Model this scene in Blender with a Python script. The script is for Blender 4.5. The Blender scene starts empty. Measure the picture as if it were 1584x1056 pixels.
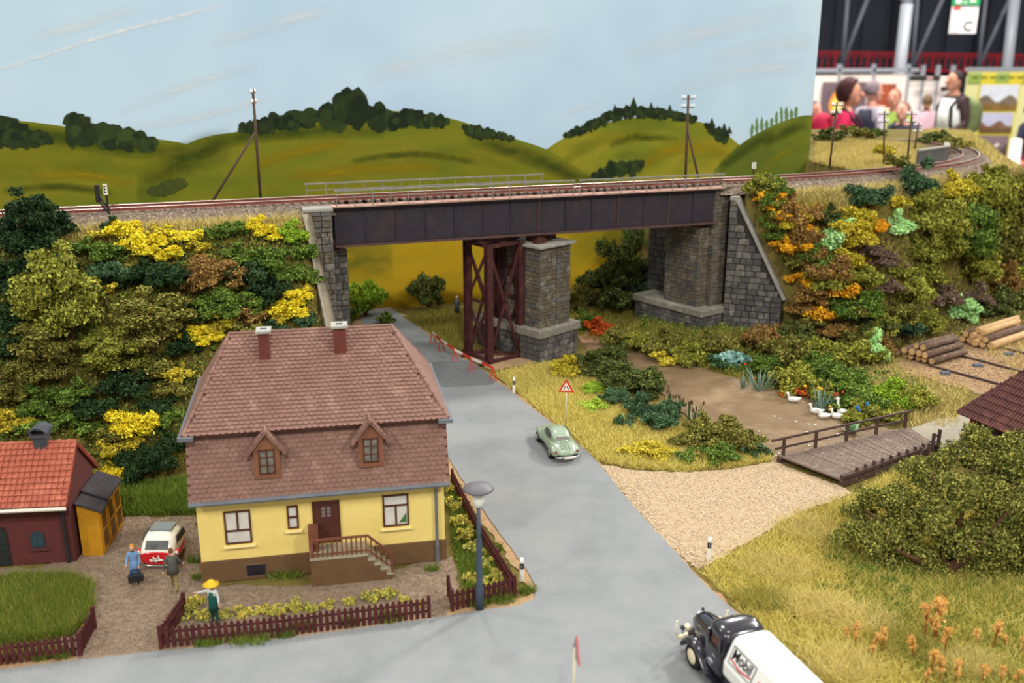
import bpy, math, random
import numpy as np
from mathutils import Vector, Matrix
random.seed(7); RNG = np.random.default_rng(7)
S = 0.01                                   # everything below is written in centimetres of the model layout
scene = bpy.context.scene
COL = scene.collection

# ------------------------------------------------------------------ camera, world, lamps, exposure
FPX, PITCH, CAMH, CX, CY = 1480.0, math.radians(16.5), 25.0, 792.0, 528.0
cam_data = bpy.data.cameras.new('camera')
cam = bpy.data.objects.new('camera', cam_data); COL.objects.link(cam)
cam.location = (0, 0, CAMH * S); cam.rotation_euler = (math.pi / 2 - PITCH, 0, 0)
cam_data.sensor_width = 36.0; cam_data.lens = FPX / 1584.0 * 36.0
cam_data.clip_start = 0.01; cam_data.clip_end = 300
cam_data.dof.use_dof = True; cam_data.dof.focus_distance = 0.60; cam_data.dof.aperture_fstop = 13.5
scene.camera = cam
world = bpy.data.worlds.new('hall_light'); scene.world = world; world.use_nodes = True
world.node_tree.nodes['Background'].inputs[0].default_value = (1.0, 0.985, 0.95, 1)
world.node_tree.nodes['Background'].inputs[1].default_value = 0.55
for x, y, z, p in [(-2.0, -1.6, 2.3, 44), (0.3, -2.2, 2.5, 46), (2.4, -1.2, 2.4, 44), (2.6, 1.6, 3.0, 34), (-0.6, 2.4, 3.2, 36), (-2.8, 1.4, 3.0, 20), (0.4, 0.4, 3.6, 16)]:
    ld = bpy.data.lights.new('hall_lamp', 'AREA'); ld.shape = 'DISK'; ld.size = 0.30; ld.energy = p; ld.color = (1.0, 0.97, 0.92)
    lo = bpy.data.objects.new('hall_lamp', ld); COL.objects.link(lo); lo.location = (x, y, z)
    d = Vector((0, 0.75, 0)) - Vector(lo.location); lo.rotation_euler = d.to_track_quat('-Z', 'Y').to_euler()
for x, y in [(6, 9), (3, 16), (10, 20)]:
    ld = bpy.data.lights.new('hall_lamp', 'AREA'); ld.shape = 'DISK'; ld.size = 1.2; ld.energy = 1250; ld.color = (1.0, 0.96, 0.92)
    lo = bpy.data.objects.new('hall_lamp', ld); COL.objects.link(lo); lo.location = (x, y - 2, 7)
scene.view_settings.view_transform = 'Standard'; scene.view_settings.look = 'None'
scene.view_settings.gamma = 1.0; scene.view_settings.use_curve_mapping = False
scene.view_settings.exposure = 0.0

# ------------------------------------------------------------------ pixels to positions
_c, _s = math.cos(PITCH), math.sin(PITCH)
def ray(px, py):
    u = (px - CX) / FPX; v = (py - CY) / FPX
    return np.array([u, _c - v * _s, -_s - v * _c])
def G(px, py, z=0.0):                      # where the pixel's ray meets the level z
    r = ray(px, py); t = (z - CAMH) / r[2]; return (r[0] * t, r[1] * t)
def A(px, py, Y):                          # where it meets the forward distance Y
    r = ray(px, py); t = Y / r[1]; return (r[0] * t, Y, CAMH + r[2] * t)
def onplane(px, py, ox, oy, ang):          # (along, z) on the upright plane through (ox,oy) with direction ang
    r = ray(px, py); nx, ny = -math.sin(ang), math.cos(ang)
    t = (ox * nx + oy * ny) / (r[0] * nx + r[1] * ny)
    x, y = r[0] * t - ox, r[1] * t - oy
    return (x * math.cos(ang) + y * math.sin(ang), CAMH + r[2] * t)
def depth(x, y, z): return y * _c - (z - CAMH) * _s

# ------------------------------------------------------------------ materials
def lin(c):
    return tuple(((v / 255) / 12.92 if v / 255 <= 0.04045 else ((v / 255 + 0.055) / 1.055) ** 2.4) for v in c)
MATS = {}
def mat(name, c, rough=0.75, c2=None, scale=2.0, detail=4, bump=0.0, bscale=None, spec=0.3, metal=0.0, c3=None, emit=0.0, stretch=None, island=False, coat=0.0):
    if name in MATS: return MATS[name]
    m = bpy.data.materials.new(name); m.use_nodes = True; nt = m.node_tree; N = nt.nodes; L = nt.links
    b = N['Principled BSDF']; b.inputs['Roughness'].default_value = rough
    b.inputs['Specular IOR Level'].default_value = spec; b.inputs['Metallic'].default_value = metal
    b.inputs['Coat Weight'].default_value = coat
    b.inputs['Base Color'].default_value = (*lin(c), 1)
    vec = None
    if c2 is not None or bump:
        geo = N.new('ShaderNodeNewGeometry'); mp = N.new('ShaderNodeVectorMath'); mp.operation = 'MULTIPLY'
        st = stretch or (1, 1, 1); mp.inputs[1].default_value = (100 * st[0], 100 * st[1], 100 * st[2])
        L.new(geo.outputs['Position'], mp.inputs[0]); vec = mp.outputs[0]
    if c2 is not None:
        rp = N.new('ShaderNodeValToRGB')
        cols = [c, c2] if c3 is None else [c, c2, c3]
        if island:
            g2 = N.new('ShaderNodeNewGeometry'); oi = N.new('ShaderNodeObjectInfo')
            mx = N.new('ShaderNodeMath'); mx.operation = 'MULTIPLY_ADD'; mx.inputs[1].default_value = 0.8
            m2 = N.new('ShaderNodeMath'); m2.operation = 'MULTIPLY'; m2.inputs[1].default_value = 0.2
            L.new(oi.outputs['Random'], m2.inputs[0]); L.new(g2.outputs['Random Per Island'], mx.inputs[0]); L.new(m2.outputs[0], mx.inputs[2])
            L.new(mx.outputs[0], rp.inputs[0]); lo_, hi_ = 0.0, 1.0
        else:
            nz = N.new('ShaderNodeTexNoise'); nz.inputs['Scale'].default_value = scale; nz.inputs['Detail'].default_value = detail
            nz.inputs['Roughness'].default_value = 0.65
            L.new(vec, nz.inputs['Vector']); L.new(nz.outputs['Fac'], rp.inputs[0]); lo_, hi_ = 0.33, 0.67
        e = rp.color_ramp.elements
        while len(e) < len(cols): e.new(0.5)
        for i, cc in enumerate(cols):
            e[i].position = lo_ + (hi_ - lo_) * i / (len(cols) - 1); e[i].color = (*lin(cc), 1)
        L.new(rp.outputs[0], b.inputs['Base Color'])
    if bump:
        nb = N.new('ShaderNodeTexNoise'); nb.inputs['Scale'].default_value = bscale or scale * 2; nb.inputs['Detail'].default_value = 3
        L.new(vec, nb.inputs['Vector'])
        bp = N.new('ShaderNodeBump'); bp.inputs['Strength'].default_value = bump; bp.inputs['Distance'].default_value = 0.001
        L.new(nb.outputs['Fac'], bp.inputs['Height']); L.new(bp.outputs[0], b.inputs['Normal'])
    if emit:
        b.inputs['Emission Color'].default_value = (*lin(c), 1); b.inputs['Emission Strength'].default_value = emit
    MATS[name] = m; return m

# ------------------------------------------------------------------ mesh building
class MB:
    def __init__(s): s.v, s.f, s.mi, s.cur = [], [], [], 0
    def add(s, vs, fs):
        o = len(s.v); s.v += [tuple(map(float, p)) for p in vs]
        for f in fs: s.f.append([i + o for i in f]); s.mi.append(s.cur)
        return s
    def box(s, x0, x1, y0, y1, z0, z1):
        return s.add([(x0, y0, z0), (x1, y0, z0), (x1, y1, z0), (x0, y1, z0), (x0, y0, z1), (x1, y0, z1), (x1, y1, z1), (x0, y1, z1)],
                     [(0, 3, 2, 1), (4, 5, 6, 7), (0, 1, 5, 4), (1, 2, 6, 5), (2, 3, 7, 6), (3, 0, 4, 7)])
    def cbox(s, c, size, rz=0.0):
        x, y, z = [q / 2 for q in size]; cs, sn = math.cos(rz), math.sin(rz)
        vs = [(c[0] + a * cs - b * sn, c[1] + a * sn + b * cs, c[2] + d) for d in (-z, z) for a, b in ((-x, -y), (x, -y), (x, y), (-x, y))]
        return s.add(vs, [(0, 3, 2, 1), (4, 5, 6, 7), (0, 1, 5, 4), (1, 2, 6, 5), (2, 3, 7, 6), (3, 0, 4, 7)])
    def bar(s, p, q, w, h=None, up=(0, 0, 1)):               # a square bar from p to q
        h = h or w; p, q = Vector(p), Vector(q); d = (q - p).normalized(); up = Vector(up)
        if abs(d.dot(up)) > 0.99: up = Vector((1, 0, 0))
        a = d.cross(up).normalized() * (w / 2); b = a.cross(d).normalized() * (h / 2)
        vs = [r + i * a + j * b for r in (p, q) for i, j in ((-1, -1), (1, -1), (1, 1), (-1, 1))]
        return s.add(vs, [(0, 3, 2, 1), (4, 5, 6, 7), (0, 1, 5, 4), (1, 2, 6, 5), (2, 3, 7, 6), (3, 0, 4, 7)])
    def tube(s, pts, rs, n=8, caps=True):
        pts = [Vector(p) for p in pts]
        if not isinstance(rs, (list, tuple)): rs = [rs] * len(pts)
        rings = []; a = None
        for i, p in enumerate(pts):
            d = (pts[min(i + 1, len(pts) - 1)] - pts[max(i - 1, 0)]).normalized()
            if a is None: a = d.orthogonal().normalized()
            else: a = (a - d * a.dot(d)).normalized()
            b = d.cross(a)
            rings.append([p + rs[i] * (math.cos(2 * math.pi * k / n) * a + math.sin(2 * math.pi * k / n) * b) for k in range(n)])
        return s.loft(rings, caps)
    def loft(s, rings, caps=True, closed=True, midx=None):
        n = len(rings[0]); o = len(s.v)
        for r in rings: s.v += [tuple(map(float, p)) for p in r]
        for i in range(len(rings) - 1):
            for k in range(n if closed else n - 1):
                k2 = (k + 1) % n
                s.f.append([o + i * n + k, o + i * n + k2, o + (i + 1) * n + k2, o + (i + 1) * n + k]); s.mi.append(midx(i, k) if midx else s.cur)
        if caps:
            s.f.append([o + k for k in range(n)][::-1]); s.mi.append(midx(-1, 0) if midx else s.cur)
            s.f.append([o + (len(rings) - 1) * n + k for k in range(n)]); s.mi.append(midx(len(rings) - 1, 0) if midx else s.cur)
        return s
    def lathe(s, prof, n=16, c=(0, 0, 0)):
        return s.loft([[(c[0] + r * math.cos(2 * math.pi * k / n), c[1] + r * math.sin(2 * math.pi * k / n), c[2] + z) for k in range(n)] for r, z in prof])
    def prism(s, pts, z0, z1):                               # outline in x,y raised from z0 to z1
        n = len(pts); vs = [(x, y, z0) for x, y in pts] + [(x, y, z1) for x, y in pts]
        a = sum(pts[i][0] * pts[(i + 1) % n][1] - pts[(i + 1) % n][0] * pts[i][1] for i in range(n))
        fs = [list(range(n))[::-1], [n + i for i in range(n)]] + [[i, (i + 1) % n, n + (i + 1) % n, n + i] for i in range(n)]
        if a < 0: fs = [f[::-1] for f in fs]
        return s.add(vs, fs)
    def vprism(s, pts, y0, y1):                              # outline in x,z pushed from y0 to y1
        o = len(s.v); s.prism(pts, y0, y1)
        s.v[o:] = [(x, z_, y_) for x, y_, z_ in s.v[o:]]
        for k in range(len(s.f)):
            if s.f[k][0] >= o: s.f[k] = s.f[k][::-1]
        return s
    def sphere(s, c, r, n=8, m=6, sc=(1, 1, 1)):
        vs = [(c[0], c[1], c[2] - r * sc[2])]
        for i in range(1, m):
            t = -math.pi / 2 + math.pi * i / m
            vs += [(c[0] + r * sc[0] * math.cos(t) * math.cos(2 * math.pi * k / n), c[1] + r * sc[1] * math.cos(t) * math.sin(2 * math.pi * k / n), c[2] + r * sc[2] * math.sin(t)) for k in range(n)]
        vs.append((c[0], c[1], c[2] + r * sc[2])); top = len(vs) - 1
        fs = [(0, 1 + (k + 1) % n, 1 + k) for k in range(n)]
        for i in range(m - 2):
            fs += [(1 + i * n + k, 1 + i * n + (k + 1) % n, 1 + (i + 1) * n + (k + 1) % n, 1 + (i + 1) * n + k) for k in range(n)]
        fs += [(1 + (m - 2) * n + k, 1 + (m - 2) * n + (k + 1) % n, top) for k in range(n)]
        return s.add(vs, fs)
    def mesh(s, name, mats, smooth=False):
        me = bpy.data.meshes.new(name)
        me.from_pydata([(x * S, y * S, z * S) for x, y, z in s.v], [], s.f)
        if not isinstance(mats, (list, tuple)): mats = [mats]
        for m in mats: me.materials.append(m)
        if len(mats) > 1: me.polygons.foreach_set('material_index', s.mi)
        if smooth: me.polygons.foreach_set('use_smooth', [True] * len(me.polygons))
        me.update(); return me
    def obj(s, name, mats, parent=None, smooth=False, bevel=0.0, sub=0, loc=None, rz=0.0):
        o = link(name, s.mesh(name, mats, smooth), parent, loc, rz)
        if bevel:
            md = o.modifiers.new('edge', 'BEVEL'); md.width = bevel * S; md.segments = 2; md.limit_method = 'ANGLE'
        if sub:
            md = o.modifiers.new('round', 'SUBSURF'); md.levels = sub; md.render_levels = sub
        return o
def link(name, me, parent=None, loc=None, rz=0.0):
    o = bpy.data.objects.new(name, me); COL.objects.link(o)
    if parent is not None: o.parent = parent
    if loc is not None: o.location = (loc[0] * S, loc[1] * S, loc[2] * S)
    if rz: o.rotation_euler[2] = rz
    return o
def tag(o, label, cat, group=None, kind=None):
    o['label'] = label; o['category'] = cat
    if group: o['group'] = group
    if kind: o['kind'] = kind
    return o
def thing(name, label, cat, loc=(0, 0, 0), rz=0.0, group=None):
    return tag(link(name, None, None, loc, rz), label, cat, group)
def structure(o): o['kind'] = 'structure'; return o
def dup(o, loc, rz=0.0, label=None, parent=None, scale=None):
    c = o.copy(); COL.objects.link(c); c.parent = parent
    if loc is not None: c.location = (loc[0] * S, loc[1] * S, loc[2] * S); c.rotation_euler = (0, 0, rz)
    if scale: c.scale = (scale,) * 3
    if label: c['label'] = label
    for ch in list(o.children): dup(ch, None, parent=c)
    return c
def fastmesh(name, V, Fc, mats, mi=None, smooth=False):      # numpy verts (n,3) in cm and faces (m,k)
    me = bpy.data.meshes.new(name); V = np.asarray(V, float) * S; Fc = np.asarray(Fc, np.int32)
    me.vertices.add(len(V)); me.vertices.foreach_set('co', V.astype(np.float32).ravel())
    k = Fc.shape[1]; me.loops.add(Fc.size); me.loops.foreach_set('vertex_index', Fc.ravel())
    me.polygons.add(len(Fc)); me.polygons.foreach_set('loop_start', np.arange(0, Fc.size, k, dtype=np.int32))
    for m in (mats if isinstance(mats, (list, tuple)) else [mats]): me.materials.append(m)
    if mi is not None: me.polygons.foreach_set('material_index', np.asarray(mi, np.int32))
    if smooth: me.polygons.foreach_set('use_smooth', np.ones(len(Fc), bool))
    me.update(calc_edges=True); return me
def inside(pts, poly):
    x, y = pts[:, 0], pts[:, 1]; r = np.zeros(len(pts), bool); n = len(poly)
    for i in range(n):
        x0, y0 = poly[i]; x1, y1 = poly[(i + 1) % n]
        if y0 == y1: continue
        r ^= ((y0 > y) != (y1 > y)) & (x < (x1 - x0) * (y - y0) / (y1 - y0) + x0)
    return r
def rough_outline(poly, step=0.5, amp=0.12):
    out = []; n = len(poly)
    for i in range(n):
        a, b = np.array(poly[i]), np.array(poly[(i + 1) % n]); l = np.hypot(*(b - a)); k = max(1, int(l / step))
        nrm = np.array([-(b - a)[1], (b - a)[0]]) / max(l, 1e-6)
        for j in range(k): out.append(tuple(a + (b - a) * j / k + nrm * (random.uniform(-amp, amp) if j else 0)))
    return out

# ------------------------------------------------------------------ the ground of the layout
TX, TY = 0.943, 0.332                                        # direction of the railway; its front edge passes (2.3, 79.7)
def sd(x, y): return (x - 2.3) * TX + (y - 79.7) * TY, -(x - 2.3) * TY + (y - 79.7) * TX
def xy(s, d): return (2.3 + s * TX - d * TY, 79.7 + s * TY + d * TX)
def sm(t): t = np.clip(t, 0, 1); return t * t * (3 - 2 * t)
def ground(x, y):
    x = np.asarray(x, float); y = np.asarray(y, float); s, d = sd(x, y)
    c = np.where(s > 28, (np.maximum(s, 28) - 28) ** 2 / 75, 0); de = d - np.minimum(c, 9)
    lump = 0.25 * np.sin(x * 0.9 + y * 0.5) * np.sin(y * 0.8 - x * 0.3) + 0.12 * np.sin(2.3 * x + 1.1) * np.sin(2.1 * y)
    toeL = -16.0; fl = np.clip((de - toeL) / (-1.5 - toeL), 0, 1)
    zl = 13.4 * (0.25 * sm(fl) + 0.75 * fl) + lump * np.clip(fl * 4, 0, 1) * np.clip((1 - fl) * 5, 0, 1)
    toeR = -9.5 + 0.1 * np.clip(s - 20, 0, 25); fr = np.clip((de - toeR) / (-1.5 - toeR), 0, 1)
    zr = 13.4 * (0.35 * sm(fr) + 0.65 * fr) + lump * np.clip(fr * 4, 0, 1) * np.clip((1 - fr) * 5, 0, 1) + 1.2 * sm((d - 14) / 25) * (s > 38)
    left = s < -19.5 - 0.2 * np.maximum(d, 0)
    right = s > 19.3 - 0.06 * np.maximum(d, 0) + 1.12 * np.maximum(-d - 0.8, 0)
    dip = 2.6 * sm((d - 5.2) / 2.5) * (s < 41)
    mid = 1.2 * sm((s - 9) / 6) * sm((d + 6) / 4) + 4.0 * sm((s - (16 - 0.1 * d)) / 5) * sm((d - 2) / 5)
    q1, q2 = np.array(G(1534, 222, 14)), np.array(G(1622, 304, 12)); e = q2 - q1; e = e / np.hypot(*e)
    edge = sm(((x - q1[0]) * e[1] - (y - q1[1]) * e[0]) * (1 if e[1] * 60 - e[0] * 0 > 0 else -1) / 2.0)
    return (1 - edge) * np.where(left, zl - dip, np.where(right, np.maximum(zr, 0) - dip, mid))
def hit(px, py):                                             # where the pixel's ray meets that ground
    r = ray(px, py); t = np.linspace(25, 190, 3300) / r[1]
    x, y, z = r[0] * t, r[1] * t, CAMH + r[2] * t
    k = np.argmax(z <= ground(x, y)); return (x[k], y[k], float(ground(x[k], y[k])))

M_earth = mat('earth', (104, 92, 50), 0.95, (116, 104, 56), 1.6, 7, 0.5, 6, 0.05, c3=(92, 80, 44))
gx = np.arange(-62, 66, 0.5); gy = np.arange(22, 150, 0.5)
X, Y = np.meshgrid(gx, gy); Z = ground(X, Y) - 0.04
nx = len(gx); idx = np.arange(nx * len(gy)).reshape(len(gy), nx)
F4 = np.stack([idx[:-1, :-1], idx[:-1, 1:], idx[1:, 1:], idx[1:, :-1]], -1).reshape(-1, 4)
og = link('ground_terrain', fastmesh('ground_terrain', np.stack([X, Y, Z], -1).reshape(-1, 3), F4, M_earth))
structure(og)
frame = MB().box(-62, 65.5, 22, 149.5, -12, -0.6).obj('floor_layout_table', mat('table_wood', (90, 84, 78), 0.8)); structure(frame)

def sheet(name, pix, m, z=0.03, step=0.5, amp=0.1, kind='structure', world=None):
    poly = rough_outline(world or [G(*p) for p in pix], step, amp)
    o = MB().prism(poly, z - 0.08, z).obj(name, m)
    if kind: o['kind'] = kind
    return o
M_road = mat('asphalt', (126, 129, 131), 0.9, (133, 136, 137), 0.3, 6, 0.2, 22, 0.1, c3=(139, 141, 140))
M_patch = mat('asphalt_patch', (104, 106, 107), 0.9, (112, 114, 115), 0.5, 5, 0.25, 22, 0.1)
M_verge = mat('sand_verge', (176, 146, 110), 0.95, (156, 128, 94), 2.5, 6, 0.5, 14, 0.05)
M_yard = mat('gravel_yard', (126, 108, 90), 0.95, (138, 120, 101), 3.0, 8, 0.8, 12, 0.05, c3=(152, 134, 114))
M_pale = mat('pale_gravel', (196, 172, 140), 0.95, (176, 154, 124), 3.5, 8, 0.8, 12, 0.05, c3=(204, 184, 154))
M_pond = mat('pond_bed', (134, 112, 84), 0.45, (118, 96, 70), 0.18, 5, 0.1, 3, 0.35, c3=(152, 130, 100))
M_bark = mat('log_yard_chips', (120, 92, 70), 0.95, (168, 140, 108), 1.8, 8, 0.8, 10, 0.05, c3=(96, 72, 54))

road_px = [(560, 478), (600, 474), (618, 486), (640, 502), (668, 522), (700, 545), (745, 575), (790, 606), (830, 638), (880, 676), (915, 705), (950, 748),
           (990, 795), (1040, 850), (1090, 905), (1140, 950), (1210, 1010), (1330, 1130), (-120, 1130), (-120, 1052), (0, 1037), (130, 1021), (250, 1008), (380, 996), (520, 978),
           (664, 958), (740, 946), (800, 938), (826, 927), (830, 910), (812, 878), (770, 822), (735, 772), (700, 720), (660, 640), (600, 560), (560, 500)]
sheet('road_verge', [(px + dx, py + dy) for (px, py), (dx, dy) in zip(road_px, [(0, 0)] * 2 + [(7, 0)] * 15 + [(60, 0), (-60, 0), (-60, -10)] + [(0, -12)] * 9 + [(-14, 0)] * 8)], M_verge, 0.02, 0.4, 0.16)
sheet('road_asphalt', road_px, M_road, 0.07, 0.5, 0.03)
sheet('road_patch', [(656, 562), (728, 558), (768, 590), (762, 596), (690, 600), (668, 598)], M_patch, 0.078, 0.5, 0.02)
sheet('path_gravel_yard', [(-60, 880), (60, 878), (165, 838), (180, 800), (300, 800), (330, 860), (330, 905), (500, 905), (700, 860), (712, 905), (690, 960), (660, 950), (560, 968), (240, 1010), (120, 1026), (60, 940), (-60, 915)], M_yard, 0.025, 0.5, 0.2)
sheet('path_pale_gravel', [(925, 718), (985, 728), (1060, 731), (1130, 726), (1195, 714), (1300, 752), (1318, 764), (1240, 790), (1160, 838), (1105, 868), (1080, 880), (1030, 838), (985, 788), (945, 742)], M_pale, 0.035, 0.3, 0.14)
sheet('path_behind_bridge', [(1395, 668), (1445, 650), (1500, 640), (1520, 700), (1450, 712), (1420, 690)], mat('grey_path', (146, 138, 120), 0.95, (160, 152, 134), 2.5, 6, 0.4), 0.03, 0.4, 0.1)
sheet('water_pond', [(905, 516), (965, 540), (1010, 552), (1060, 562), (1110, 578), (1160, 592), (1215, 606), (1262, 622), (1300, 640), (1345, 655), (1400, 672), (1330, 705), (1230, 720), (1190, 712), (1130, 690), (1060, 640), (1010, 600), (960, 570), (905, 545)], M_pond, 0.03, 0.6, 0.2)
sheet('ground_log_yard', [(1388, 556), (1430, 530), (1480, 512), (1560, 488), (1640, 470), (1640, 640), (1520, 610), (1450, 590), (1400, 575)], M_bark, 0.03, 0.5, 0.25)
sheet('ground_sand_spot', [(718, 548), (760, 572), (830, 560), (815, 545)], M_verge, 0.03, 0.4, 0.2)
sheet('path_sand_bank', [(893, 520), (912, 514), (940, 524), (925, 532), (898, 530)], mat('pink_sand', (196, 150, 118), 0.95, (176, 130, 100), 2, 5, 0.4), 0.05, 0.4, 0.15)
# ------------------------------------------------------------------ painted backdrop board
ANG = math.atan2(TY, TX)
BO = xy(0, 21.0)
def BD(px, py): return onplane(px, py, BO[0], BO[1], ANG)
M_sky = mat('painted_sky', (174, 202, 224), 0.7, (187, 212, 229), 0.035, 3, 0, None, 0.1, c3=(200, 221, 233))
back = thing('painted_backdrop', 'tall board painted with pale sky and green hills behind the railway', 'backdrop', (BO[0], BO[1], 0), ANG)
MB().box(-75, 41.7, 0, 1.0, -3, 36).obj('board', M_sky, back)
def smooth_line(pts, n=6):
    out = []
    for i in range(len(pts) - 1):
        p0, p1, p2, p3 = [np.array(pts[max(0, min(len(pts) - 1, i + k))], float) for k in (-1, 0, 1, 2)]
        for j in range(n):
            t = j / n; out.append(tuple(0.5 * ((2 * p1) + (-p0 + p2) * t + (2 * p0 - 5 * p1 + 4 * p2 - p3) * t * t + (-p0 + 3 * p1 - 3 * p2 + p3) * t ** 3)))
    return out + [tuple(pts[-1])]
def hillmat(name, bands, scale=0.10):
    m = bpy.data.materials.new(name); m.use_nodes = True; nt = m.node_tree; N = nt.nodes; L = nt.links
    b = N['Principled BSDF']; b.inputs['Roughness'].default_value = 0.7; b.inputs['Specular IOR Level'].default_value = 0.1
    geo = N.new('ShaderNodeNewGeometry'); sx = N.new('ShaderNodeVectorMath'); sx.operation = 'MULTIPLY'; sx.inputs[1].default_value = (100, 100, 260)
    nz = N.new('ShaderNodeTexNoise'); nz.inputs['Scale'].default_value = scale; nz.inputs['Detail'].default_value = 5; nz.inputs['Roughness'].default_value = 0.55
    rp = N.new('ShaderNodeValToRGB'); L.new(geo.outputs['Position'], sx.inputs[0]); L.new(sx.outputs[0], nz.inputs[0]); L.new(nz.outputs['Fac'], rp.inputs[0])
    e = rp.color_ramp.elements
    while len(e) < len(bands): e.new(0.5)
    for i, cc in enumerate(bands): e[i].position = 0.3 + 0.4 * i / (len(bands) - 1); e[i].color = (*lin(cc), 1)
    L.new(rp.outputs[0], b.inputs['Base Color']); return m
def hill(top, bottom, name, m, off):
    t = smooth_line(top); pts = [BD(*p) for p in t] + [BD(*p) for p in bottom]
    MB().vprism(pts, -off, 0.0).obj(name, m, back)
GR1 = hillmat('painted_meadow', [(88, 102, 30), (110, 117, 31), (126, 122, 32), (104, 111, 31)])
GR2 = hillmat('painted_meadow_light', [(104, 114, 33), (126, 130, 37), (146, 137, 39), (114, 120, 35)])
GR3 = hillmat('painted_meadow_dark', [(84, 97, 36), (98, 110, 36), (120, 125, 40)])
GR4 = hillmat('painted_field_mustard', [(142, 134, 38), (166, 140, 30), (180, 145, 28), (154, 137, 34)])
hill([(845, 231), (872, 214), (915, 197), (960, 185), (1020, 180), (1080, 188), (1120, 206), (1150, 230), (1180, 260)], [(1180, 330), (845, 330)], 'painted_hill', GR2, 0.03)
hill([(1105, 262), (1135, 232), (1165, 210), (1205, 190), (1236, 180), (1257, 178)], [(1244, 320), (1105, 330)], 'painted_hill', GR3, 0.05)
hill([(-160, 176), (-60, 180), (0, 184), (60, 190), (130, 200), (200, 210), (290, 223), (340, 250)], [(340, 420), (-160, 420)], 'painted_hill', GR1, 0.04)
hill([(40, 345), (130, 330), (205, 292), (250, 250), (290, 222), (330, 209), (370, 203), (430, 186), (520, 172), (620, 172), (700, 184), (760, 204), (845, 231), (905, 268), (960, 310)], [(1080, 400), (40, 400)], 'painted_hill', GR1, 0.07)
hill([(420, 392), (520, 372), (640, 358), (760, 350), (900, 348), (1100, 360)], [(1100, 540), (420, 540)], 'painted_field', GR4, 0.09)
def feathermat(name, c, amount=0.8, nscale=0.5):
    m = bpy.data.materials.new(name); m.use_nodes = True; nt = m.node_tree; N = nt.nodes; L = nt.links
    b = N['Principled BSDF']; b.inputs['Base Color'].default_value = (*lin(c), 1); b.inputs['Roughness'].default_value = 0.7; b.inputs['Specular IOR Level'].default_value = 0.1
    at = N.new('ShaderNodeAttribute'); at.attribute_name = 'fade'; geo = N.new('ShaderNodeNewGeometry'); vm = N.new('ShaderNodeVectorMath'); vm.operation = 'MULTIPLY'; vm.inputs[1].default_value = (100, 100, 220)
    nz = N.new('ShaderNodeTexNoise'); nz.inputs['Scale'].default_value = nscale; nz.inputs['Detail'].default_value = 5
    L.new(geo.outputs['Position'], vm.inputs[0]); L.new(vm.outputs[0], nz.inputs[0])
    mr = N.new('ShaderNodeMapRange'); mr.inputs['From Min'].default_value = 0.3; mr.inputs['From Max'].default_value = 0.65; mr.inputs['To Min'].default_value = amount * 0.35; mr.inputs['To Max'].default_value = amount
    L.new(nz.outputs['Fac'], mr.inputs['Value']); mu = N.new('ShaderNodeMath'); mu.operation = 'MULTIPLY'
    L.new(mr.outputs[0], mu.inputs[0]); L.new(at.outputs['Fac'], mu.inputs[1]); L.new(mu.outputs[0], b.inputs['Alpha']); return m
def stroke(pts, w, name, m, off):
    q = smooth_line(pts, 6); V, F, fade = [], [], []; rows = (-1, -.5, 0, .5, 1)
    for i, p in enumerate(q):
        t = i / (len(q) - 1)
        for r in rows:
            a = BD(p[0], p[1] + r * w); V.append((a[0], -off, a[1])); fade.append((1 - abs(r)) * math.sin(math.pi * t) ** 0.6 if 0 < t < 1 else 0.0)
    for i in range(len(q) - 1):
        for k in range(4): F.append((i * 5 + k, i * 5 + k + 1, (i + 1) * 5 + k + 1, (i + 1) * 5 + k))
    me = fastmesh(name, V, F, m); at = me.attributes.new('fade', 'FLOAT', 'POINT'); at.data.foreach_set('value', fade); link(name, me, back)
M_streak = feathermat('painted_ochre', (160, 136, 24)); M_lstreak = feathermat('painted_lime', (140, 138, 36)); M_dstreak = feathermat('painted_shade_green', (66, 80, 26), 0.9); M_must = feathermat('painted_mustard', (164, 132, 20), 0.9)
for pts, w, m in [([(385, 262), (440, 240), (540, 218)], 12, M_streak), ([(440, 276), (560, 262), (690, 258)], 12, M_streak), ([(620, 246), (720, 240), (800, 262)], 10, M_lstreak), ([(-30, 262), (80, 244), (200, 252), (290, 275)], 22, M_lstreak), ([(40, 275), (120, 268), (210, 285)], 10, M_streak),
                  ([(870, 250), (930, 214), (1010, 204)], 14, M_lstreak), ([(980, 262), (1050, 226), (1130, 236)], 18, M_streak), ([(1170, 275), (1200, 245), (1250, 210)], 12, M_lstreak), ([(940, 225), (990, 212), (1050, 215)], 8, M_dstreak),
                  ([(-40, 200), (60, 206), (180, 226), (290, 234)], 16, M_dstreak), ([(210, 300), (262, 262), (300, 238), (360, 222)], 34, M_dstreak), ([(300, 240), (360, 216), (460, 204), (600, 202)], 14, M_dstreak), ([(720, 214), (800, 236), (880, 268), (940, 290)], 16, M_dstreak), ([(1110, 262), (1150, 232), (1200, 204)], 14, M_dstreak),
                  ([(540, 250), (640, 238), (740, 252)], 7, M_dstreak), ([(0, 296), (90, 288), (180, 300)], 8, M_dstreak), ([(1180, 225), (1215, 204), (1250, 190)], 12, M_dstreak)]:
    stroke(pts, w, 'painted_streak', m, 0.085)
stroke([(500, 410), (545, 402), (610, 405)], 34, 'painted_streak', feathermat('painted_olive_patch', (104, 110, 40), 0.8), 0.105)
stroke([(880, 375), (940, 372), (1000, 380)], 40, 'painted_streak', M_lstreak, 0.105); stroke([(560, 470), (680, 462), (780, 470)], 14, 'painted_streak', M_must, 0.105)
M_trail = feathermat('painted_contrail', (240, 242, 240), 1.0, 1.2); M_cloud = feathermat('painted_cloud', (226, 235, 238), 0.75, 0.25)
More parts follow.
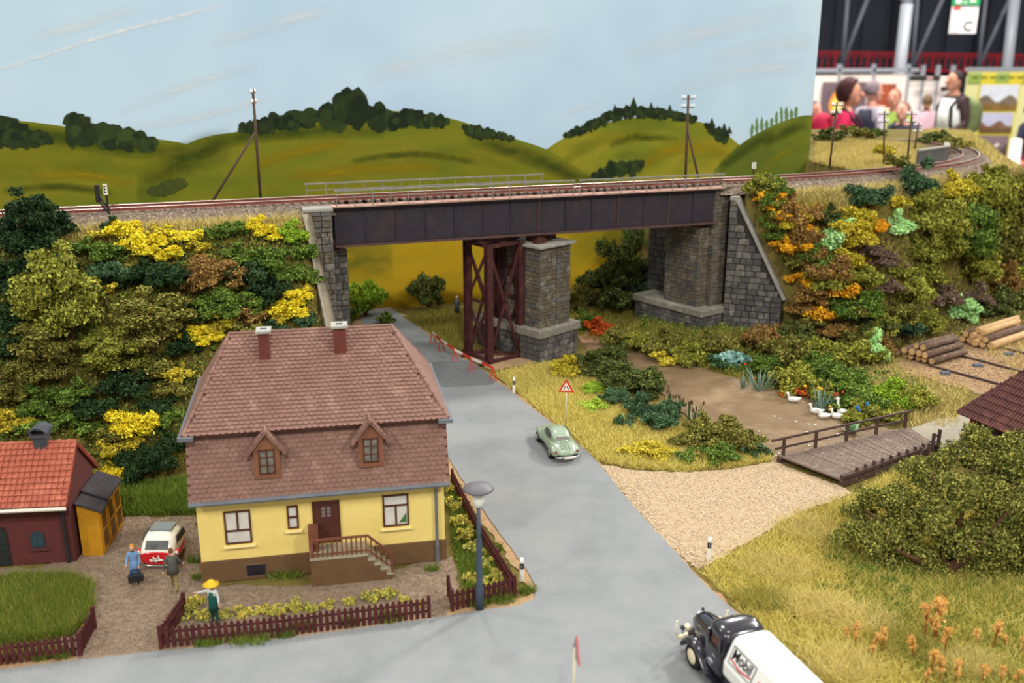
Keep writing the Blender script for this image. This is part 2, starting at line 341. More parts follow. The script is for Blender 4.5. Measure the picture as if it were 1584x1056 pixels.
stroke([(-20, 114), (80, 82), (180, 50), (290, 22), (350, 6)], 5, 'painted_contrail', M_trail, 0.02)
for pts, w in [([(180, 175), (290, 132), (400, 100)], 12), ([(200, 200), (330, 176), (420, 150)], 10), ([(875, 176), (905, 165), (935, 158)], 6), ([(960, 90), (1100, 46), (1230, 20)], 22), ([(1040, 140), (1140, 112), (1250, 100)], 16), ([(320, 70), (430, 36), (520, 10)], 16), ([(560, 120), (700, 80), (860, 60)], 26), ([(40, 60), (120, 40), (220, 10)], 14), ([(1100, 90), (1190, 70), (1262, 60)], 18)]:
    stroke(pts, w, 'painted_cloud', M_cloud, 0.015)
M_ptree = mat('painted_foliage', (30, 40, 28), 0.75, (44, 56, 32), 1, 2, 0, None, 0.08, c3=(60, 76, 38), island=True)
def painted_trees(chain, off, m=M_ptree, pile=7):
    mb = MB(); k = 0
    for (x0, y0, r0), (x1, y1, r1) in zip(chain[:-1], chain[1:]):
        n = max(2, int(math.hypot(x1 - x0, y1 - y0) / (0.30 * (r0 + r1))))
        for i in range(n):
            t = i / n
            for j in range(pile):
                r = (r0 + (r1 - r0) * t); q = r * random.uniform(0.25, 0.6)
                a = random.uniform(0, 2 * math.pi); w = random.uniform(0, 1) ** 0.5 * (r - q * 0.6)
                cx, cy = x0 + (x1 - x0) * t + w * math.cos(a), y0 + (y1 - y0) * t + w * math.sin(a) * 0.95
                c = BD(cx, cy); rr = q * 0.075
                pts = [(c[0] + rr * random.uniform(0.7, 1.15) * math.cos(b * math.pi / 4.5), c[1] + rr * random.uniform(0.7, 1.15) * math.sin(b * math.pi / 4.5)) for b in range(9)]
                mb.vprism(pts, -off - 0.0006 * (k % 60), -off + 0.03); k += 1
    mb.obj('painted_trees', m, back)
painted_trees([(0, 205, 26), (20, 210, 22), (45, 216, 14), (78, 212, 10)], 0.10)
painted_trees([(122, 190, 18), (120, 212, 18), (150, 208, 17), (190, 214, 18), (215, 220, 16), (243, 224, 9)], 0.10)
painted_trees([(236, 296, 8), (262, 290, 11), (290, 280, 7)], 0.10, mat('painted_foliage_olive', (62, 70, 34), 0.75, (76, 84, 38), 1, 2, 0, None, 0.08, island=True))
painted_trees([(378, 198, 10), (405, 192, 14), (450, 184, 18), (490, 186, 18), (520, 172, 26), (545, 165, 27), (575, 178, 22), (615, 184, 18), (660, 186, 14), (690, 190, 10)], 0.10)
painted_trees([(720, 200, 9), (745, 206, 11), (775, 210, 7), (795, 216, 5)], 0.10)
painted_trees([(876, 210, 6), (905, 198, 9), (945, 180, 10), (980, 172, 11), (1020, 176, 9), (1060, 182, 8), (1078, 184, 7)], 0.08)
painted_trees([(1094, 195, 6), (1112, 208, 11), (1130, 220, 9)], 0.08)
painted_trees([(922, 272, 8), (945, 262, 14), (975, 260, 14), (996, 250, 5)], 0.10)
M_fir = mat('painted_conifer', (40, 52, 34), 0.75, (54, 66, 38), 1, 2, 0, None, 0.08, island=True)
mb = MB()
for px, py, h in [(951, 168, 14), (980, 160, 20), (1007, 166, 16), (1017, 170, 13), (1036, 170, 17), (1101, 188, 12), (1120, 196, 12), (1128, 200, 10)]:
    for k in range(4):
        w = h * (0.14 + 0.11 * k); y0 = py - h / 2 + h * 0.22 * k
        mb.vprism([BD(px - w, y0 + h * 0.4), BD(px + w, y0 + h * 0.4), BD(px, y0)], -0.09 - 0.001 * k, 0.0)
mb.obj('painted_conifers', M_fir, back)
M_pop = mat('painted_poplar', (92, 122, 72), 0.75, (112, 140, 84), 1, 2, 0, None, 0.08, island=True)
for i in range(10):
    px, yb = 1163 + i * 7.6, 210 - i * 3.4; h = 19 + 6 * math.sin(i * 1.3); mb = MB()
    for j in range(9):
        t = j / 8; w = 2.6 * math.sin(math.pi * (0.15 + 0.8 * t)) * random.uniform(0.7, 1.2); c = BD(px + random.uniform(-0.6, 0.6), yb - h * t); rr = w * 0.075
        mb.vprism([(c[0] + rr * math.cos(b * 1.05), c[1] + rr * 1.5 * math.sin(b * 1.05)) for b in range(6)], -0.08 - 0.0007 * j, 0.0)
    mb.obj('painted_poplar', M_pop, back)

# ------------------------------------------------------------------ stone work
M_stone = mat('grey_stone', (118, 114, 108), 0.9, (98, 95, 90), 1.2, 5, 0.5, 8, 0.1, c3=(140, 135, 126))
M_stone2 = mat('brownish_stone', (110, 102, 88), 0.9, (92, 84, 72), 1.2, 5, 0.5, 8, 0.1, c3=(134, 124, 106))
M_stone3 = mat('blue_grey_stone', (94, 92, 90), 0.9, (78, 76, 75), 1.2, 5, 0.5, 8, 0.1, c3=(112, 108, 104))
M_mortar = mat('dark_mortar', (58, 54, 50), 0.95, (48, 45, 42), 2, 4)
M_cap = mat('light_capstone', (158, 156, 148), 0.85, (140, 136, 128), 1.0, 5, 0.2, 8, 0.15)
_u = MB().box(-0.5, 0.5, -0.5, 0.5, -0.5, 0.5)
def unit_stone(m):
    v = []
    for sx in (-1, 1):
        for sz in (-1, 1): v.append((sx * 0.5, 0.5, sz * 0.5))
    b = MB(); k = 0.43
    b.add([(-.5, .5, -.5), (.5, .5, -.5), (.5, .5, .5), (-.5, .5, .5), (-.5, -.3, -.5), (.5, -.3, -.5), (.5, -.3, .5), (-.5, -.3, .5), (-k, -.5, -k), (k, -.5, -k), (k, -.5, k), (-k, -.5, k)],
          [(0, 1, 5, 4), (1, 2, 6, 5), (2, 3, 7, 6), (3, 0, 4, 7), (4, 5, 9, 8), (5, 6, 10, 9), (6, 7, 11, 10), (7, 4, 8, 11), (8, 9, 10, 11)])
    return b.mesh('stone', m)
STONE = {n: unit_stone(m) for n, m in (('a', M_stone), ('b', M_stone2), ('c', M_stone3))}
def stones(parent, o, ang, w, z0, z1, row, wr, kinds='aab', top=None, gap=0.05, thick=0.16, jit=0.3, bottom=None):
    """ashlar on the upright face that starts at o and runs along ang (parent's own axes); outward is to the right of ang"""
    z = z0; ca, sa = math.cos(ang), math.sin(ang)
    while z < z1 - 0.1:
        h = min(row * random.uniform(1 - jit, 1 + jit), z1 - z)
        if z1 - z - h < row * 0.4: h = z1 - z
        u = 0
        while u < w - 0.02:
            l = min(random.uniform(*wr), w - u)
            if w - u - l < wr[0] * 0.5: l = w - u
            uc, zc = u + l / 2, z + h / 2
            if (top is None or zc + h * 0.3 < top(uc)) and (bottom is None or zc > bottom(uc)):
                st = link('stone', STONE[random.choice(kinds)], parent)
                pr = random.uniform(0.02, 0.07)
                st.location = ((o[0] + uc * ca + (pr - thick / 2) * sa) * S, (o[1] + uc * sa - (pr - thick / 2) * ca) * S, zc * S)
                st.rotation_euler[2] = ang; st.scale = (l - gap, thick, h - gap)
            u += l
        z += h

# left abutment, standing at the end of the planted embankment
la = thing('bridge_abutment', 'grey stone bridge abutment at the end of the planted embankment', 'abutment', (-15.45, 72.45, 0), 0.33)
MB().box(0.05, 1.65, 0.05, 3.2, 0, 13.75).obj('core', M_mortar, la)
stones(la, (0, 0), 0, 1.72, 3.0, 13.75, 0.46, (0.45, 1.1), 'aab')
stones(la, (1.7, 0), math.pi / 2, 2.4, 3.0, 13.75, 0.5, (0.6, 1.2), 'a')
MB().prism([(-0.45, -0.1), (1.85, -0.1), (1.85, 2.6), (-0.25, 2.6)], 13.75, 13.98).obj('coping', M_cap, la, bevel=0.03)
MB().box(1.7, 3.0, 2.0, 7.0, 0, 10.2).obj('core', M_mortar, la)
stones(la, (1.7, 1.95), 0, 1.35, 3.0, 10.2, 0.55, (0.45, 0.9), 'ac')
stones(la, (3.05, 1.95), math.pi / 2, 3, 3.0, 10.2, 0.55, (0.6, 1.2), 'c')
MB().box(1.7, 3.1, 1.9, 6.8, 10.2, 10.32).obj('bearing_slab', M_stone2, la)
mb = MB(); mb.vprism([(1.75, 10.8), (3.0, 10.8), (2.4, 10.32), (1.75, 10.32)], 2.2, 5.2); mb.obj('bearing', mat('rust_brown', (86, 48, 40), 0.8, (70, 38, 34), 2, 4), la)
mb = MB(); q = [(0.0, 0.1), (0.1, -0.9), (0.75, -15.5), (-0.1, -15.6), (-0.5, -0.9), (-0.55, 0.3)]
mb.add([(*p, 0) for p in q] + [(p[0], p[1], z) for p, z in zip(q, (13.75, 13.5, 0.9, 0.9, 13.5, 13.75))], [tuple(range(6))[::-1], (6, 7, 8, 9), (6, 9, 10, 11)] + [(i, (i + 1) % 6, 6 + (i + 1) % 6, 6 + i) for i in range(6)])
mb.obj('wing_wall', mat('concrete_wing', (150, 142, 124), 0.9, (128, 118, 98), 0.8, 5, 0.3, 6), la)

# the pier in the middle (skewed against the railway), front corner at its base
PA = math.radians(44.5)
pr_ = thing('bridge_pier', 'tall stone bridge pier on a wider plinth beside the rust-red trestle', 'pier', (2.38, 77.9, 0), PA)
MB().box(0.08, 4.6, 0.08, 8.0, 0, 2.15).obj('plinth_core', M_mortar, pr_)
stones(pr_, (0, 0), 0, 4.7, 0, 2.15, 0.5, (0.7, 1.0), 'ac', jit=0.08)
stones(pr_, (0, 5.0), -math.pi / 2, 5.0, 0, 2.15, 0.5, (0.7, 1.0), 'cc', jit=0.08)
MB().box(-0.22, 4.95, -0.22, 8.2, 2.15, 2.85).obj('plinth_coping', mat('weathered_slab', (146, 144, 132), 0.9, (120, 116, 104), 0.9, 6, 0.4, 7, c3=(158, 154, 142)), pr_, bevel=0.08)
MB().box(0.58, 4.15, 0.58, 7.5, 2.85, 9.75).obj('shaft_core', M_mortar, pr_)
stones(pr_, (0.5, 0.5), 0, 1.95, 2.85, 9.75, 0.36, (0.4, 0.95), 'bbba', gap=0.035, thick=0.12)
stones(pr_, (2.5, 0.5), 0, 1.72, 2.85, 9.75, 0.36, (0.4, 0.95), 'bbba', gap=0.035, thick=0.12)
stones(pr_, (0.5, 4.6), -math.pi / 2, 4.1, 2.85, 9.75, 0.36, (0.5, 1.1), 'bcb', gap=0.04, thick=0.12)
MB().box(0.15, 4.6, 0.15, 7.8, 9.75, 9.98).obj('cap_slab', M_cap, pr_, bevel=0.04)
M_rust = MATS['rust_brown']
for a, b in ((0.9, 1.2), (1.6, 2.6), (2.9, 2.0), (3.4, 3.4)):
    MB().box(a, a + 1.1, b, b + 0.7, 9.98, 10.38).box(a + 0.15, a + 0.95, b + 0.1, b + 0.6, 10.38, 10.66).obj('bearing', M_rust, pr_, bevel=0.03)

# right abutment on its ledge, with the sloping wing wall
ra = thing('bridge_abutment', 'stone bridge abutment on a ledge beside the sloping wing wall', 'abutment', (17.1, 83.6, 0), PA - 0.12)
MB().box(0.08, 4.5, 0.08, 8.4, 0, 2.45).obj('plinth_core', M_mortar, ra)
stones(ra, (0, 0), 0, 4.4, 0.6, 2.5, 0.36, (0.6, 1.0), 'ca', jit=0.1, gap=0.04)
stones(ra, (0, 8.4), -math.pi / 2, 8.4, 0.6, 2.5, 0.36, (0.6, 1.0), 'cca', jit=0.1, gap=0.04)
MB().box(-0.25, 4.5, -0.25, 8.6, 2.5, 3.15).obj('plinth_coping', MATS['weathered_slab'], ra, bevel=0.1)
MB().box(0.6, 2.4, 1.2, 5.2, 3.15, 10.2).obj('shaft_core', M_mortar, ra)
stones(ra, (0.55, 5.2), -math.pi / 2, 4.1, 3.15, 10.2, 0.34, (0.4, 0.9), 'bbc', gap=0.035, thick=0.12)
stones(ra, (0.55, 1.15), 0, 1.2, 3.15, 10.2, 0.36, (0.4, 0.8), 'b', gap=0.035, thick=0.12)
MB().box(0.5, 1.9, 1.05, 5.3, 10.2, 10.36).obj('bearing_slab', M_stone2, ra)
MB().box(0.8, 1.7, 1.5, 3.2, 10.36, 10.75).obj('bearing', M_rust, ra, bevel=0.04)
MB().box(1.85, 4.3, 0.68, 6.0, 3.15, 13.7).obj('pillar_core', M_mortar, ra)
stones(ra, (1.8, 0.62), 0, 1.75, 3.15, 13.7, 0.36, (0.4, 0.85), 'bba', gap=0.035, thick=0.12)
stones(ra, (1.8, 4.3), -math.pi / 2, 3.7, 3.15, 13.7, 0.34, (0.4, 0.9), 'bcb', gap=0.035, thick=0.12)
MB().box(1.7, 4.3, 0.5, 5.0, 13.7, 13.95).obj('coping', M_stone2, ra, bevel=0.04)
ww = thing('wing_wall', 'dark coursed stone wing wall with a sloping concrete top', 'wall', (19.4, 85.1, 0), -0.38)
slope = lambda u: 13.2 - u * 1.75 if u > 0.5 else 13.3
mb = MB(); mb.vprism([(0, 0), (5.2, 0), (5.2, 4.2), (0.5, 12.9), (0, 12.9)], 0.1, 0.9); mb.obj('core', M_mortar, ww)
stones(ww, (0, 0), 0, 5.1, 0.6, 12.9, 0.55, (0.5, 1.0), 'cca', top=slope, gap=0.06, jit=0.15)
mb = MB(); mb.vprism([(0.0, 12.9), (0.5, 12.9), (5.2, 4.2), (5.5, 4.3), (0.7, 13.2), (0, 13.2)], -0.12, 0.95); mb.obj('coping', M_cap, ww)
w2 = thing('wing_wall', 'dark stone wing wall behind the trees under the girder', 'wall', (13.4, 92.6, 0), 2.35)
mb = MB(); mb.vprism([(-5.5, 0), (0, 0), (0, 13), (-2.0, 13), (-5.5, 7)], -0.9, -0.1); mb.obj('core', M_mortar, w2)
stones(w2, (0, 0), math.pi, 5.4, 3, 12.8, 0.6, (0.6, 1.0), 'c', top=lambda u: 12.9 - max(0, u - 2) * 1.7, gap=0.06, jit=0.15)

# steel trestle
M_oxide = mat('oxide_red_steel', (82, 40, 40), 0.7, (62, 32, 34), 1.2, 4, 0.1, 6, 0.3, c3=(96, 50, 46))
tr = thing('steel_trestle', 'dark rust-red steel trestle tower under the bridge girder', 'trestle', (-1.95, 77.75, 0), math.radians(38))
w, dd, h = 3.35, 3.0, 10.25
legs = [(0, 0), (w, 0), (w, dd), (0, dd)]
for x, y in legs:
    b = MB(); b.box(x - 0.28, x + 0.28, y - 0.28, y - 0.2, 0, h).box(x - 0.28, x + 0.28, y + 0.2, y + 0.28, 0, h).box(x - 0.06, x + 0.06, y - 0.24, y + 0.24, 0, h); b.obj('leg', M_oxide, tr)
for i in range(4):
    a, c = legs[i], legs[(i + 1) % 4]
    for z0, z1 in ((0.25, 5.2), (5.2, 10.0)) if i % 2 else ((0.25, 10.0),):
        MB().bar((*a, z0), (*c, z1), 0.09, 0.26).obj('brace', M_oxide, tr); MB().bar((*a, z1), (*c, z0), 0.09, 0.26).obj('brace', M_oxide, tr)
    if i % 2: MB().bar((*a, 5.2), (*c, 5.2), 0.12, 0.24).obj('crossbar', M_oxide, tr)
    MB().bar((*a, h - 0.15), (*c, h - 0.15), 0.24, 0.3).obj('top_beam', M_oxide, tr)
MB().bar((-1.0, -0.1, 0.15), (w + 0.9, -0.1, 0.15), 0.36, 0.26).obj('ground_beam', M_oxide, tr)
MB().bar((-0.8, dd, 0.15), (w + 0.8, dd, 0.15), 0.36, 0.26).obj('ground_beam', M_oxide, tr)
MB().bar((0, -0.5, 0.3), (0, dd + 0.9, 0.3), 0.3, 0.22).obj('ground_beam', M_oxide, tr)
MB().bar((w, 0, 0.3), (0, dd, 0.3), 0.2, 0.2).obj('ground_beam', M_oxide, tr)
MB().box(-0.4, w + 0.4, 0.6, 1.1, h, h + 0.28).box(-0.4, w + 0.4, 2.0, 2.5, h, h + 0.28).obj('bearing_beam', M_oxide, tr)
MB().box(0.3, 1.2, 0.6, 2.4, h + 0.28, 10.74).obj('bearing', M_rust, tr)

# ------------------------------------------------------------------ girder bridge (local x runs along the railway, y to the back)
O0 = xy(0, 0)
M_girder = mat('girder_paint', (56, 50, 57), 0.65, (48, 43, 51), 0.5, 5, 0.1, 6, 0.25, c3=(63, 51, 53))
M_seam = mat('girder_rust_edge', (92, 66, 60), 0.7, (74, 56, 56), 1.5, 4)
M_deck = mat('dusty_deck', (178, 142, 128), 0.85, (156, 122, 108), 1.0, 5, 0.2, 8, c3=(196, 162, 146))
M_rail = mat('rusty_rail', (132, 72, 54), 0.6, (108, 58, 46), 1.5, 4, 0, None, 0.4)
M_shiny = mat('rail_head_steel', (206, 196, 186), 0.3, metal=0.7)
M_sleep = mat('grey_sleeper', (142, 126, 114), 0.9, (112, 96, 88), 1.5, 5)
M_hand = mat('grey_handrail', (142, 138, 130), 0.55, (122, 117, 110), 2, 3, spec=0.4)
gb = thing('girder_bridge', 'long dark plate girder railway bridge spanning road and pond', 'bridge', (O0[0], O0[1], 0), ANG)
s0, s1 = -17.1, 17.0
npan = 14
for y0, nm in ((0.0, 'front'), (4.2, 'rear')):
    for i in range(npan):
        a, b = s0 + (s1 - s0) * i / npan, s0 + (s1 - s0) * (i + 1) / npan
        MB().box(a + 0.03, b - 0.03, y0 + 0.06, y0 + 0.3, 10.95, 13.75).obj('web_panel', M_girder, gb)
        MB().box(b - 0.05, b + 0.05, y0 - 0.04, y0 + 0.1, 10.9, 13.72).obj('stiffener', M_seam if i in (6, 9, 11) else M_girder, gb)
    MB().box(s0, s1, y0 - 0.22, y0 + 0.55, 10.75, 10.92).obj('bottom_flange', M_seam, gb)
    MB().box(s0, s1, y0 - 0.28, y0 + 0.55, 13.75, 13.9).obj('top_flange', M_girder, gb)
for i in range(9):
    x = s0 + 1 + (s1 - s0 - 2) * i / 8; MB().box(x - 0.15, x + 0.15, 0.3, 4.2, 12.4, 13.75).obj('cross_beam', M_girder, gb)
MB().box(s0 - 0.2, s1 + 0.5, -0.45, 0.75, 13.9, 14.0).obj('walkway', M_deck, gb)
MB().box(s0 - 2.6, s1 + 0.5, 3.75, 4.9, 14.0, 14.12).obj('walkway', M_deck, gb)
def railing(y, a, b, n, name='railing'):
    r = MB().bar((a - 0.12, y, 15.2), (b + 0.12, y, 15.2), 0.12, 0.11).obj(name, M_hand, gb)
    MB().bar((a, y, 14.68), (b, y, 14.68), 0.07, 0.07).obj('middle_rail', M_hand, r)
    for i in range(n + 1):
        x = a + (b - a) * i / n; MB().bar((x, y, 13.95), (x, y, 15.2), 0.08, 0.06).obj('post', M_hand, r)
railing(-0.35, s0 + 0.2, 2.9, 14); railing(-0.35, 3.5, s1 + 0.2, 11)
railing(4.7, s0 - 1.4, 2.0, 13)

# ------------------------------------------------------------------ ballast, sleepers and rails
M_ball = mat('ballast', (150, 134, 118), 0.95, (112, 98, 86), 2.4, 8, 0.9, 9, 0.05, c3=(174, 160, 142))
path = [xy(-66, 2.4), xy(-40, 2.4), xy(-17, 2.4), xy(0, 2.4), xy(17, 2.4), xy(28, 2.45)]
for p in [(1400, 260), (1445, 255.5), (1478, 250.5), (1500, 243), (1499, 234), (1478, 226), (1445, 220), (1400, 216), (1330, 213.5)]: path.append(G(p[0], p[1], 14.35))
path = smooth_line(path, 14)
P2 = np.array(path); seg = np.hypot(*np.diff(P2, axis=0).T); cum = np.concatenate([[0], np.cumsum(seg)])
def on_track(l, off=0.0):
    i = int(np.clip(np.searchsorted(cum, l) - 1, 0, len(seg) - 1)); t = (l - cum[i]) / seg[i]; d = (P2[i + 1] - P2[i]) / seg[i]
    p = P2[i] + (P2[i + 1] - P2[i]) * t; return p[0] - d[1] * off, p[1] + d[0] * off, math.atan2(d[1], d[0])
def strip(offs_z, l0, l1, name, m, parent=None, step=0.6):
    n = max(2, int((l1 - l0) / step)); rings = []
    for i in range(n + 1):
        l = l0 + (l1 - l0) * i / n; rings.append([(*on_track(l, o)[:2], z) for o, z in offs_z])
    return MB().loft(rings).obj(name, m, parent)
def l_at(s): return float(np.interp(s, [sd(*p)[0] for p in path[:85]], cum[:85]))
LB0, LB1, LEND = l_at(-17.0), l_at(17.2), cum[-1]
bal = [(-2.6, 13.3), (2.6, 13.3), (1.7, 14.02), (-1.7, 14.02)]
for a, b, lb in ((0, LB0, 'grey brown ballast bed running over the planted embankment to the bridge'), (LB1, LEND, 'grey brown ballast bed curving away beyond the bridge')):
    o = strip(bal[::-1], a, b, 'ballast_bed', M_ball); tag(o, lb, 'ballast', kind='stuff')
vv, ff = [], []
OCT_F = [(0, 1, 4), (1, 2, 4), (2, 3, 4), (3, 0, 4), (1, 0, 5), (2, 1, 5), (3, 2, 5), (0, 3, 5)]
def pebbles(P, r0, r1):
    n = len(P); r = RNG.uniform(r0, r1, n)[:, None, None]; base = np.array([(1, 0, 0), (0, 1, 0), (-1, 0, 0), (0, -1, 0), (0, 0, .7), (0, 0, -.7)], float)[None]
    V = P[:, None] + base * r * RNG.uniform(0.6, 1.3, (n, 6, 1)); a = RNG.uniform(0, 6.28, n)
    F = (np.arange(n) * 6)[:, None, None] + np.array(OCT_F)[None]
    return V.reshape(-1, 3), F.reshape(-1, 3)
pts = []
for k in range(7000):
    l = random.uniform(0, LEND * 0.80)
    if LB0 - 0.2 < l < LB1: continue
    o = random.choice([random.uniform(-2.5, -0.95), random.uniform(-2.5, -0.95), random.uniform(-0.8, 0.8), random.uniform(0.95, 2.2)])
    x, y, _ = on_track(l, o); pts.append((x, y, 14.04 if abs(o) < 1.7 else 14.04 - (abs(o) - 1.7) * 0.8))
V, F3 = pebbles(np.array(pts), 0.05, 0.13)
M_bstone = mat('ballast_stones', (120, 104, 92), 0.95, (164, 148, 132), 1, 2, 0, None, 0.1, c3=(94, 80, 72), island=True)
tag(link('ballast_stones', fastmesh('ballast_stones', V, F3, M_bstone)), 'loose brown-grey ballast stones along the railway line', 'ballast', kind='stuff')
tk = thing('railway_track', 'rusty single railway track crossing the bridge and curving away', 'railway', (0, 0, 0))
sl = MB().box(-0.14, 0.14, -1.45, 1.45, -0.11, 0.09).mesh('sleeper', M_sleep); nsl = 0
l = 8.0
while l < LEND - 2 and nsl < 290:
    x, y, a = on_track(l); o = link('sleeper', sl, tk, (x, y, 14.1), a); l += 0.72; nsl += 1
for off in (-0.85, 0.85):
    r = strip([(off - 0.09, 14.18), (off + 0.09, 14.18), (off + 0.03, 14.24), (off + 0.05, 14.42), (off - 0.05, 14.42), (off - 0.03, 14.24)][::-1], 0, LEND, 'rail', M_rail, tk)
    strip([(off - 0.05, 14.42), (off + 0.05, 14.42), (off + 0.04, 14.445), (off - 0.04, 14.445)][::-1], 0, LEND, 'rail_head', M_shiny, r)
# ------------------------------------------------------------------ tiled roofs
CAMP = np.array([0, 0, CAMH])
def tile_roof(parent, faces, tw, th, m, keep=300, thick=0.035, shape='tail', wl=1.5, stagger=True):
    """faces: (origin, across, upslope, width, height, inset_left, inset_right) in the parent's own axes; insets shrink the row towards the top"""
    T = []
    for o, ux, uy, w, h, il, ir in faces:
        o, ux, uy = Vector(o), Vector(ux).normalized(), Vector(uy).normalized(); n = ux.cross(uy)
        rows = int(round(h / th)); rh = h / rows; cols = int(round(w / tw)); cw = w / cols
        for r in range(rows):
            t = (r + 0.35) / rows; off = 0.5 * (r % 2) if stagger else 0
            for c in range(-1, cols + 1):
                u = (c + 0.5 + off) * cw
                if u < il * t + cw * 0.3 or u > w - ir * t - cw * 0.3: continue
                T.append((o + ux * u + uy * (r * rh) + n * 0.0, ux, uy, n, cw, rh))
    def one(mb, cw, rh):
        if shape == 'tail':
            pts = [(-0.49, 0.30), (-0.38, 0.10), (-0.16, -0.02), (0.16, -0.02), (0.38, 0.10), (0.49, 0.30), (0.49, wl), (-0.49, wl)]
        else:
            pts = [(-0.49, -0.02), (0.2, -0.02), (0.32, -0.02), (0.49, -0.02), (0.49, wl), (-0.49, wl)]
        lift = lambda y: 0.075 * (1 - y / wl) + 0.01
        hump = (lambda x: 0.05 if 0.15 < x < 0.5 else 0) if shape != 'tail' else (lambda x: 0)
        n = len(pts); v = [(x * cw, y * rh, lift(y) + thick + hump(x)) for x, y in pts] + [(x * cw, y * rh, lift(y) - 0.01) for x, y in pts]
        mb.add(v, [list(range(n))] + [[i, n + i, n + (i + 1) % n, (i + 1) % n] for i in range(n)])
        return mb
    Mw = parent.matrix_basis
    def dist(t): return (Mw @ (t[0] * S) / S - Vector(CAMP)).length
    T.sort(key=dist)
    cache = {}
    for o, ux, uy, n, cw, rh in T[:keep]:
        k = (round(cw, 4), round(rh, 4))
        if k not in cache: cache[k] = one(MB(), cw, rh).mesh('roof_tile', m)
        t = link('roof_tile', cache[k], parent)
        j = random.uniform(-0.03, 0.03)
        R = Matrix((ux, uy, n)).transposed().to_4x4() @ Matrix.Rotation(j, 4, 'Z'); R.translation = o * S; t.matrix_basis = R
    rest = MB()
    for o, ux, uy, n, cw, rh in T[keep:]:
        tmp = one(MB(), cw, rh); j = random.uniform(-0.03, 0.03); cj, sj = math.cos(j), math.sin(j)
        rest.add([o + ux * (x * cj - y * sj) + uy * (x * sj + y * cj) + n * z for x, y, z in tmp.v], tmp.f)
    if rest.v: ob = rest.obj('roof_tiles', m, parent); ob['kind'] = 'stuff'

# ------------------------------------------------------------------ the yellow house
HX, HY, HA = -15.31, 42.14, math.atan2(2.36, 11.85)
HL, HD = 12.08, 9.4
M_yel = mat('cream_yellow_render', (238, 214, 130), 0.85, (230, 204, 118), 1.0, 4, 0.15, 20, 0.15)
M_plin = mat('brown_plinth', (112, 84, 56), 0.85, (102, 76, 50), 1.0, 4, 0.15, 20)
M_wood = mat('dark_brown_wood', (86, 46, 36), 0.6, (76, 40, 32), 1.2, 3)
M_wood2 = mat('red_brown_wood', (122, 74, 54), 0.65, (108, 64, 48), 1.2, 3)
M_tile = mat('dusty_rose_tile', (134, 101, 88), 0.7, (122, 90, 78), 1.2, 5, 0.1, 10, 0.3, c3=(146, 113, 99))
M_tileb = mat('tile_underside', (120, 72, 62), 0.85, (108, 64, 56), 1.2, 3)
M_zinc = mat('zinc_gutter', (108, 112, 118), 0.5, (96, 100, 106), 1.0, 3, spec=0.5)
M_curt = mat('curtained_glass', (196, 192, 182), 0.3, (216, 212, 202), 1.6, 4, spec=0.6)
M_dark = mat('dark_glass', (34, 32, 44), 0.15, spec=0.6)
M_brick = mat('chimney_brick', (112, 58, 50), 0.85, (96, 50, 44), 2.2, 4, 0.2, 10)
M_white = mat('off_white_paint', (224, 220, 206), 0.6, spec=0.3)
hs = thing('house', 'cream yellow house with a two-stage red tiled roof and two dormers', 'house', (HX, HY, 0), HA)
MB().box(0, HL, 0, HD, 1.15, 4.6).obj('wall', M_yel, hs)
MB().box(-0.07, HL + 0.07, -0.07, HD + 0.07, 0, 1.18).obj('plinth', M_plin, hs, bevel=0.03)
def hu(px, py): return onplane(px, py, HX, HY, HA)
def window(cpx, panes, sill=True, fr=M_wood, parent=hs):
    (u0, z1), (u1, z0) = hu(cpx[0], cpx[1]), hu(cpx[2], cpx[3])
    w = MB(); t = 0.09
    w.box(u0, u0 + t, -0.06, 0.02, z0, z1).box(u1 - t, u1, -0.06, 0.02, z0, z1).box(u0 + t, u1 - t, -0.06, 0.02, z0, z0 + t).box(u0 + t, u1 - t, -0.06, 0.02, z1 - t, z1)
    if panes == 'T':   zm = z0 + (z1 - z0) * 0.40; um = (u0 + u1) / 2; bars = [(u0, u1, zm - .05, zm + .05), (um - .05, um + .05, zm, z1)]; P = [(u0, um, zm, z1), (um, u1, zm, z1), (u0, u1, z0, zm)]
    elif panes == 'B': zm = z0 + (z1 - z0) * 0.66; um = (u0 + u1) / 2; bars = [(u0, u1, zm - .05, zm + .05), (um - .05, um + .05, z0, zm)]; P = [(u0, um, z0, zm), (um, u1, z0, zm), (u0, u1, zm, z1)]
    else:              zm = (z0 + z1) / 2; bars = [(u0, u1, zm - .06, zm + .06)]; P = [(u0, u1, z0, zm), (u0, u1, zm, z1)]
    for a, b, c, d in bars: w.box(a + t * 0.9, b - t * 0.9, -0.05, 0.02, c, d) if b - a > 0.2 else w.box(a, b, -0.05, 0.02, c, d)
    fo = w.obj('window', fr, parent)
    for a, b, c, d in P: MB().box(a + 0.05, b - 0.05, -0.018, 0.015, c + 0.05, d - 0.05).obj('pane', M_curt, fo)
    if sill: MB().box(u0 - 0.12, u1 + 0.14, -0.16, 0.02, z0 - 0.2, z0 - 0.1).obj('sill', mat('pale_yellow_sill', (240, 222, 150), 0.8), fo, bevel=0.02)
    return u0, u1, z0, z1
window((345, 791, 391, 838), 'T'); window((443, 782, 463, 816), 'H'); window((591, 766, 633, 811), 'B')
cu = hu(627, 806); MB().vprism([(cu[0] - 0.32, cu[1] - 0.02), (cu[0] + 0.06, cu[1] - 0.02), (cu[0] + 0.06, cu[1] + 0.5)], -0.03, -0.01).obj('green_plant', mat('plant_green', (70, 110, 60), 0.8), hs)
(du0, dz1), (du1, dz0) = hu(483, 777), hu(528, 846)
dz0 = 1.62
do = MB().box(du0, du1, -0.05, 0.03, dz0, dz1).obj('door', M_wood, hs)
